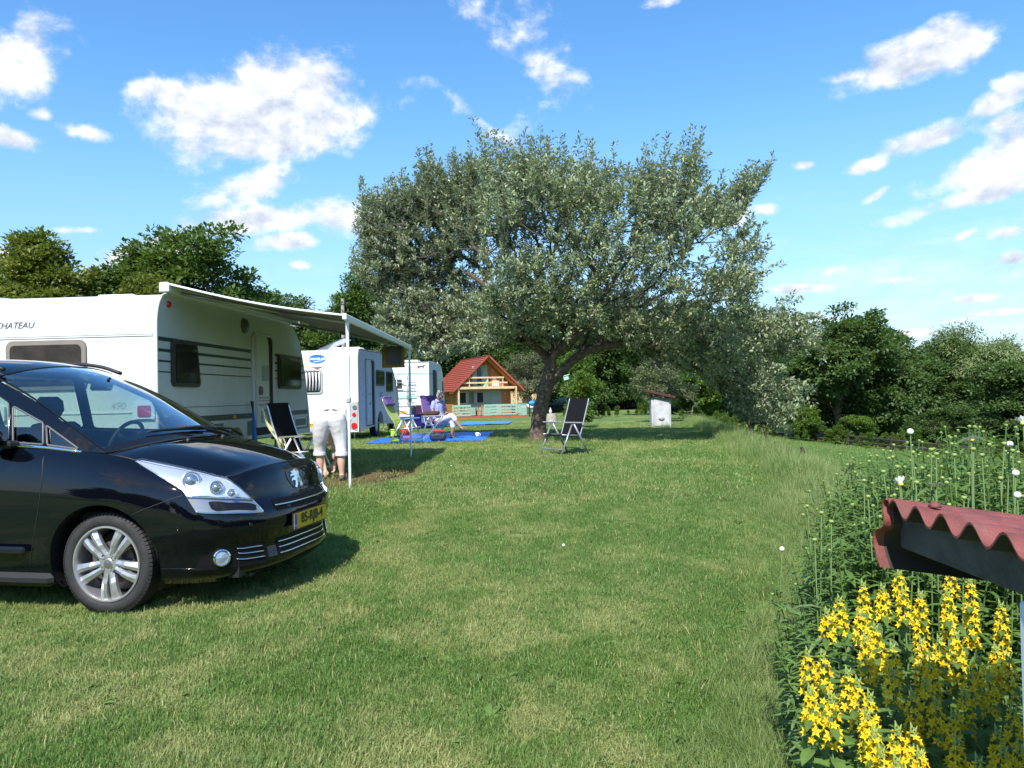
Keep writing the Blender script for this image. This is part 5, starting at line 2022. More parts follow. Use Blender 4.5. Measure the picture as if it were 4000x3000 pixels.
# ---- third caravan
C3 = thing('caravan', 'white caravan with chrome cycle rack and dog decal on its tail, farthest of the three', 'caravan', (-3.3, 30, .30), R(-3.5))
W3 = 2.2
OUT3 = [(0, .5), (0, 1.4), (.0, 2.45), (.02, 2.60), (.07, 2.69), (.2, 2.72), (2.2, 2.72), (2.9, 2.67), (3.35, 2.48), (3.72, 2.05), (3.90, 1.4), (3.95, .9), (3.95, .5)]
caravan_body(C3, OUT3, W3, 1.9, [CWHITE, pmat('caravan_side_shaded', (0, 0, 0))], skirt=.5, rail=CTRIM)
for z, h_ in ((2.24, .04), (2.20, .018), (1.32, .04)):
    q = MB()
    rear_panel(q, [(-W3 + .02, z), (-.03, z), (-.03, z + h_), (-W3 + .02, z + h_)], 0, .008)
    q.build('tail_stripe', [TEAL], C3)
    q = MB()
    side_panel(q, [(.03, z), (.9, z), (.9, z + h_), (.03, z + h_)], 0, .004)
    q.build('stripe', [TEAL], C3)
window_rear(C3, -1.75, -1.02, 1.60, 2.08, CTRIM, ACRYL_BROWN, fr=.05)
q = MB()
DOG = [(-.26, 0), (-.25, .10), (-.28, .15), (-.22, .165), (-.05, .15), (.06, .165), (.12, .22), (.16, .235), (.20, .20), (.25, .185), (.22, .165), (.16, .15), (.13, .08), (.12, 0), (.09, 0), (.08, .06), (.0, .075), (-.14, .06), (-.17, .0), (-.20, 0), (-.19, .06), (-.225, .0)]
V, F = cdt([(a * .66 - .28, b * .75 + 2.44) for a, b in DOG], (), None)
q.add([(p[0], -.003, p[1]) for p in V], F)
q.build('dog_decal', [INK_GREY], C3)
q = MB()
put_text(q, 'TEC', .17, (-1.20, -.001, 2.42), (1, 0, 0), (0, 0, 1), .003, 0, center=True, shear=.2)
q.tube([(-1.20 + .22 * math.cos(a), -.004, 2.43 + .20 * math.sin(a)) for a in np.linspace(R(-150), R(120), 24)], .010, 4)
q.build('lettering', [pmat('ink_rose', (.52, .42, .42), .5)], C3)
rk = MB()
for x in (-1.28, -.86):
    rk.tube([(x, -.05, 1.02), (x, -.16, 1.10), (x, -.10, 1.55), (x, -.05, 2.18)], .018, 6)
rk_o = rk.build('cycle_rack', [ALU], C3, smooth=True)
for z in (1.10, 1.42, 1.66, 1.90):
    MB().tube([(-1.36, -.15 if z < 1.5 else -.10, z), (-.52, -.15 if z < 1.5 else -.10, z)], .018, 6).build('rack_bar', [ALU], rk_o, smooth=True)
MB().tube([(-1.36, -.30, 1.12), (-.95, -.42, 1.02), (-.6, -.36, 1.06), (-.52, -.16, 1.12)], .016, 6).build('rack_hoop', [ALU], rk_o, smooth=True)
for x in (-.24, -1.9):
    q = MB()
    rear_panel(q, at_c(rrect(.18, .06, .02), (x, 1.20)), 0, .03)
    q.build('grab_handle', [CGREY], C3)
q = MB()
rear_panel(q, [(-W3 + .03, .55), (-.03, .55), (-.03, .86), (-W3 + .03, .86)], 0, .05)
q.build('bumper', [CTRIM], C3)
q = MB()
rear_panel(q, at_c(rrect(.50, .12, .01), (-1.15, .72)), .0505, .01)
q.build('number_plate', [YELLOW_PLATE], C3)
for x in (-.25, -1.95):
    q = MB()
    rear_panel(q, at_c(rrect(.30, .12, .03), (x, .72)), .0505, .02)
    q.build('tail_lamp', [RED_LENS], C3)
q = MB()
side_panel(q, [(.95, .6), (1.75, .6), (1.75, 2.42), (.95, 2.42)], 0, .004)
q.build('doorway', [INSIDE], C3)
q = MB()
side_panel(q, at_c(rrect(1.25, 1.80, .08), (2.42, 1.52)), .02, .04)
lf = q.build('door', [pmat('door_cream', (.66, .64, .56), .5)], C3)
for k in range(9):
    q = MB()
    side_panel(q, at_c(rrect(1.1, .03, .012), (2.42, .9 + .16 * k)), .0605, .012)
    q.build('rib', [CTRIM], lf)
window_side(C3, 3.12, 3.62, 1.45, 2.0, CTRIM_DK, ACRYL, out=.025)
MB().box((-1.0, 1.0, 2.77), (.9, .7, .12), bev=.04).build('roof_vent', [CWHITE], C3)

# ------------------------------------------------------------------ A-frame cabin at the end of the lawn (local: X along the front, Y away, z up)
WOOD_OR = pmat('cabin_wood_orange', (0.46, 0.215, 0.065), 0.6, var=0.25, vscale=3)
WOOD_LT = pmat('cabin_wood_pale', (0.62, 0.46, 0.27), 0.6, var=0.2, vscale=4)
MINT = pmat('mint_paint', (0.26, 0.41, 0.33), 0.55, var=0.08, vscale=2)
ROOF_RED = pmat('roof_red', (0.30, 0.066, 0.040), 0.5, var=0.2, vscale=2.5)
DARKGLASS = pmat('cabin_window_dark', (0.018, 0.02, 0.022), 0.12)
RED_STEP = pmat('red_boards', (0.36, 0.085, 0.045), 0.6, var=0.2)
CONC = pmat('concrete', (0.33, 0.32, 0.30), 0.85, var=0.2, vscale=4, bump=.3)
POTRED = pmat('planter_red', (0.42, 0.09, 0.03), 0.6, var=.15)
CAB = thing('cabin', 'small wooden cabin with steep red roof, balcony and mint green shutters', 'cabin', (-2.43, 64, -.21), R(20))
Wd = 2.45
# plank walls: each board of the front its own piece
bd_m = {}


def board(name, w_, h_, d_, mat, loc, parent, rot=None, bev=0.0):
    key = (name, round(w_, 3), round(h_, 3), round(d_, 3), mat.name)
    if key not in bd_m:
        bd_m[key] = MB().box((0, 0, 0), (w_, d_, h_), bev=bev).mesh(name, mat)
    return link_mesh(name, bd_m[key], parent, loc, rot)


wl = MB()
wl.box((-Wd + .05, 3.3, 1.25), (.10, 6.6, 2.3))
wl.box((Wd - .05, 3.3, 1.25), (.10, 6.6, 2.3))
wl.box((0, 6.6, 1.25), (Wd * 2, .10, 2.3))
wl.prism([(-2.75, 2.4), (2.75, 2.4), (0.1, 4.98)], ((0, 6.66, 0), (1, 0, 0), (0, 0, 1)), .08)
wl.build('rear_and_side_walls', [WOOD_OR], CAB)
front = MB().box((0, .06, 1.25), (Wd * 2 - .02, .06, 2.3)).prism([(-2.7, 2.4), (2.7, 2.4), (0.1, 4.95)], ((0, .07, 0), (1, 0, 0), (0, 0, 1)), .06).build('front_wall', [WOOD_OR], CAB)
for k in range(14):
    z = 2.62 + .17 * k
    half = (4.95 - z - .09) / (4.95 - 2.4) * 2.7
    if half > .15:
        board('plank', half * 2, .158, .03, WOOD_OR, (.1 * (z - 2.4) / 2.5, .0, z), front)
for k in range(13):
    z = .28 + .165 * k
    board('plank', .66, .153, .03, WOOD_OR, (1.93, .015, z), front)
    board('plank', 3.7, .153, .035, MINT, (-.27, .012, z), front)
# openings of the ground floor
for (x0, x1, z0, z1) in ((-2.11, -1.58, 1.26, 2.13), (-.59, -.05, 1.26, 2.13)):
    fo = MB().box(((x0 + x1) / 2, -.02, (z0 + z1) / 2), (x1 - x0 + .12, .05, z1 - z0 + .12)).build('window', [pmat('mint_frame', (.38, .52, .45), .5)], CAB)
    MB().box(((x0 + x1) / 2, -.05, (z0 + z1) / 2), (x1 - x0, .02, z1 - z0)).build('pane', [DARKGLASS], fo)
    for s_ in (-1, 1):
        cx_ = x0 - .40 if s_ < 0 else x1 + .40
        if cx_ < -2.3:
            cx_, w_ = -2.27, .24
        else:
            w_ = .66
        sh = MB().box((cx_, -.025, (z0 + z1) / 2), (w_, .04, z1 - z0 + .1)).build('shutter', [MINT], CAB)
dd = MB().box((1.06, -.03, 1.20), (1.04, .05, 2.04)).build('door', [MINT], CAB)
MB().box((.62, -.07, 1.15), (.03, .03, .14)).build('handle', [INK], dd)
MB().box((1.93, -.01, 2.0), (.13, .02, .15)).build('house_sign', [WOOD_LT], CAB)
ud = MB().box((-.39, -.03, 3.5), (.52, .05, 1.76)).build('balcony_door', [pmat('mint_frame', (0, 0, 0))], CAB)
MB().box((-.39, -.06, 3.52), (.40, .02, 1.62)).build('pane', [DARKGLASS], ud)
MB().box((-.82, -.06, 3.5), (.32, .04, 1.72)).build('shutter', [MINT], CAB)
MB().box((.08, -.20, 3.5), (.46, .04, 1.80), rot=Euler((0, 0, R(-25)))).build('shutter', [MINT], CAB)
# roof: stepped courses on each slope
for s_ in (-1, 1):
    rf = MB()
    ap = Vector((.1, 0, 5.17))
    ev = Vector((.1 + s_ * 3.08, 0, 2.22))
    n_ = 16
    dirv = (ev - ap)
    nrm = Vector((s_ * 2.95, 0, 3.08)).normalized()
    for k in range(n_):
        a = ap + dirv * (k / n_) + nrm * .0
        b = ap + dirv * ((k + 1.04) / n_) + nrm * .05
        a2, b2 = a - nrm * .06, b - nrm * .11
        for (y0, y1) in ((-1.25, 6.95),):
            V = [p + Vector((0, y, 0)) for p in (a, b, b2, a2) for y in (y0, y1)]
            rf.add(V, [(0, 1, 3, 2), (2, 3, 5, 4), (4, 5, 7, 6), (0, 2, 4, 6), (1, 7, 5, 3)])
    rf.build('roof_slope', [ROOF_RED], CAB)
    bb = MB()
    a, b = ap + Vector((0, -1.27, -.10)), ev + Vector((0, -1.27, -.06))
    bb.prism([(0, 0), (1, 0), (1, 1), (0, 1)], (a, b - a, nrm * .16), .03 * (-1 if s_ < 0 else 1))
    bb.build('barge_board', [ROOF_RED], CAB)
    sf = MB()
    a, b = ap + Vector((0, -1.2, -.17)), ev + Vector((0, -1.2, -.12))
    sf.add([a, b, b + Vector((0, 1.25, 0)), a + Vector((0, 1.25, 0))], [(0, 1, 2, 3)])
    sf.build('soffit', [WOOD_OR], CAB)
    MB().box((s_ * 2.52 + .03, -1.05, 1.35), (.13, .13, 2.5)).build('post', [WOOD_LT], CAB)
MB().box((.1, 2.8, 5.19), (.22, 8.3, .06)).build('ridge_cap', [ROOF_RED], CAB)
# balcony
MB().box((0, -.55, 2.50), (4.95, 1.15, .09)).build('balcony_floor', [WOOD_LT], CAB)
MB().box((-.03, -1.14, 2.50), (4.8, .05, .20)).build('balcony_beam', [WOOD_LT], CAB)
for (z, x0, x1) in ((3.35, -1.72, 1.46), (2.92, -2.16, 1.78)):
    board('rail', x1 - x0, .13, .04, WOOD_LT, ((x0 + x1) / 2, -1.10, z), CAB)
for (x, h_) in ((-1.55, .78), (.05, .86), (1.38, .86)):
    MB().box((x, -1.06, 2.55 + h_ / 2), (.07, .06, h_)).build('rail_post', [WOOD_LT], CAB)
# deck and front fence in mint boards
MB().box((.0, -.95, .07), (6.4, 2.0, .20)).build('deck', [RED_STEP], CAB)
MB().box((-1.6, -2.25, -.02), (2.9, .5, .12)).build('step', [RED_STEP], CAB)
MB().box((-.3, -2.1, -.12), (6.6, .6, .14)).build('footing', [CONC], CAB)
FE = thing('deck_fence', 'low mint green board fence with a gap in front of the cabin deck', 'fence', (-2.43, 64, -.21), R(20))
FY = -1.9
for x in (-3.25, -2.72, -1.77, -.57, .45, 1.25, 1.75, 2.35, 3.12):
    board('fence_post', .09, 1.0, .09, MINT, (x, FY, .58), FE)
for (x0, x1) in ((-3.2, -1.77), (-.57, 2.35)):
    for z in (.28, .52, .76, 1.0):
        board('fence_board', x1 - x0, .135, .03, MINT, ((x0 + x1) / 2, FY - .06, z), FE)
for k in range(5):
    board('fence_board', .76, .165, .03, MINT, (2.73, FY - .06, .22 + .18 * k), FE)
for k in range(5):
    board('fence_board', .50, .165, .03, MINT, (.20, FY - .02, .22 + .18 * k), FE)
board('cap_rail', 1.5, .05, .12, MINT, (-2.5, FY, 1.09), FE)
board('cap_rail', 3.75, .05, .12, MINT, (1.28, FY, 1.09), FE)
C_M = Matrix.Translation((-2.43, 64, -.21)) @ Matrix.Rotation(R(20), 4, 'Z')


def cw(x, y, z):
    return C_M @ Vector((x, y, z))


TBL_W = pmat('red_wood', (0.46, 0.13, 0.04), 0.5, var=.2)
t = thing('deck_table', 'red brown wooden table seen through the gap in the deck fence', 'table', cw(-1.3, -1.15, .17), R(20))
MB().box((0, 0, .72), (.85, .8, .04)).build('tabletop', [TBL_W], t)
for sx_ in (-1, 1):
    for sy_ in (-1, 1):
        MB().box((sx_ * .36, sy_ * .33, .35), (.07, .07, .70)).build('leg', [TBL_W], t)
for (x, y, rz, lb) in ((-.72, -1.1, 0, 'wooden chair right of the red table on the cabin deck'), (-1.95, -1.05, math.pi, 'wooden chair left of the red table behind the deck fence')):
    c = thing('deck_chair', lb, 'chair', cw(x, y, .17), R(20) + rz)
    MB().box((0, 0, .42), (.42, .42, .04)).build('seat', [TBL_W], c)
    MB().box((.2, 0, .68), (.04, .42, .44)).build('backrest', [WOOD_OR], c)
    for sx_ in (-1, 1):
        for sy_ in (-1, 1):
            MB().box((sx_ * .18, sy_ * .18, .2), (.045, .045, .40)).build('leg', [TBL_W], c)
t = thing('folded_lounger', 'white and beige folded lounger standing on the cabin balcony', 'lounger', cw(.85, -.75, 2.55), R(20))
MB().box((0, 0, .30), (.62, .08, .46), rot=(R(-14), 0, 0), bev=.03).build('cushion', [pmat('cushion_white', (.66, .62, .60), .8)], t)
for x in (-.34, .34):
    MB().tube([(x, .05, 0), (x, -.06, .66)], .02, 6).build('frame', [ALU], t)
# planters with flowers
PET = {'red': pmat('petal_red', (.60, .02, .02), .6), 'white': pmat('petal_white', (.80, .80, .78), .6), 'yellow': pmat('petal_yellow_pale', (.80, .58, .05), .6)}
for (x0, x1, lb) in ((-.10, 1.38, 'long red planter with white and yellow flowers at the deck edge'), (1.5, 2.5, 'short red planter with white and red flowers at the right end of the deck')):
    p = thing('planter', lb, 'planter', cw((x0 + x1) / 2, -2.35, -.10), R(20))
    MB().box((0, 0, .11), (x1 - x0, .26, .22), bev=.01).build('trough', [POTRED], p)
    rg = random.Random(int(x0 * 10) + 40)
    fl = MB()
    for k in range(60):
        c = Vector((rg.uniform(-1, 1) * (x1 - x0) / 2, rg.uniform(-.12, .12), .22 + rg.uniform(0, .16)))
        a = rg.uniform(0, 6.28)
        d = Vector((math.cos(a), math.sin(a), .4)) * .06
        e = Vector((-math.sin(a), math.cos(a), .2)) * .03
        fl.add([c - e, c + d, c + e, c - d * .2], [(0, 1, 2, 3)])
    fl.build('foliage', [LM_MID], p)
    for k in range(9):
        x = (k + .5) / 9 - .5
        col_ = ('white', 'yellow', 'white')[k // 3] if x0 < 1 else ('white' if k < 5 else 'red')
        q = MB()
        for _ in range(6):
            c = Vector((x * (x1 - x0) + rg.uniform(-.06, .06), rg.uniform(-.1, .1), .36 + rg.uniform(-.05, .08)))
            for a in range(5):
                a1, a2 = a * 1.2566, a * 1.2566 + 1.0
                q.add([c, c + Vector((.045 * math.cos(a1), .045 * math.sin(a1), .012)), c + Vector((.045 * math.cos(a2), .045 * math.sin(a2), .012))], [(0, 1, 2)])
        q.build('blossom', [PET[col_]], p)
# things beside and behind the cabin
q = thing('covered_boat', 'white covered dinghy lying behind the right end of the deck fence', 'boat', cw(3.6, .4, .2), R(10))
bt = MB()
bt.grid([[(-1.2 + 2.4 * i / 10, (j / 4 - 1) * .55 * math.sin(math.pi * min(1, .08 + i / 11)), .55 + .42 * math.sin(math.pi * min(1, .1 + i / 11)) * (1 - abs(j / 4 - 1) ** 1.6) + .03 * math.sin(i * 2.1 + j)) for i in range(11)] for j in range(9)])
bt.build('cover', [pmat('boat_cover', (.70, .70, .62), .7)], q, smooth=True)
bt = MB()
bt.grid([[(-1.15 + 2.3 * i / 10, (j / 4 - 1) * .5 * math.sin(math.pi * min(1, .08 + i / 11)), .0 + .55 * abs(j / 4 - 1) ** .7) for i in range(11)] for j in range(9)])
bt.build('hull', [pmat('boat_hull', (.55, .56, .5), .5)], q, smooth=True)
q = thing('bag', 'bright blue plastic bag hanging by a dark post right of the cabin', 'bag', cw(3.75, -1.7, .05), R(20))
b_ = MB()
b_.lathe([(.0, .86), (.10, .82), (.22, .90), (.34, 1.02), (.36, 1.14), (.22, 1.24), (.05, 1.30)], n=12)
b_.v = [(x * (1 + .2 * mnoise.noise((x * 5, y * 5, z * 5))), y * .6, z) for x, y, z in b_.v]
b_.build('sack', [pmat('blue_plastic', (.03, .26, .70), .35)], q, smooth=True)
MB().tube([(-.22, .1, -.2), (-.22, .1, 1.75)], .05, 6).build('post', [INK], q)
q = thing('pole', 'concrete utility pole rising behind the awning', 'pole', (-12.45, 56, gzf(-12.45, 56)))
MB().tube([(0, 0, 0), (0, 0, 9.15)], [.17, .13], 8).build('shaft', [CONC], q)
MB().box((0, -.05, 8.8), (.22, .3, .12)).build('collar', [CONC], q)
q = thing('pole', 'thin pale pole standing behind the roof of the cabin', 'pole', (-7.1, 72.5, -.2))
MB().tube([(0, 0, 0), (0, 0, 5.6)], .07, 6).build('shaft', [CTRIM], q)
q = thing('shed', 'low grey roofed hut half hidden in bushes behind the cabin', 'shed', (1.0, 74, -.25), R(10))
MB().box((0, 0, 1.4), (4.2, 3, 2.8)).build('wall', [WOOD_LT], q)
MB().prism([(-2.5, 2.85), (2.5, 3.35), (2.5, 3.47), (-2.5, 2.97)], ((0, 1.8, 0), (1, 0, 0), (0, 0, 1)), 3.6).build('roof', [pmat('grey_sheet', (.48, .48, .46), .6)], q)

# ------------------------------------------------------------------ small white kiosk, bird box, stump, stakes, meadow rail
K = thing('meter_kiosk', 'small white plastered kiosk with sloping dark red roof at the bank edge', 'kiosk', (5.24, 26.85, gzf(5.24, 26.85) - .03), R(-4))
KW = pmat('kiosk_plaster_shaded', (.50, .52, .55), .8, var=.15, vscale=5, bump=.2, bscale=50, two=(.36, .37, .39))  # plaster greyed and mottled: the tree's dappled shade is put into the colour
MB().box((0, 0, .53), (.68, .62, 1.08), bev=.012).build('wall', [KW], K)
MB().box((.02, -.33, .55), (.54, .03, .92), bev=.008).build('door', [KW], K)
mt_ = MB().lathe([(0, .05), (.07, .048), (.10, .03), (.105, 0)], n=16)
mt_.v = [(x + .0, -.35 - z, .36 + y * .7) for x, y, z in mt_.v]
mt_.build('lamp', [CGREY], K, smooth=True)
rfm = MB()
for k in range(3):
    rfm.box((-.02, -.36 + .36 * k, 1.20), (1.02, .35, .085), rot=(0, R(14), 0), bev=.01)
rfm.build('roof', [pmat('kiosk_roof', (.075, .022, .020), .7, var=.3)], K)
MB().box((-.32, 0, 1.1), (.05, .6, .22)).box((.32, 0, 1.06), (.05, .6, .10)).build('roof_batten', [BARK_GREY], K)
B_ = thing('bird_box', 'pale green bird box on a leaning stick left of the folding chair', 'bird box', (2.35, 30, gzf(2.35, 30)))
MB().tube([(0.05, 0, -.05), (-.05, 0, .9), (-.17, .0, 1.85)], [.022, .02, .016], 6).build('stick', [BARK_GREY], B_)
MB().box((-.2, 0, 1.93), (.20, .20, .17), rot=(0, R(-14), 0), bev=.01).build('box', [pmat('pale_green', (.36, .56, .48), .5)], B_)
MB().box((-.2, 0, 2.03), (.26, .26, .03), rot=(0, R(-14), 0)).build('lid', [pmat('pale_green_lid', (.42, .62, .54), .5)], B_)
S_ = thing('tree_stump', 'pale cut stump on the grass just right of the big trunk', 'stump', (2.02, 39.5, gzf(2.02, 39.5) - .03))
MB().lathe([(.36, -.1), (.30, .15), (.28, .46), (.0, .48)], n=14).build('wood', [pmat('stump_wood', (.34, .31, .27), .9, var=.3)], S_, smooth=True, angle=50)
S2 = thing('bottle', 'small pale bottle standing on the cut stump', 'bottle', (1.98, 39.5, gzf(2.0, 39.5) + .44))
MB().lathe([(.0, 0), (.07, 0), (.075, .16), (.03, .22), (.025, .30), (0, .30)], n=12).build('glass', [pmat('pale_bottle', (.6, .62, .58), .3)], S2, smooth=True)
STK = pmat('stake_dark', (.035, .028, .024), .9, var=.3)
for (x, y, h_, ln, lb) in ((8.05, 24.2, .62, .05, 'dark weathered stake on the bank, farthest of three'), (8.0, 20.8, .55, -.06, 'dark weathered stake on the bank, middle of three'), (6.35, 14.9, .50, .30, 'dark leaning stake on the bank, nearest of three')):
    s = thing('stake', lb, 'stake', (x, y, gzf(x, y) - .1), 0, 'dark stakes on the bank')
    MB().tube([(0, 0, 0), (ln * .5, 0, h_ * .6), (ln, .02, h_ + .1)], [.07, .075, .05], 7).build('wood', [STK], s)
RF = thing('rail_fence', 'low dark rail fence along the far side of the lower meadow', 'fence', (0, 0, 0))
fp = [(16.6, 50.2), (18.2, 47.2), (19.6, 44.2), (20.8, 41.6), (22.4, 39.8), (25.5, 38.2)]
for k in range(len(fp) - 1):
    a, b = Vector((*fp[k], gzf(*fp[k]))), Vector((*fp[k + 1], gzf(*fp[k + 1])))
    for z in (.28, .58):
        MB().tube([a + Vector((0, 0, z)), b + Vector((0, 0, z))], .06, 5).build('rail', [STK], RF)
    MB().tube([a + Vector((0, 0, -.1)), a + Vector((0, 0, .78))], .07, 6).build('fence_post', [STK], RF)

# ------------------------------------------------------------------ people: lofted forms fused into one skin
def remesh(name, mb, mat, parent, vox=0.012, smooth=6, noise_amp=0.0, label=None):
    me = mb.mesh(name + '_src', mat)
    ob = bpy.data.objects.new(name + '_src', me)
    COL.objects.link(ob)
    m1 = ob.modifiers.new('r', 'REMESH')
    m1.mode = 'VOXEL'
    m1.voxel_size = vox
    m2 = ob.modifiers.new('s', 'SMOOTH')
    m2.iterations = smooth
    m2.factor = 0.5
    dg = bpy.context.evaluated_depsgraph_get()
    out = bpy.data.meshes.new_from_object(ob.evaluated_get(dg))
    bpy.data.objects.remove(ob)
    out.name = name
    out.materials.clear()
    out.materials.append(mat)
    if noise_amp:
        for v in out.vertices:
            v.co += v.normal * noise_amp * mnoise.noise(v.co * 16)
    out.polygons.foreach_set('use_smooth', [True] * len(out.polygons))
    return link_mesh(name, out, parent)


def limb(mb, pts, rs, n=12, squash=1.0):
    """smooth tapered limb through joints"""
    P = crom(np.array(pts, float), 4)
    rr = crom(np.array([[r_] for r_ in rs]), 4)[:, 0]
    mb.tube([tuple(p) for p in P], list(rr), n, flat=squash)
    for p, r_ in ((P[0], rr[0]), (P[-1], rr[-1])):
        ball(mb, p, (r_, r_, r_))
    return mb


def ball(mb, c, r_, n=12, rot=None):
    V, F = [], []
    M = Euler(rot).to_matrix() if rot else Matrix.Identity(3)
    for i in range(n // 2 + 1):
        th = math.pi * i / (n // 2)
        for k in range(n):
            ph = 2 * math.pi * k / n
            V.append(Vector(c) + M @ Vector((r_[0] * math.sin(th) * math.cos(ph), r_[1] * math.sin(th) * math.sin(ph), r_[2] * math.cos(th))))
    for i in range(n // 2):
        for k in range(n):
            k2 = (k + 1) % n
            F.append((i * n + k, (i + 1) * n + k, (i + 1) * n + k2, i * n + k2))
    mb.add(V, F)
    return mb


SKIN = pmat('skin', (0.56, 0.34, 0.25), 0.55, var=.08, vscale=8)
SKIN_TAN = pmat('skin_tanned', (0.32, 0.165, 0.105), 0.55, var=.08, vscale=8)
PANTS = pmat('white_trousers', (0.56, 0.555, 0.58), 0.8, bump=.25, bscale=30)
SHIRT_W = pmat('pale_shirt', (0.66, 0.52, 0.52), 0.8)
SHOE = pmat('shoe_brown', (0.10, 0.075, 0.065), 0.6)
HAIR = pmat('hair_grey', (0.52, 0.52, 0.53), 0.6, var=.3, vscale=60, bump=.6, bscale=120)


def hand(mb, c, fwd, side, down, s=1.0):
    """palm, four bent fingers and a thumb"""
    c, f, s_, d = Vector(c), Vector(fwd).normalized(), Vector(side).normalized(), Vector(down).normalized()
    limb(mb, [c - f * .045 * s, c + f * .005 * s, c + f * .045 * s], [.026 * s, .036 * s, .034 * s], 8)
    for k, ln in enumerate((.068, .078, .072, .055)):
        b = c + f * .045 * s + s_ * (.026 - .0175 * k) * s
        limb(mb, [b, b + f * ln * .5 * s + d * .006 * s, b + f * ln * .8 * s + d * .032 * s, b + f * ln * .75 * s + d * .05 * s], [.0098 * s, .0095 * s, .0088 * s, .0075 * s], 6)
    limb(mb, [c - f * .01 * s + s_ * .03 * s, c + f * .025 * s + s_ * .055 * s + d * .012 * s, c + f * .055 * s + s_ * .058 * s + d * .03 * s], [.014 * s, .012 * s, .009 * s], 6)


# --- the woman bending down beside the pole (local: x right, y away from the viewer, z up from the ground)
W = thing('person', 'person in white three quarter trousers bending forward beside the awning pole, seen from behind', 'person', (-2.65, 11.0, .43), R(6))
W.scale = (1.0, 1.0, 1.0)
bd = MB()
limb(bd, [(-.165, .05, .02), (-.165, .06, .10), (-.17, .055, .24), (-.168, .05, .33), (-.16, .0, .50)], [.040, .038, .056, .058, .055])
limb(bd, [(.155, -.08, .02), (.155, -.07, .10), (.15, -.075, .24), (.15, -.07, .33), (.145, -.04, .50)], [.040, .038, .056, .058, .055])
limb(bd, [(-.16, 0, .50), (-.13, -.03, .70), (-.10, -.03, .84)], [.06, .08, .09])
limb(bd, [(.145, -.04, .50), (.125, -.03, .70), (.10, -.03, .84)], [.06, .08, .09])
limb(bd, [(0, -.02, .86), (0, .16, .84), (0, .36, .66), (0, .48, .50)], [.14, .125, .13, .10], squash=.8)
limb(bd, [(-.15, .43, .53), (-.22, .52, .38), (-.19, .52, .22), (-.16, .48, .12)], [.05, .042, .036, .028])
limb(bd, [(.15, .43, .53), (.20, .46, .40), (.10, .38, .30), (.03, .30, .24)], [.05, .042, .036, .028])
limb(bd, [(0, .48, .51), (0, .56, .40)], [.055, .05])
ball(bd, (0, .60, .32), (.075, .095, .115), rot=(R(-50), 0, 0))
ball(bd, (0, .67, .27), (.012, .022, .016))
for s_ in (-1, 1):
    ball(bd, (s_ * .078, .58, .32), (.012, .02, .032))
hand(bd, (-.155, .46, .07), (0, -.2, -1), (1, 0, 0), (0, -1, .0))
hand(bd, (.0, .27, .19), (-.1, -.3, -1), (-1, 0, 0), (0, -1, .0))
for (x, y) in ((-.165, .05), (.155, -.08)):
    limb(bd, [(x, y - .03, .035), (x, y + .07, .03), (x, y + .17, .025)], [.036, .038, .028])
remesh('body', bd, SKIN, W, .011, 5)
tr_ = MB()
limb(tr_, [(-.172, .05, .395), (-.165, .03, .50), (-.142, -.02, .66), (-.10, -.06, .84)], [.086, .090, .120, .142])
limb(tr_, [(.155, -.07, .390), (.148, -.05, .50), (.132, -.035, .66), (.10, -.06, .84)], [.086, .090, .120, .142])
ball(tr_, (-.095, -.085, .87), (.135, .125, .135))
ball(tr_, (.095, -.085, .87), (.135, .125, .135))
limb(tr_, [(0, -.02, .86), (0, .07, .845)], [.155, .135], squash=1.0)
trs = remesh('trousers', tr_, PANTS, W, .011, 14, .004)
cf = MB()
for (x, y, z) in ((-.172, .05, .375), (.155, -.07, .370)):
    cf.lathe([(.080, -.02), (.092, -.016), (.094, .02), (.090, .034), (.080, .034)], (x, y, z), n=20)
cf.build('turn_up', [PANTS], trs, smooth=True, angle=50)
bl = MB()
for a0, a1 in ((18, 82), (98, 162)):
    bl.tube([(.180 * math.cos(R(a)), .0, .868 + .152 * math.sin(R(a))) for a in np.linspace(a0, a1, 9)], .013, 6)
bl.build('belt', [SHOE], trs, smooth=True)
sh = MB()
limb(sh, [(0, .14, .80), (0, .26, .72), (0, .38, .63), (0, .48, .51)], [.135, .14, .150, .115], squash=.85)
limb(sh, [(-.13, .42, .55), (-.20, .49, .44)], [.07, .06])
limb(sh, [(.13, .42, .55), (.19, .45, .44)], [.07, .06])
remesh('shirt', sh, SHIRT_W, W, .012, 5, .004)
so = MB()
for (x, y) in ((-.165, .05), (.155, -.08)):
    limb(so, [(x, y - .045, .035), (x, y + .06, .034), (x, y + .19, .026)], [.042, .044, .034])
remesh('shoes', so, SHOE, W, .011, 4)
ha = MB()
ball(ha, (0, .60, .35), (.088, .108, .11), rot=(R(-50), 0, 0))
remesh('hair', ha, HAIR, W, .012, 3, .006)

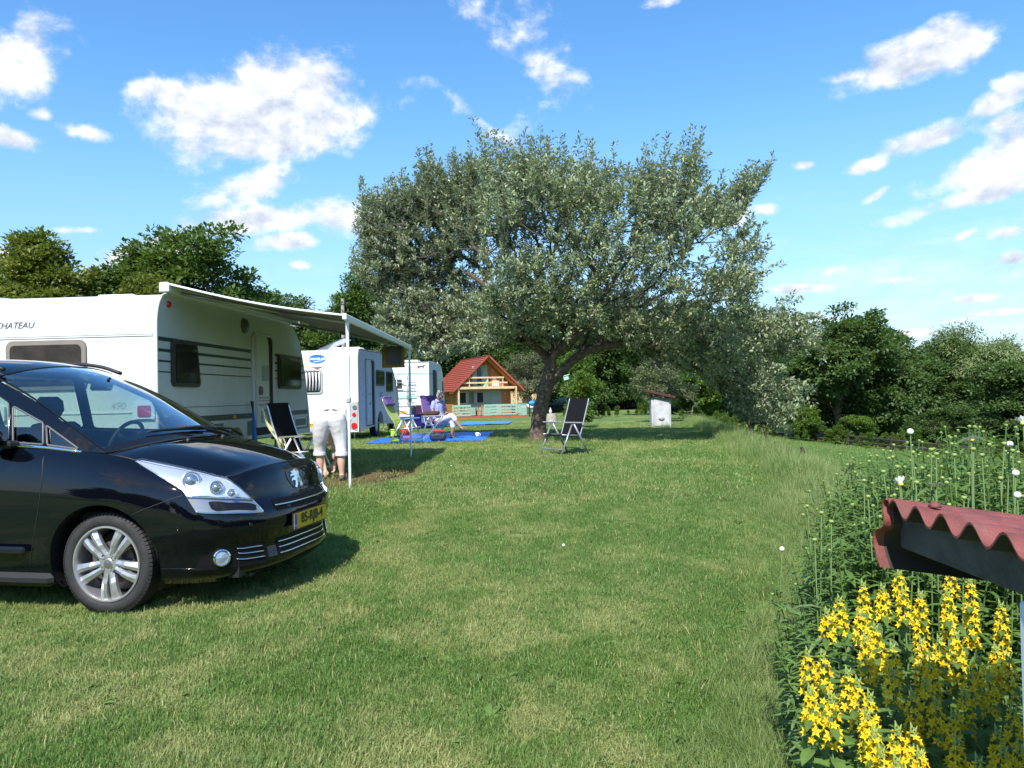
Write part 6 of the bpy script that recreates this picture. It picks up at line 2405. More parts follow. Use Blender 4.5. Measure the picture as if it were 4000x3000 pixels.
# --- the seated reader (local: x ahead of her, y her left, z up from the ground)
Ld = thing('person', 'seated person with short grey hair, light blue shirt and white trousers, reading with legs crossed', 'person', (-2.0, 20.75, .44), R(-46))
bd = MB()
limb(bd, [(-.02, 0, .48), (-.07, 0, .68), (-.08, 0, .90), (-.05, 0, 1.06)], [.14, .125, .135, .085], squash=1.25)
limb(bd, [(-.03, 0, 1.06), (.02, 0, 1.15)], [.055, .05])
ball(bd, (.055, 0, 1.225), (.095, .075, .110), rot=(0, R(25), 0))
ball(bd, (.085, 0, 1.165), (.06, .055, .05))
ball(bd, (.150, 0, 1.205), (.022, .014, .020))
for s_ in (-1, 1):
    ball(bd, (.03, s_ * .078, 1.22), (.018, .012, .030))
    limb(bd, [(-.07, s_ * .165, 1.0), (-.02, s_ * .225, .78), (.17, s_ * .16, .66), (.26, s_ * .08, .655)], [.05, .045, .037, .027])
    hand(bd, (.31, s_ * .06, .66), (1, -s_ * .3, .1), (0, -s_, 0.3), (.1, 0, 1.0), .95)
# left leg planted, right leg crossed over it
limb(bd, [(.05, .09, .47), (.28, .10, .48), (.46, .07, .47)], [.09, .085, .065])
limb(bd, [(.46, .07, .47), (.47, .06, .28), (.42, .05, .08)], [.062, .055, .038])
limb(bd, [(.42, .05, .07), (.50, .05, .045), (.60, .05, .03)], [.038, .036, .026])
limb(bd, [(.05, -.09, .49), (.28, -.05, .58), (.50, .03, .63)], [.09, .085, .065])
limb(bd, [(.50, .03, .63), (.62, .09, .47), (.72, .14, .33)], [.062, .055, .038])
limb(bd, [(.72, .14, .32), (.80, .16, .29), (.88, .18, .28)], [.036, .036, .026])
remesh('body', bd, SKIN_TAN, Ld, .011, 5)
tr_ = MB()
limb(tr_, [(-.02, 0, .47), (.06, 0, .49)], [.155, .15], squash=1.15)
limb(tr_, [(.05, .09, .475), (.28, .10, .485), (.45, .075, .475), (.475, .065, .36)], [.105, .10, .082, .075])
limb(tr_, [(.05, -.09, .495), (.28, -.05, .585), (.49, .025, .635), (.57, .065, .54)], [.105, .10, .082, .075])
remesh('trousers', tr_, PANTS, Ld, .012, 5, .004)
SH_BL = pmat('shirt_light_blue', (.19, .23, .50), .8, two=(.36, .38, .58), vscale=22)
sh = MB()
limb(sh, [(-.02, 0, .56), (-.07, 0, .70), (-.08, 0, .90), (-.06, 0, 1.03)], [.162, .145, .152, .105], squash=1.25)
for s_ in (-1, 1):
    limb(sh, [(-.07, s_ * .15, 1.0), (-.05, s_ * .21, .86)], [.07, .066])
remesh('shirt', sh, SH_BL, Ld, .012, 5, .003)
ha = MB()
ball(ha, (.030, 0, 1.262), (.106, .092, .100), rot=(0, R(25), 0))
ball(ha, (-.02, 0, 1.20), (.075, .080, .080))
remesh('hair', ha, HAIR, Ld, .011, 3, .007)
gl = MB()
for s_ in (-1, 1):
    gl.tube([(.148 + .0 * a, s_ * .036 + .028 * math.cos(a), 1.232 + .022 * math.sin(a)) for a in np.linspace(0, 6.283, 13)], .0035, 4, cap=False)
    gl.tube([(.145, s_ * .064, 1.238), (.03, s_ * .086, 1.245)], .003, 4)
gl.build('glasses', [SHOE], Ld)
so = MB()
limb(so, [(.40, .05, .045), (.50, .05, .042), (.62, .05, .032)], [.042, .042, .032])
limb(so, [(.71, .14, .31), (.80, .165, .285), (.90, .185, .275)], [.042, .042, .032])
remesh('shoes', so, SHOE, Ld, .011, 4)
bk = thing('book', 'dark open book held in the lap of the seated reader', 'book', (-1.745, 20.50, 1.115), R(-46), rot=(0, R(-25), R(-46)))
for s_ in (-1, 1):
    MB().box((.0, s_ * .062, .0), (.17, .12, .012), rot=(R(s_ * 12), 0, 0)).build('cover', [SHOE], bk)
    MB().box((.0, s_ * .060, .008), (.16, .112, .010), rot=(R(s_ * 12), 0, 0)).build('page', [PET['white']], bk)

# ------------------------------------------------------------------ folding camp chairs (local: x ahead of the sitter)
SLING_BLK = pmat('sling_black', (.008, .0085, .010), .8, bump=.3, bscale=250, spec=.15)
FRAME = pmat('chair_frame_grey', (.33, .35, .38), .4, .6)
ARM = pmat('armrest_grey', (.28, .30, .33), .5)


def folding_chair(label, x, y, rz, sling, frame, armm, backh=1.08, recl=.24, group=None, seat_m=None):
    c = thing('folding_chair', label, 'chair', (x, y, gzf(x, y)), rz, group)
    hw = .275
    bp = crom(np.array([(-.17, .37), (-.235, .55), (-.17 - recl * .62, .80), (-.17 - recl, backh)]), 6)
    mb = MB()
    mb.grid([[(p[0], v * hw, p[1]) for v in (-1, -.5, 0, .5, 1)] for p in bp])
    mb.grid([[(p[0] - .008, v * hw, p[1]) for v in (-1, -.5, 0, .5, 1)] for p in bp], flip=True)
    mb.build('backrest', [sling], c, smooth=True)
    sp_ = crom(np.array([(-.17, .375), (.0, .385), (.15, .41), (.26, .40)]), 5)
    mb = MB()
    mb.grid([[(p[0], v * hw, p[1] - .012 * (1 - v * v)) for v in (-1, -.5, 0, .5, 1)] for p in sp_])
    mb.grid([[(p[0], v * hw, p[1] - .010 - .012 * (1 - v * v)) for v in (-1, -.5, 0, .5, 1)] for p in sp_], flip=True)
    mb.build('seat', [seat_m or sling], c, smooth=True)
    for s_ in (-1, 1):
        yy = s_ * (hw + .012)
        MB().tube([(p[0], yy, p[1]) for p in bp], .0135, 7).build('back_tube', [frame], c, smooth=True)
        MB().tube([(-.19, yy, .375), (.27, yy, .405)], .013, 7).build('seat_tube', [frame], c, smooth=True)
        y2 = s_ * (hw + .045)
        MB().tube([(.05, y2, .60), (.34, y2, 0.0)], .015, 7, flat=1.3).build('leg', [frame], c, smooth=True)
        MB().tube([(.0, y2, .60), (-.36, y2, 0.0)], .015, 7, flat=1.3).build('leg', [frame], c, smooth=True)
        MB().box((.02, y2, .625), (.44, .05, .028), rot=(0, R(-3), 0), bev=.01).build('armrest', [armm], c)
    MB().tube([(.28, -hw - .04, .13), (.28, hw + .04, .13)], .013, 7).build('stretcher', [frame], c)
    MB().tube([(-.29, -hw - .04, .12), (-.29, hw + .04, .12)], .013, 7).build('stretcher', [frame], c)
    return c


folding_chair('grey framed folding chair with black sling standing alone under the big tree', .97, 14.52, R(215), SLING_BLK, FRAME, ARM)
folding_chair('folding chair with black sling in the awning shade beside the bending person', -3.20, 11.5, R(-16), SLING_BLK, ALU, ALU, 1.13, .26)
PURPLE = pmat('purple_towel', (.13, .075, .26), .9, bump=.3, bscale=120)
LIME = pmat('lime_fabric', (.40, .50, .10), .8)
BLUE_SL = pmat('blue_sling', (.05, .12, .30), .7)
folding_chair('empty folding chair with lime edge, purple towel and blue seat at the tarp edge', -2.66, 18.95, R(-12), LIME, ALU, pmat('arm_blue', (.10, .22, .45), .5), 1.14, .36, seat_m=BLUE_SL)
folding_chair('folding chair under the purple towel that the seated person sits in', -2.06, 20.82, R(-46), PURPLE, ALU, FRAME, 1.16, .24)


def towel(label, parent_xy, rz, m_, rows_fn, name='towel'):
    t_ = thing(name, label, 'towel', (parent_xy[0], parent_xy[1], gzf(*parent_xy)), rz)
    mb = MB()
    mb.grid(rows_fn)
    mb.build('cloth', [m_], t_, smooth=True)
    return t_


YEL_T = pmat('towel_pale_yellow', (.66, .66, .38), .9, bump=.3, bscale=100)
towel('pale yellow towel hanging over the chair back in the awning shade', (-3.2, 11.5), R(-16), YEL_T,
      [[(-.17 - .29 * f + .025 * math.sin(f * 8) - .02, -.22 + .10 * g - .05 * f + .02 * math.sin(g * 9), 1.05 - .62 * (1 - f) * 1.0) for g in np.linspace(-1, 1, 9)] for f in np.linspace(1, 0, 9)])
pt_ = thing('towel', 'purple towel rolled over the top of the empty folding chair', 'towel', (-2.66, 18.95, gzf(-2.66, 18.95)), R(-12))
mb = MB()
mb.box((-.47, 0, 1.07), (.07, .56, .26), rot=(0, R(-32), 0), bev=.03)
mb.box((-.53, 0, 1.15), (.12, .54, .09), rot=(0, R(-32), 0), bev=.035)
remesh('cloth', mb, PURPLE, pt_, .014, 4, .010)
towel('large purple towel draped over the chair of the seated person', (-2.06, 20.82), R(-46), PURPLE,
      [[(-.415 + .30 * f, v * .30, 1.20 - .72 * f + .008 * math.sin(v * 7)) for v in np.linspace(-1, 1, 9)] for f in np.linspace(0, 1, 8)])
# towel on the awning rail
p_a = T1.lerp(T2, .70)
OR_T = pmat('towel_orange', (.40, .19, .04), .85, bump=.3, bscale=90)
GR_T = pmat('towel_grey_panel', (.13, .125, .12), .85)
AWM = Matrix.Translation((-4.51, 9.6, .43)) @ Matrix.Rotation(R(-3.2), 4, 'Z')
tw = thing('towel', 'orange edged grey towel hanging from the awning near the far pole', 'towel', AWM @ (T1.lerp(T2, .90) + Vector((-.22, 0, .0))), R(-3.2))
tw.scale = (.60, .60, .68)
mb = MB()
for k, (x0, x1, m_) in enumerate(((-.36, -.24, 0), (-.24, .26, 1), (.26, .36, 0))):
    mb.grid([[(x, .04 * math.sin(x * 9 + f * 2), -.02 - .60 * f) for x in np.linspace(x0, x1, 7)] for f in np.linspace(0, .86 if m_ else 1, 8)], mi=m_)
mb.grid([[(x, .04 * math.sin(x * 9 + f * 2) - .002, -.02 - .60 * f) for x in np.linspace(-.24, .26, 7)] for f in (.86, 1)], mi=0)
mb.build('cloth', [OR_T, GR_T], tw, smooth=True)
MB().tube([(-.40, 0, 0.01), (.40, 0, 0.01)], .008, 5).build('line', [INK], tw)

# ------------------------------------------------------------------ ground sheets, table, bags, rack
TARP = pmat('tarp_blue', (.010, .15, .62), .5, bump=.5, bscale=9, var=.12, vscale=3)
TARP2 = pmat('tarp_light_blue', (.05, .26, .68), .5, bump=.5, bscale=9, var=.12, vscale=3)


def tarp(name, quad, m_, label, seed):
    t_ = thing(name, label, 'tarp', (quad[0][0], quad[0][1], gzf(*quad[0])))
    o = t_.location
    n = 26
    top = []
    for i in range(n + 1):
        r_ = []
        for j in range(n + 1):
            f, g_ = i / n, j / n
            x = (quad[0][0] * (1 - g_) + quad[1][0] * g_) * (1 - f) + (quad[3][0] * (1 - g_) + quad[2][0] * g_) * f
            y = (quad[0][1] * (1 - g_) + quad[1][1] * g_) * (1 - f) + (quad[3][1] * (1 - g_) + quad[2][1] * g_) * f
            edge = min(f, 1 - f, g_, 1 - g_)
            z = gzf(x, y) + .035 + .02 * mnoise.noise((x * 2.2, y * 2.2, seed)) + (.03 * max(0, mnoise.noise((x * 4, y * 4, seed + 5))) if edge < .06 else 0) + mnoise.noise((x * .7, y * .7, 0)) * .03
            x += .05 * mnoise.noise((y * 1.7, seed, 0)) * (1 if edge < .05 else 0)
            r_.append((x - o.x, y - o.y, z - o.z))
        top.append(r_)
    mb = MB()
    mb.grid(top)
    mb.build('sheet', [m_], t_, smooth=True)
    eye = MB()
    for (i, j) in ((0, 0), (0, n), (n, 0), (n, n)):
        p = top[i][j]
        eye.lathe([(.02, .0), (.03, .01), (.04, .0)], (p[0] * .99, p[1] * .99, p[2] + .004), n=10)
    NO_GRASS.append(quad)
    return t_


tarp('ground_sheet', [(-3.75, 18.85), (-.72, 19.35), (-.62, 24.8), (-3.5, 23.6)], TARP, 'bright blue ground sheet under the seated person and camp table', 1)
tarp('ground_sheet', [(-2.9, 34.6), (-.2, 36.0), (-.02, 43.0), (-2.6, 43.6)], TARP2, 'lighter blue ground sheet farther back towards the cabin', 2)

TB = thing('camp_table', 'low folding camp table with crossed silver legs before the seated person', 'table', (-2.10, 20.0, .475), R(12))
MB().box((0, 0, .63), (.58, .48, .025), bev=.006).build('tabletop', [CGREY], TB)
for s_ in (-1, 1):
    MB().tube([(-.26, s_ * .2, .0), (.24, s_ * .2, .62)], .012, 6).build('leg', [ALU], TB)
    MB().tube([(.26, s_ * .2, .0), (-.24, s_ * .2, .62)], .012, 6).build('leg', [ALU], TB)
MB().tube([(-.26, -.2, .0), (-.26, .2, .0)], .011, 6).build('stretcher', [ALU], TB)
MB().tube([(.26, -.2, .0), (.26, .2, .0)], .011, 6).build('stretcher', [ALU], TB)
jk = thing('jacket', 'crumpled dark brown jacket lying on the camp table', 'jacket', (-2.16, 20.0, 1.118), R(12))
mb = MB()
ball(mb, (-.04, 0, .045), (.28, .2, .065))
ball(mb, (.10, .03, .065), (.15, .14, .05))
ball(mb, (-.16, -.04, .055), (.12, .13, .045))
remesh('cloth', mb, pmat('jacket_dark', (.05, .026, .018), .85), jk, .016, 3, .02)
bg = thing('bag', 'navy blue holdall with a red top standing on the blue sheet', 'bag', (-1.93, 19.45, .475), R(5))
mb = MB()
mb.box((0, 0, .10), (.42, .22, .20), bev=.05)
ball(mb, (0, 0, .16), (.20, .11, .07))
remesh('bag_body', mb, pmat('navy', (.015, .022, .055), .6), bg, .014, 4, .006)
mb = MB()
ball(mb, (.03, .02, .235), (.15, .08, .045))
mb.box((-.02, .02, .25), (.20, .10, .04), rot=(0, R(12), 0), bev=.01)
remesh('red_top', mb, pmat('red_cloth', (.42, .035, .03), .6), bg, .014, 3, .004)
for s_ in (-1, 1):
    MB().tube([(-.11, s_ * .10, .16), (-.08, s_ * .13, .25), (.08, s_ * .13, .25), (.11, s_ * .10, .16)], .009, 5).build('handle', [INK], bg)
cb_ = thing('cool_box', 'lime green cool bag with dark strap behind the empty chair', 'cool bag', (-3.06, 19.7, .475), R(10))
MB().box((0, 0, .14), (.25, .2, .28), bev=.02).build('bag_body', [pmat('lime_green', (.36, .58, .04), .6)], cb_)
MB().box((0, 0, .295), (.26, .21, .03), bev=.01).build('lid', [pmat('lime_green_lid', (.42, .62, .08), .6)], cb_)
MB().tube([(-.16, -.11, .10), (-.03, -.13, .14), (.08, -.125, .13), (.1, -.115, .04)], .018, 6).build('strap', [INK], cb_)
rt = thing('dustpan', 'flat red plastic tray on the grass behind the cool bag', 'tray', (-2.86, 20.6, .475), R(15))
MB().box((0, 0, .03), (.30, .2, .05), bev=.02).build('tray', [pmat('red_plastic', (.55, .05, .02), .4)], rt)
MB().tube([(-.15, 0, .04), (-.38, .02, .05)], .016, 6).build('handle', [INK], rt)
cp_ = thing('cup', 'small white cup at the right edge of the blue sheet', 'cup', (-.98, 20.8, gzf(-.98, 20.8) + .03))
MB().lathe([(0, 0), (.045, 0), (.055, .12), (.05, .12), (.042, .01)], n=14).build('bowl', [WHITE_INK], cp_, smooth=True)
MB().tube([(.05, 0, .03), (.085, 0, .05), (.085, 0, .08), (.053, 0, .1)], .008, 5).build('handle', [WHITE_INK], cp_, smooth=True)

RK = thing('drying_rack', 'folding drying rack behind the camp table', 'drying rack', (-2.66, 22.5, gzf(-2.66, 22.5)), R(4))
for s_ in (-1, 1):
    MB().tube([(s_ * .36, -.28, 0), (s_ * .30, .24, .93)], .012, 6).build('leg', [WHITE_ALU], RK)
    MB().tube([(s_ * .36, .30, 0), (s_ * .30, -.24, .93)], .012, 6).build('leg', [WHITE_ALU], RK)
for k in range(6):
    MB().tube([(-.36, -.26 + .104 * k, .93), (.36, -.26 + .104 * k, .93)], .006, 5).build('rod', [WHITE_ALU], RK)
PINK = pmat('towel_pink', (.62, .14, .17), .9)


def hang(label, x0, x1, y, z0, z1, m_, seed):
    t_ = thing('hung_towel', label, 'towel', (-2.66, 22.5, gzf(-2.66, 22.5)), R(4))
    mb = MB()
    mb.grid([[(x, y - .012 - .012 * math.sin(x * 22 + seed) * f, z1 + (z0 - z1) * f) for x in np.linspace(x0, x1, 9)] for f in np.linspace(0, 1, 6)])
    mb.grid([[(x, y + .012 + .01 * math.sin(x * 22 + seed) * f, z1 + (z0 - z1) * f * .7) for x in np.linspace(x0, x1, 9)] for f in np.linspace(0, 1, 6)], flip=True)
    mb.build('cloth', m_ if isinstance(m_, list) else [m_], t_, smooth=True)
    return t_


hang('pink towel pegged on the drying rack', -.20, .12, -.26, .68, .945, PINK, 0)
ub_ = hang('blue towel with red and white stripes pegged right of the pink one', .13, .36, -.26, .62, .945, pmat('towel_royal', (.04, .16, .45), .9), 2)
for (a, b, m_) in (((.14, .68), (.34, .93), PET['white']), ((.20, .66), (.36, .80), pmat('red_cloth', (0, 0, 0)))):
    mb = MB()
    dx_, dz_ = b[0] - a[0], b[1] - a[1]
    mb.add([(a[0], -.288, a[1]), (a[0] + .05, -.288, a[1]), (b[0], -.288, b[1]), (b[0] - .05, -.288, b[1])], [(0, 1, 2, 3)])
    mb.build('stripe', [m_], ub_)
hang('white and purple cloth hanging low on the drying rack', -.28, .30, -.05, .30, .90, PURPLE, 4)
hang('white cloth hanging at the front of the drying rack', -.05, .16, -.155, .42, .70, PET['white'], 6)
hang('dark grey clothes on the left of the drying rack', -.36, -.22, -.26, .66, .94, CTRIM_DK, 8)
for (x, y, z0, lb) in ((-3.30, 23.1, .0, 'dark red bucket behind the drying rack'),):
    b_ = thing('bucket', lb, 'bucket', (x, y, gzf(x, y) + .02))
    MB().lathe([(0, .0), (.13, 0), (.16, .30), (.15, .30), (.12, .02)], n=16).build('pail', [pmat('red_plastic', (0, 0, 0))], b_, smooth=True)
    MB().tube([(.16 * math.cos(a), 0, .30 + .10 * math.sin(a)) for a in np.linspace(0, math.pi, 9)], .005, 4).build('handle', [ALU], b_)
# bits at the awning caravan's door
hs = thing('hose', 'bright blue folded parasol leaning by the open caravan door', 'parasol', (-4.22, 12.35, gzf(-4.2, 12.3)), 0, None)
MB().tube([(0.03, 0, 0), (0.0, 0, .55), (-.03, 0.02, 1.02)], [.03, .04, .018], 7).build('canopy', [pmat('parasol_blue', (.03, .17, .50), .6)], hs, smooth=True)
MB().tube([(-.03, .02, 1.0), (-.045, .03, 1.16)], [.012, .03], 6).build('handle', [INK], hs)
hs.name = 'parasol'
st_ = thing('doorstep', 'low caravan doorstep with red rim below the open door', 'step', (-4.02, 13.0, gzf(-4, 13)), R(-3.2))
MB().box((0, 0, .20), (.36, .55, .04), bev=.01).build('tread', [CGREY], st_)
for y in (-.22, .22):
    MB().tube([(-.14, y, 0), (-.14, y, .2)], .015, 5).build('leg', [pmat('red_plastic', (0, 0, 0))], st_)
    MB().tube([(.14, y, 0), (.14, y, .2)], .015, 5).build('leg', [pmat('red_plastic', (0, 0, 0))], st_)
MB().tube([(-.18, -.27, .22), (.18, -.27, .24), (.18, .27, .24), (-.18, .27, .22)], .014, 6).build('rim', [pmat('red_plastic', (0, 0, 0))], st_)

# ------------------------------------------------------------------ corrugated lean-to roof at the right, close to the viewer
RUST = pmat('corrugated_red', (.20, .055, .046), .62, var=.3, vscale=9, bump=.35, bscale=160, streak=.35)
BEAM = pmat('weathered_beam', (.055, .054, .056), .85, var=.45, vscale=11, bump=.6, bscale=55)
LT = thing('corrugated_roof', 'red corrugated lean-to roof on a grey weathered beam above the yellow flowers', 'roof', (.80, 1.60, 1.345))


def corr(y):
    return .017 * math.cos(2 * math.pi * y / .095)


SLOPE = -.15
prof = []
for k in range(0, 141):
    y = .02 - .0095 * k
    prof.append((y, corr(y) + .002))
drop = crom(np.array([(.022, .019), (.045, .006), (.040, -.030), (.052, -.050), (.085, -.062), (.094, -.085), (.086, -.110), (.066, -.138)]), 6)
allp = [tuple(p) for p in drop[::-1]] + prof
rows = []
edge_x = lambda y: .06 * y * .6
for t_ in [0, .022] + list(np.linspace(.088, 1.15, 13)):
    rows.append([(edge_x(y) + t_ + (-.004 if y > .03 else 0) * (1 - t_), y, z + SLOPE * t_ * (1 if y < .03 else 1)) for y, z in allp])
mb = MB()
mb.grid(rows)
rows2 = [[(x + (.0 if i else .0005), y - (.0045 if y > .03 else 0), z - (.0045 if y < .03 else 0)) for x, y, z in r_] for i, r_ in enumerate(rows)]
mb.grid(rows2, flip=True, mi=1)
k_ = len(allp)
n_f = (len(rows) - 1) * (k_ - 1)
for j in range(len(drop)):                # the painted face wraps round the very edge of the flap
    mb.mi[n_f + j] = 0
mb.add(rows[0] + rows2[0], [(i, i + 1, k_ + i + 1, k_ + i) for i in range(k_ - 1)])
mb.build('corrugated_sheet', [RUST, pmat('sheet_underside', (.040, .032, .026), .85, var=.3)], LT, smooth=True, angle=50)
MB().box((.060, -.60, -.058), (.045, 1.30, .072), bev=.004).build('beam', [BEAM], LT)
MB().box((.62, -.60, -.165), (.05, 1.30, .07), bev=.004).build('beam', [BEAM], LT)
for y in (.02, -.5, -1.0):
    MB().box((.55, y - .02, -.135), (1.0, .045, .06), rot=(0, R(8.5), 0), bev=.004).build('rafter', [BEAM], LT)
for (x, y) in ((.035, -.095), (.34, -.095), (.22, -.285), (.05, -.38), (.5, -.285), (.4, -.475)):
    z = .019 + SLOPE * x
    MB().lathe([(0, .014), (.006, .0125), (.010, .008), (.0125, .002), (.005, .0)], (x, y, z), n=12).build('nail_cap', [RUST], LT, smooth=True)
PW = pmat('post_blue_white', (.50, .58, .68), .6, var=.1)
MB().box((.052, -.405, -.72), (.075, .075, 1.25), bev=.004).build('post', [PW], LT)
MB().box((.95, .0, -.80), (.075, .075, 1.2), bev=.004).build('post', [PW], LT)

# ------------------------------------------------------------------ yellow loosestrife, one plant per spike
YEL = bpy.data.materials.new('petal_yellow')
YEL.use_nodes = True
_t = NT(YEL.node_tree)
YEL.node_tree.nodes.clear()
_r = _t.n('ShaderNodeObjectInfo').outputs['Random']
_c = _t.mix(_t.smooth(_r, 0.0, 0.3), (.80, .52, .010), _t.mix(_r, (.86, .62, .008), (.88, .70, .035)))
_b = _t.n('ShaderNodeBsdfPrincipled', ins={'Base Color': _c, 'Roughness': .55, 'Specular IOR Level': .25})
_l = _t.n('ShaderNodeBsdfTranslucent', ins={'Color': _c})
_m = _t.n('ShaderNodeMixShader', ins={0: .3, 1: _b.outputs[0], 2: _l.outputs[0]})
_t.n('ShaderNodeOutputMaterial', ins={'Surface': _m.outputs[0]})
YEL_C = pmat('flower_heart', (.62, .33, .015), .6)
LF_G = leaf_mat('garden_leaves', (.085, .165, .034), (.165, .265, .070), trans=.34, scale=5)
LF_B = leaf_mat('garden_leaves_blue', (.10, .165, .058), (.175, .25, .105), trans=.28, scale=5)
BUD = pmat('bud_green', (.24, .32, .08), .6)
STEM_G = pmat('stem_green', (.080, .14, .035), .6)
rgf = random.Random(404)


def star_mesh(name, rad_, open_):
    mb = MB()
    for k in range(5):
        a = k * 2 * math.pi / 5
        ca, sa = math.cos(a), math.sin(a)
        c1, s1 = math.cos(a + .52), math.sin(a + .52)
        c2, s2 = math.cos(a - .52), math.sin(a - .52)
        h1, h2 = rad_ * open_ * .55, rad_ * open_
        mb.add([(0, 0, 0), (c2 * rad_ * .52, s2 * rad_ * .52, h1), (ca * rad_, sa * rad_, h2 * .8), (c1 * rad_ * .52, s1 * rad_ * .52, h1)], [(0, 1, 2), (0, 2, 3)])
    mb.add([(.005 * math.cos(a), .005 * math.sin(a), rad_ * .14) for a in np.linspace(0, 6.283, 6)[:-1]] + [(0, 0, rad_ * .3)], [(0, 1, 5), (1, 2, 5), (2, 3, 5), (3, 4, 5), (4, 0, 5)], 1)
    return mb.mesh(name, [YEL, YEL_C])


STARS = [star_mesh('flower', .0185, .55), star_mesh('flower', .0165, .8), star_mesh('flower', .0200, .35)]


def lance(mb, base, az_, el_, ln, wd, bend=.5, mi=0, n=4, cup=.25):
    """one lance-shaped leaf arching outwards"""
    d = Vector((math.cos(az_) * math.cos(el_), math.sin(az_) * math.cos(el_), math.sin(el_)))
    s_ = Vector((-math.sin(az_), math.cos(az_), 0))
    V, F = [], []
    p = Vector(base)
    for i in range(n + 1):
        t_ = i / n
        w_ = wd * (math.sin(math.pi * min(1, .12 + t_ * .88)) ** .8) if i < n else .0005
        up = d.cross(s_) * -1
        V += [p - s_ * w_ + up * w_ * cup * 0 + Vector((0, 0, w_ * cup)), p - Vector((0, 0, w_ * cup * .3)), p + s_ * w_ + Vector((0, 0, w_ * cup))]
        d = (d + Vector((0, 0, -bend / n))).normalized()
        p = p + d * ln / n
    for i in range(n):
        for k in (0, 1):
            F.append((i * 3 + k, i * 3 + k + 1, i * 3 + k + 4, i * 3 + k + 3))
    mb.add(V, F, mi)


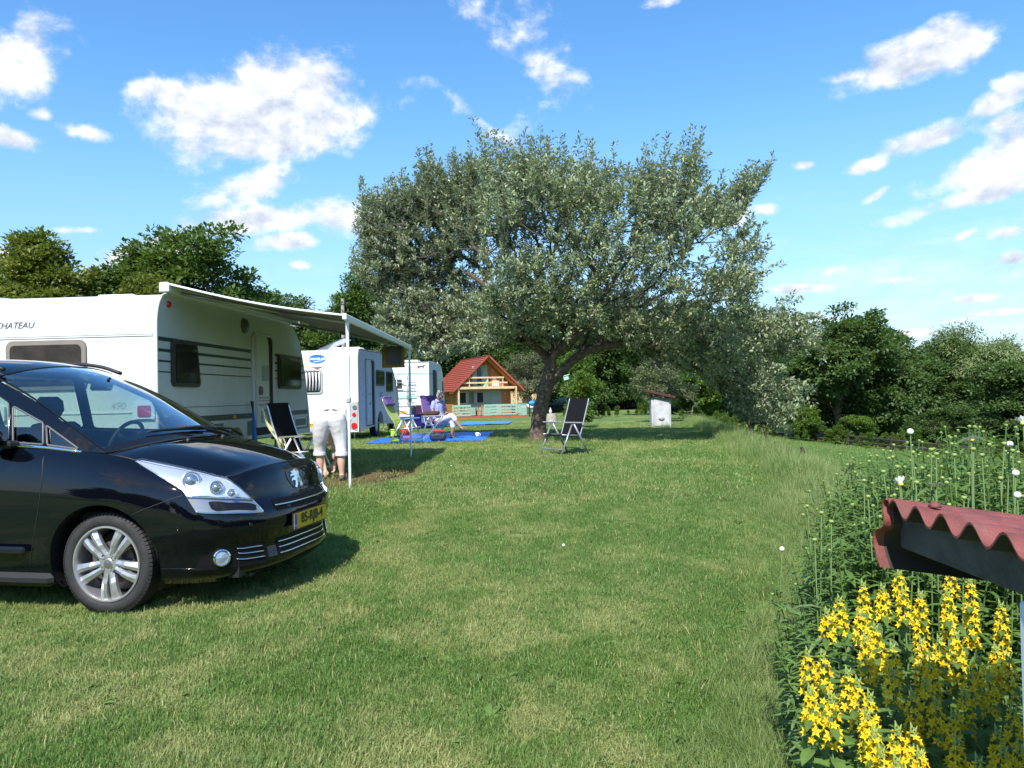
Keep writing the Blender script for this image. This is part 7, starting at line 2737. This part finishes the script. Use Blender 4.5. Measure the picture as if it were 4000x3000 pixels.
# (x, y, z of the spike tip, length of the flowering part, where to find it)
SPIKES = [(1.08, 2.36, 0.992, 0.19, 'long sunlit yellow flower spike, first from the left in the top row'),
 (1.132, 2.343, 0.985, 0.101, 'short sunlit yellow flower spike, second from the left in the top row'),
 (1.22, 2.413, 1.011, 0.084, 'short sunlit yellow flower spike, third from the left in the top row'),
 (1.188, 2.327, 0.977, 0.106, 'short sunlit yellow flower spike, fourth from the left in the top row'),
 (1.231, 2.313, 0.971, 0.17, 'long sunlit yellow flower spike, fifth from the left in the top row'),
 (1.318, 2.317, 0.971, 0.15, 'long sunlit yellow flower spike, sixth from the left in the top row'),
 (1.388, 2.42, 1.011, 0.086, 'short sunlit yellow flower spike, seventh from the left in the top row'),
 (1.425, 2.38, 0.993, 0.21, 'long sunlit yellow flower spike, eighth from the left in the top row'),
 (0.911, 2.227, 0.948, 0.084, 'short sunlit yellow flower spike, first from the left in the second row'),
 (0.974, 2.287, 0.967, 0.092, 'short sunlit yellow flower spike, second from the left in the second row'),
 (1.005, 2.22, 0.944, 0.079, 'short sunlit yellow flower spike, third from the left in the second row'),
 (1.017, 2.153, 0.923, 0.13, 'short sunlit yellow flower spike, fourth from the left in the second row'),
 (1.226, 2.12, 0.91, 0.15, 'long sunlit yellow flower spike, fifth from the left in the second row'),
 (1.442, 2.26, 0.948, 0.17, 'long sunlit yellow flower spike, sixth from the left in the second row'),
 (0.777, 2.033, 0.898, 0.108, 'short sunlit yellow flower spike, first from the left in the third row'),
 (0.812, 2.02, 0.895, 0.11, 'short sunlit yellow flower spike, second from the left in the third row'),
 (0.964, 2.1, 0.91, 0.124, 'short sunlit yellow flower spike, third from the left in the third row'),
 (1.017, 2.06, 0.899, 0.098, 'short sunlit yellow flower spike, fourth from the left in the third row'),
 (1.111, 2.087, 0.904, 0.15, 'long sunlit yellow flower spike, fifth from the left in the third row'),
 (1.164, 2.093, 0.904, 0.108, 'short sunlit yellow flower spike, sixth from the left in the third row'),
 (1.217, 2.007, 0.883, 0.074, 'short sunlit yellow flower spike, seventh from the left in the third row'),
 (1.295, 2.053, 0.892, 0.114, 'short sunlit yellow flower spike, eighth from the left in the third row'),
 (1.302, 2.013, 0.883, 0.11, 'short sunlit yellow flower spike, ninth from the left in the third row'),
 (0.846, 1.949, 0.875, 0.1, 'short shaded yellow flower spike, first from the left in the fourth row'),
 (0.855, 1.913, 0.864, 0.115, 'short shaded yellow flower spike, second from the left in the fourth row'),
 (0.958, 1.944, 0.871, 0.088, 'short shaded yellow flower spike, third from the left in the fourth row'),
 (1.023, 1.908, 0.859, 0.105, 'short shaded yellow flower spike, fourth from the left in the fourth row'),
 (1.078, 1.98, 0.881, 0.093, 'short shaded yellow flower spike, fifth from the left in the fourth row'),
 (1.154, 1.939, 0.866, 0.072, 'short shaded yellow flower spike, sixth from the left in the fourth row'),
 (1.197, 1.929, 0.862, 0.098, 'short shaded yellow flower spike, seventh from the left in the fourth row'),
 (0.723, 1.882, 0.858, 0.113, 'short shaded yellow flower spike, first from the left in the fifth row'),
 (0.764, 1.857, 0.85, 0.123, 'short shaded yellow flower spike, second from the left in the fifth row'),
 (0.861, 1.862, 0.849, 0.105, 'short shaded yellow flower spike, third from the left in the fifth row'),
 (0.969, 1.867, 0.848, 0.122, 'short shaded yellow flower spike, fourth from the left in the fifth row'),
 (1.01, 1.836, 0.84, 0.091, 'short shaded yellow flower spike, fifth from the left in the fifth row'),
 (1.096, 1.867, 0.846, 0.105, 'short shaded yellow flower spike, sixth from the left in the fifth row'),
 (1.177, 1.81, 0.83, 0.123, 'short shaded yellow flower spike, seventh from the left in the fifth row'),
 (0.823, 1.795, 0.834, 0.113, 'short shaded yellow flower spike, first from the left in the sixth row'),
 (0.807, 1.728, 0.822, 0.118, 'short shaded yellow flower spike, second from the left in the sixth row'),
 (0.865, 1.738, 0.822, 0.097, 'short shaded yellow flower spike, third from the left in the sixth row'),
 (0.898, 1.733, 0.82, 0.094, 'short shaded yellow flower spike, fourth from the left in the sixth row'),
 (1.023, 1.79, 0.829, 0.2, 'long shaded yellow flower spike, fifth from the left in the sixth row'),
 (0.977, 1.697, 0.813, 0.128, 'short shaded yellow flower spike, sixth from the left in the sixth row'),
 (1.087, 1.728, 0.816, 0.126, 'short shaded yellow flower spike, seventh from the left in the sixth row'),
 (0.787, 1.656, 0.812, 0.078, 'short shaded yellow flower spike, first from the left in the lowest row'),
 (0.802, 1.62, 0.808, 0.088, 'short shaded yellow flower spike, second from the left in the lowest row'),
 (0.866, 1.646, 0.809, 0.083, 'short shaded yellow flower spike, third from the left in the lowest row'),
 (0.976, 1.62, 0.804, 0.096, 'short shaded yellow flower spike, fourth from the left in the lowest row'),
 (1.053, 1.656, 0.806, 0.108, 'short shaded yellow flower spike, fifth from the left in the lowest row'),
 (1.099, 1.671, 0.807, 0.076, 'short shaded yellow flower spike, sixth from the left in the lowest row')]
for (x, y, z, ln, lb) in SPIKES:
    g_ = gzf(x, y)
    h_ = z - g_
    pl_ = thing('loosestrife', lb, 'flower', (x, y, g_ - .01), 0, 'yellow flower spikes under the corrugated roof')
    bx, by = rgf.uniform(-.05, .05), rgf.uniform(-.05, .05)
    mb = MB()
    mb.tube([(bx, by, 0), (bx * .4, by * .4, h_ * .55), (0, 0, h_)], [.0045, .004, .002], 5)
    mb.build('stem', [STEM_G], pl_, smooth=True)
    mb = MB()
    for k in range(28):
        f = .10 + .88 * (k / 28)
        p = Vector((bx, by, 0)).lerp(Vector((0, 0, h_)), f)
        s_ = 1 if p.z < h_ - ln else .7
        lance(mb, p, k * 2.1 + rgf.uniform(-.3, .3), rgf.uniform(.05, .6), .095 * s_ * rgf.uniform(.75, 1.15), .0155 * s_, .6, 0, 3)
    mb.build('leaves', [LF_G], pl_)
    mb = MB()
    for k in range(7):
        a = k * 2.4
        c = Vector((.004 * math.cos(a), .004 * math.sin(a), h_ + .004 * k - .012))
        mb.tube([c, c + Vector((.004 * math.cos(a), .004 * math.sin(a), .012))], [.0035, .001], 4)
    mb.build('tip_buds', [BUD], pl_)
    n_ = max(16, int(ln * 270))
    for k in range(n_):
        f = k / n_
        zz_ = h_ - ln * f + rgf.uniform(-.006, .006)
        a = k * 2.4 + rgf.uniform(-.25, .25)
        rr = .005 + .011 * min(1, f * 2.2 + .15)
        s_ = (.42 + .30 * min(1, f * 2.5 + .2)) * rgf.uniform(.85, 1.15)
        d = Vector((math.cos(a), math.sin(a), .55 if f > .12 else 1.6)).normalized()
        link_mesh('flower', STARS[k % 3], pl_, Vector((math.cos(a) * rr, math.sin(a) * rr, zz_)), d.to_track_quat('Z', 'Y').to_euler(), (s_, s_, s_))

# ------------------------------------------------------------------ tall daisies, buds and stems
D_WH = pmat('daisy_white', (.82, .82, .84), .6)
D_YE = pmat('daisy_heart', (.62, .50, .06), .7)
BUD_W = pmat('bud_white', (.70, .73, .62), .6)


def daisy(x, y, ztop, kind, label, lean=(0, 0), group='daisies and buds of the tall white flowered clump'):
    g_ = gzf(x, y)
    h_ = ztop - g_
    t_ = thing('daisy', label, 'flower', (x, y, g_ - .01), 0, group)
    mb = MB()
    top = Vector((0, 0, h_))
    base = Vector((-lean[0] * h_, -lean[1] * h_, 0))
    midp = (base + top) / 2 + Vector((rgf.uniform(-.02, .02), rgf.uniform(-.02, .02), 0))
    mb.tube([base, midp, top], [.0034, .0030, .0024], 5)
    so = mb.build('stem', [STEM_G], t_, smooth=True)
    mb = MB()
    for k in range(9):
        f = rgf.uniform(.15, .85)
        p = base.lerp(top, f)
        lance(mb, p, rgf.uniform(0, 6.28), rgf.uniform(.2, .9), rgf.uniform(.05, .10), rgf.uniform(.006, .010), .7)
    mb.build('leaves', [LF_G], t_)
    if kind == 'bud':
        MB().lathe([(0, -.006), (.007, -.003), (.0095, .002), (.0085, .006), (.004, .008), (0, .008)], top, n=10).build('bud', [BUD], t_, smooth=True)
    elif kind == 'ball':
        MB().lathe([(0, -.008), (.009, -.005), (.012, .002), (.010, .010), (.004, .014), (0, .0145)], top, n=10).build('bud', [BUD_W], t_, smooth=True)
    else:
        n_ = 18
        hd = MB().lathe([(0, -.004), (.008, -.003), (.010, .003), (.006, .007), (0, .008)], top, n=10).build('flower_heart', [D_YE], t_, smooth=True)
        tilt = Euler((R(rgf.uniform(-35, 10)), R(rgf.uniform(-25, 25)), 0)).to_matrix()
        up_ = {'flower': .15, 'cup': 1.1}[kind]
        for k in range(n_):
            a = 2 * math.pi * k / n_ + rgf.uniform(-.1, .1)
            ln = rgf.uniform(.024, .031)
            d = tilt @ Vector((math.cos(a), math.sin(a), up_ + rgf.uniform(-.1, .1))).normalized()
            s_ = tilt @ Vector((-math.sin(a), math.cos(a), 0))
            c = top + d * .006
            pm_ = MB().add([c - s_ * .002, c + s_ * .002, c + d * ln * .7 + s_ * .0048, c + d * ln, c + d * ln * .7 - s_ * .0048], [(0, 1, 2, 3, 4)])
            pm_.build('petal', [D_WH], t_)
    return t_


for a_ in [(1.445, 2.75, 1.445, 'ball', 'round white bud on the tallest thin stalk left of the others', (0.018, 0.043)),
          (1.519, 2.75, 1.38, 'bud', 'flat green bud, tallest left of the big white blossom', (0.036, 0.049)),
          (1.565, 2.8, 1.359, 'bud', 'green bud just right of another, left of the big white blossom', (0.017, -0.034)),
          (1.667, 2.75, 1.412, 'flower', 'large open white daisy blossom high in the clump', (0.036, 0.046)),
          (1.641, 2.7, 1.383, 'bud', 'green bud right under the large open white blossom', (0.04, 0.007)),
          (1.753, 2.7, 1.4, 'bud', 'pale green bud left of a half white bud at right', (0.021, -0.029)),
          (1.785, 2.72, 1.394, 'ball', 'half open white bud between two green buds at right', (0.033, 0.007)),
          (1.769, 2.68, 1.376, 'bud', 'green bud right of the half open white bud', (-0.022, -0.044)),
          (1.755, 2.6, 1.475, 'cup', 'white daisy cut by the right edge of the photo', (0.035, 0.049)),
          (1.405, 2.75, 1.256, 'cup', 'half open white daisy above the left end of the corrugated roof', (-0.041, 0.03)),
          (1.504, 2.7, 1.255, 'flower', 'side view open white daisy just above the roof nail cap', (-0.009, -0.035)),
          (1.465, 3.0, 1.276, 'bud', 'green bud leaning left over the lower meadow', (-0.15, -0.021)),
          (1.434, 3.1, 1.23, 'bud', 'green bud left of the leaning one over the meadow', (0.027, 0.037)),
          (1.521, 3.0, 1.294, 'bud', 'green bud on a stalk below the tallest white bud', (-0.046, 0.011)),
          (1.467, 2.78, 1.369, 'bud', 'green bud halfway up the tallest white bud stalk', (-0.046, 0.022)),
          (1.734, 2.8, 1.352, 'bud', 'green bud right of the large open white blossom', (-0.017, 0.038)),
          (1.436, 2.7, 1.268, 'bud', 'green bud between the half open daisy and the side view daisy', (0.048, 0.001)),
          (1.724, 2.6, 1.304, 'ball', 'white bud low at the right edge of the clump', (0.05, -0.019)),
          (1.661, 2.5, 1.243, 'ball', 'white bud just above the roof at the right edge', (-0.042, 0.01)),
          (1.736, 2.7, 1.277, 'bud', 'yellow green bud low in the right of the clump', (-0.047, -0.03)),
          (1.355, 2.9, 1.193, 'bud', 'flat green bud left above the roof corner', (-0.009, 0.011)),
          (1.275, 3.3, 1.1, 'bud', 'lone green bud at the far left of the bed', (-0.034, -0.046)),
          (1.231, 3.5, 0.872, 'ball', 'round white bud standing alone on the lawn side of the bed', (0.037, -0.019)),
          (1.256, 3.1, 1.102, 'bud', 'green bud right of the lone far left bud', (0.046, 0.04)),
          (1.69, 2.9, 1.345, 'bud', 'dark green bud between stalks left of the large blossom', (-0.012, -0.004)),
          (1.212, 2.9, 1.1, 'bud', 'low green bud left of the roof corner', (0.002, 0.014)),
          (1.544, 2.6, 1.225, 'bud', 'round green bud right of the roof nail cap', (0.01, 0.006)),
          (1.146, 2.9, 1.032, 'bud', 'low green bud left below the roof corner', (0.012, 0.044))]:
    daisy(*a_)

# red blossoms deep in the clump
for (x, y, z, lb) in ((2.62, 3.35, 1.22, 'small red blossom among the stalks, upper of two'), (2.72, 3.3, 1.085, 'small red blossom among the stalks, lower of two')):
    g_ = gzf(x, y)
    t_ = thing('red_flower', lb, 'flower', (x, y, g_), 0, 'small red blossoms in the clump')
    MB().tube([(0, 0, 0), (.01, 0, z - g_)], .003, 5).build('stem', [STEM_G], t_)
    for k in range(5):
        a = k * 1.2566
        c = Vector((.01, 0, z - g_))
        MB().add([c, c + Vector((.012 * math.cos(a - .5), .012 * math.sin(a - .5), .008)), c + Vector((.019 * math.cos(a), .019 * math.sin(a), .012)), c + Vector((.012 * math.cos(a + .5), .012 * math.sin(a + .5), .008))], [(0, 1, 2, 3)]).build('petal', [PET['red']], t_)

# ------------------------------------------------------------------ leafy stems that fill the bed: too many to count


def stem_mesh(name, seed, h, nl, ll, lw, mat, topbud=False, bend=.8, lo=.12):
    rg = random.Random(seed)
    mb = MB()
    top = Vector((rg.uniform(-.06, .06), rg.uniform(-.06, .06), h))
    m_ = Vector((top.x * .35, top.y * .35, h * .55))
    mb.tube([(0, 0, -.02), m_, top], [.0045, .004, .0025], 4, 1)
    for k in range(nl):
        f = lo + (1 - lo) * (k + rg.random()) / nl
        p = Vector((0, 0, 0)).lerp(m_, f / .55) if f < .55 else m_.lerp(top, (f - .55) / .45)
        lance(mb, p, k * 2.4 + rg.uniform(-.4, .4), rg.uniform(.1, .8), ll * rg.uniform(.7, 1.25) * (1.1 - .45 * f), lw * rg.uniform(.8, 1.2) * (1.1 - .4 * f), bend * rg.uniform(.5, 1.5), 0, 3)
    if topbud:
        mb.lathe([(0, -.004), (.006, -.002), (.008, .003), (.004, .007), (0, .008)], top, n=6, mi=2)
    return mb.mesh(name, [mat, STEM_G, BUD])


LEAFY = [stem_mesh('leafy_stem', 1, .80, 32, .15, .0145, LF_G), stem_mesh('leafy_stem', 2, .90, 36, .13, .013, LF_G, False),
         stem_mesh('leafy_stem', 3, .70, 28, .17, .018, LF_B, False, 1.2), stem_mesh('leafy_stem', 4, 1.0, 40, .12, .011, LF_G, True),
         stem_mesh('leafy_stem', 5, .55, 24, .16, .017, LF_B, False, 1.0), stem_mesh('leafy_stem', 6, .62, 30, .12, .018, LF_G, False, .7)]
rb = np.random.default_rng(88)


def bed_left(y):
    return np.interp(y, [1.3, 1.9, 2.6, 3.2, 4.0, 5.0, 6.0], [.74, .78, 1.02, 1.22, 1.58, 2.15, 2.9])


pts, rots, scl, idx = [], [], [], []
n_try = 0
while len(pts) < 6400 and n_try < 120000:
    n_try += 1
    y = rb.uniform(1.25, 6.0)
    x0 = float(bed_left(y))
    x = rb.uniform(x0 - .1, min(x0 + 2.6, 4.6))
    if rb.random() > np.clip((x - x0 + .12) / .22, .12, 1) * np.clip(1.35 - .17 * y, .4, 1):
        continue
    near = y < 2.75 and x < 2.3
    hgt = np.interp(x - x0, [-.1, .25, .7, 2], [.6, .98, 1.10, 1.14])
    if near:
        hgt *= .68 * np.interp(y, [1.25, 1.6, 2.4], [.62, .80, 1.0])
    if y > 4.2:
        hgt *= np.interp(y, [4.2, 6.0], [1, .75])
    k = int(rb.integers(6)) if not near else int(rb.choice([0, 2, 4, 5, 5, 2]))
    pts.append((x, y, gzf(x, y)))
    rots.append((rb.normal(0, .10), rb.normal(0, .10), rb.uniform(0, 6.283)))
    s_ = hgt * rb.uniform(.85, 1.12)
    scl.append((s_, s_, s_))
    idx.append(k)
scatter('flowerbed_foliage', pts, rots, scl, idx, LEAFY, 'dense green leafy stems filling the flower bed at the right')

# ------------------------------------------------------------------ grass: blades as geometry, thinning with distance
SEED_M = pmat('seed_heads', (.26, .25, .11), .8)
BANK_M = leaf_mat('bank_grass_blades', (.16, .26, .070), (.32, .38, .15), trans=.42, scale=.9)
SHORT = [tuft_mesh('short_tuft', 10 + k, 44, .038, .065, .0018, 1.1, [BLADE_MAT]) for k in range(5)]
SHORT_FAR = [tuft_mesh('far_tuft', 30 + k, 34, .045, .15, .0042, 1.0, [BLADE_MAT]) for k in range(4)]
LONG = [tuft_mesh('long_tuft', 50 + k, 30, .30, .10, .0024, .85, [BANK_M, SEED_M], .0 if k < 2 else .05) for k in range(4)]
TALL = [tuft_mesh('tall_tuft', 70 + k, 34, .52, .16, .0034, .7, [BANK_M, SEED_M], .06) for k in range(4)]


def keep_mask(x, y):
    m = np.ones(len(x), bool)
    for q in NO_GRASS:
        m &= ~in_poly(x, y, q)
    return m


def lay(name, x, y, meshes, smin, smax, seed, label, tilt=.12, hscale=None):
    rg = np.random.default_rng(seed)
    m = keep_mask(x, y)
    # nothing grows on the trodden earth under the awning edge
    d = np.hypot((x + 2.3) / 1.2, (y - 11.0) / 1.0)
    m &= (d > 1.0) | (rg.random(len(x)) < .18)
    # wheels and chassis
    x, y = x[m], y[m]
    z = ground_h(x, y)
    n = len(x)
    s = rg.uniform(smin, smax, n)
    if hscale is not None:
        s = s * hscale[m]
    # patches mown closer, patches left longer
    pat = np.array([mnoise.noise((a * 1.1, b * 1.1, 3.3)) for a, b in zip(x, y)])
    hz_ = s * (1 + .45 * pat)
    return scatter(name, np.column_stack([x, y, z]), np.column_stack([rg.normal(0, tilt, n), rg.normal(0, tilt, n), rg.uniform(0, 6.283, n)]), np.column_stack([s, s, hz_]), rg.integers(0, len(meshes), n), meshes, label)


x, y = wedge_points(42000, 2.5, 9.5, .55, 1)
m = (edge_s(x, y) < .6) & (x < bed_left(y) + .12)
lay('lawn_grass', x[m], y[m], SHORT, .75, 1.25, 2, 'short mown lawn grass with dry tips, near part of the lawn', .2)
x, y = wedge_points(46000, 8.5, 34, .15, 3)
m = edge_s(x, y) < .4
dd_ = y[m]
lay('lawn_grass', x[m], y[m], SHORT_FAR, .7, 1.15, 4, 'short mown lawn grass, farther part of the lawn', .15)
# longer grass creeping in along the flower bed and the bank edge
rg = np.random.default_rng(9)
y = rg.uniform(2.6, 9, 3200)
x = bed_left(y) + rg.normal(-.05, .20, 3200)
x = np.where(y > 5.5, 1.9 + .185 * y + rg.normal(-.1, .40, 3200), x)
lay('long_grass', x, y, LONG, .28, .62, 10, 'longer soft grass along the flower bed edge', .22)
n = 9000
y = 4.5 + 36 * rg.random(n) ** 1.35
s_ = rg.normal(.95, .75, n)
x = 1.9 + .185 * y + s_
m = (s_ > -.5) & (s_ < 3.2)
x, y, s_ = x[m], y[m], s_[m]
lay('tall_grass', x, y, TALL, .6, 1.15, 12, 'tall seeding grass on the edge of the bank', .18, np.interp(s_, [-.75, .1, 1.5, 3.2], [.45, .75, 1.0, .6]))
# lower meadow
x = rg.uniform(5, 30, 9000)
y = rg.uniform(14, 52, 9000)
m = edge_s(x, y) > 2.0
lay('meadow_grass', x[m], y[m], SHORT_FAR, 1.0, 2.0, 14, 'cut grass of the lower meadow', .15)
# rank weeds and grass in front of the woods and along the meadow rail
wx_, wy_ = [], []
for (a, b, n_) in (((2.5, 56), (14, 50), 160), ((15.5, 51.5), (21, 42.5), 130), ((21, 42.5), (30, 39.5), 100), ((9, 34), (13, 46), 120)):
    t_ = rg.random(n_)
    wx_.append(a[0] + (b[0] - a[0]) * t_ + rg.normal(0, .6, n_))
    wy_.append(a[1] + (b[1] - a[1]) * t_ + rg.normal(0, .8, n_))
lay('rough_weeds', np.concatenate(wx_), np.concatenate(wy_), [KINDS_T['shrub'][1]] + TALL[:2], .25, .55, 15, 'rough weeds and tall grass at the foot of the woods', .1)
# tufts round the trunk foot, the poles and the kiosk
cs_ = [(.60, 18.1, .38, 60), (-2.14, 9.88, .12, 10), (-1.99, 14.72, .12, 8), (5.24, 26.5, .5, 40), (-2.2, 10.5, .6, 14)]
xx = np.concatenate([c[0] + rg.normal(0, c[2], c[3]) for c in cs_])
yy = np.concatenate([c[1] + rg.normal(0, c[2], c[3]) for c in cs_])
lay('long_grass', xx, yy, LONG, .4, .8, 16, 'uncut tufts of grass round the trunk, poles and kiosk', .2)

# broad-leaved weeds, clover heads and fallen leaves in the lawn
def rosette(name, seed, n, ln, wd):
    rg_ = random.Random(seed)
    mb = MB()
    for k in range(n):
        lance(mb, (0, 0, .004), k * 2.4 + rg_.uniform(-.3, .3), rg_.uniform(.15, .6), ln * rg_.uniform(.6, 1.1), wd * rg_.uniform(.8, 1.2), .7, 0, 3)
    return mb.mesh(name, [LF_G])


def clover(name, seed):
    rg_ = random.Random(seed)
    mb = MB()
    mb.tube([(0, 0, 0), (.004, .002, .05)], .0012, 4, 1)
    mb.lathe([(0, .046), (.008, .048), (.011, .056), (.008, .064), (0, .066)], (.004, .002, 0), n=7)
    return mb.mesh(name, [PET['white'], STEM_G])


def fallen(name, seed):
    mb = MB()
    lance(mb, (0, 0, .045), 0, .1, .055, .014, .5, 0, 3)
    return mb.mesh(name, [pmat('fallen_leaf', (.30, .17, .06), .8, var=.4, vscale=9)])


WEEDS = [rosette('weed_00', 1, 7, .07, .014), rosette('weed_01', 2, 9, .055, .009), rosette('weed_02', 3, 5, .06, .018), clover('weed_03', 4), fallen('weed_04', 5)]
x, y = wedge_points(900, 2.6, 14, .4, 41)
m = (edge_s(x, y) < .3) & (x < bed_left(y))
x, y = x[m], y[m]
rg = np.random.default_rng(42)
pk = rg.choice(5, len(x), p=[.42, .33, .235, .007, .008])
n = len(x)
s = rg.uniform(.6, 1.3, n)
scatter('lawn_weeds', np.column_stack([x, y, ground_h(x, y) + .006]), np.column_stack([rg.normal(0, .12, n), rg.normal(0, .12, n), rg.uniform(0, 6.28, n)]), np.column_stack([s, s, s]), pk, WEEDS, 'broad leaved weeds, clover and a few fallen leaves scattered in the lawn')
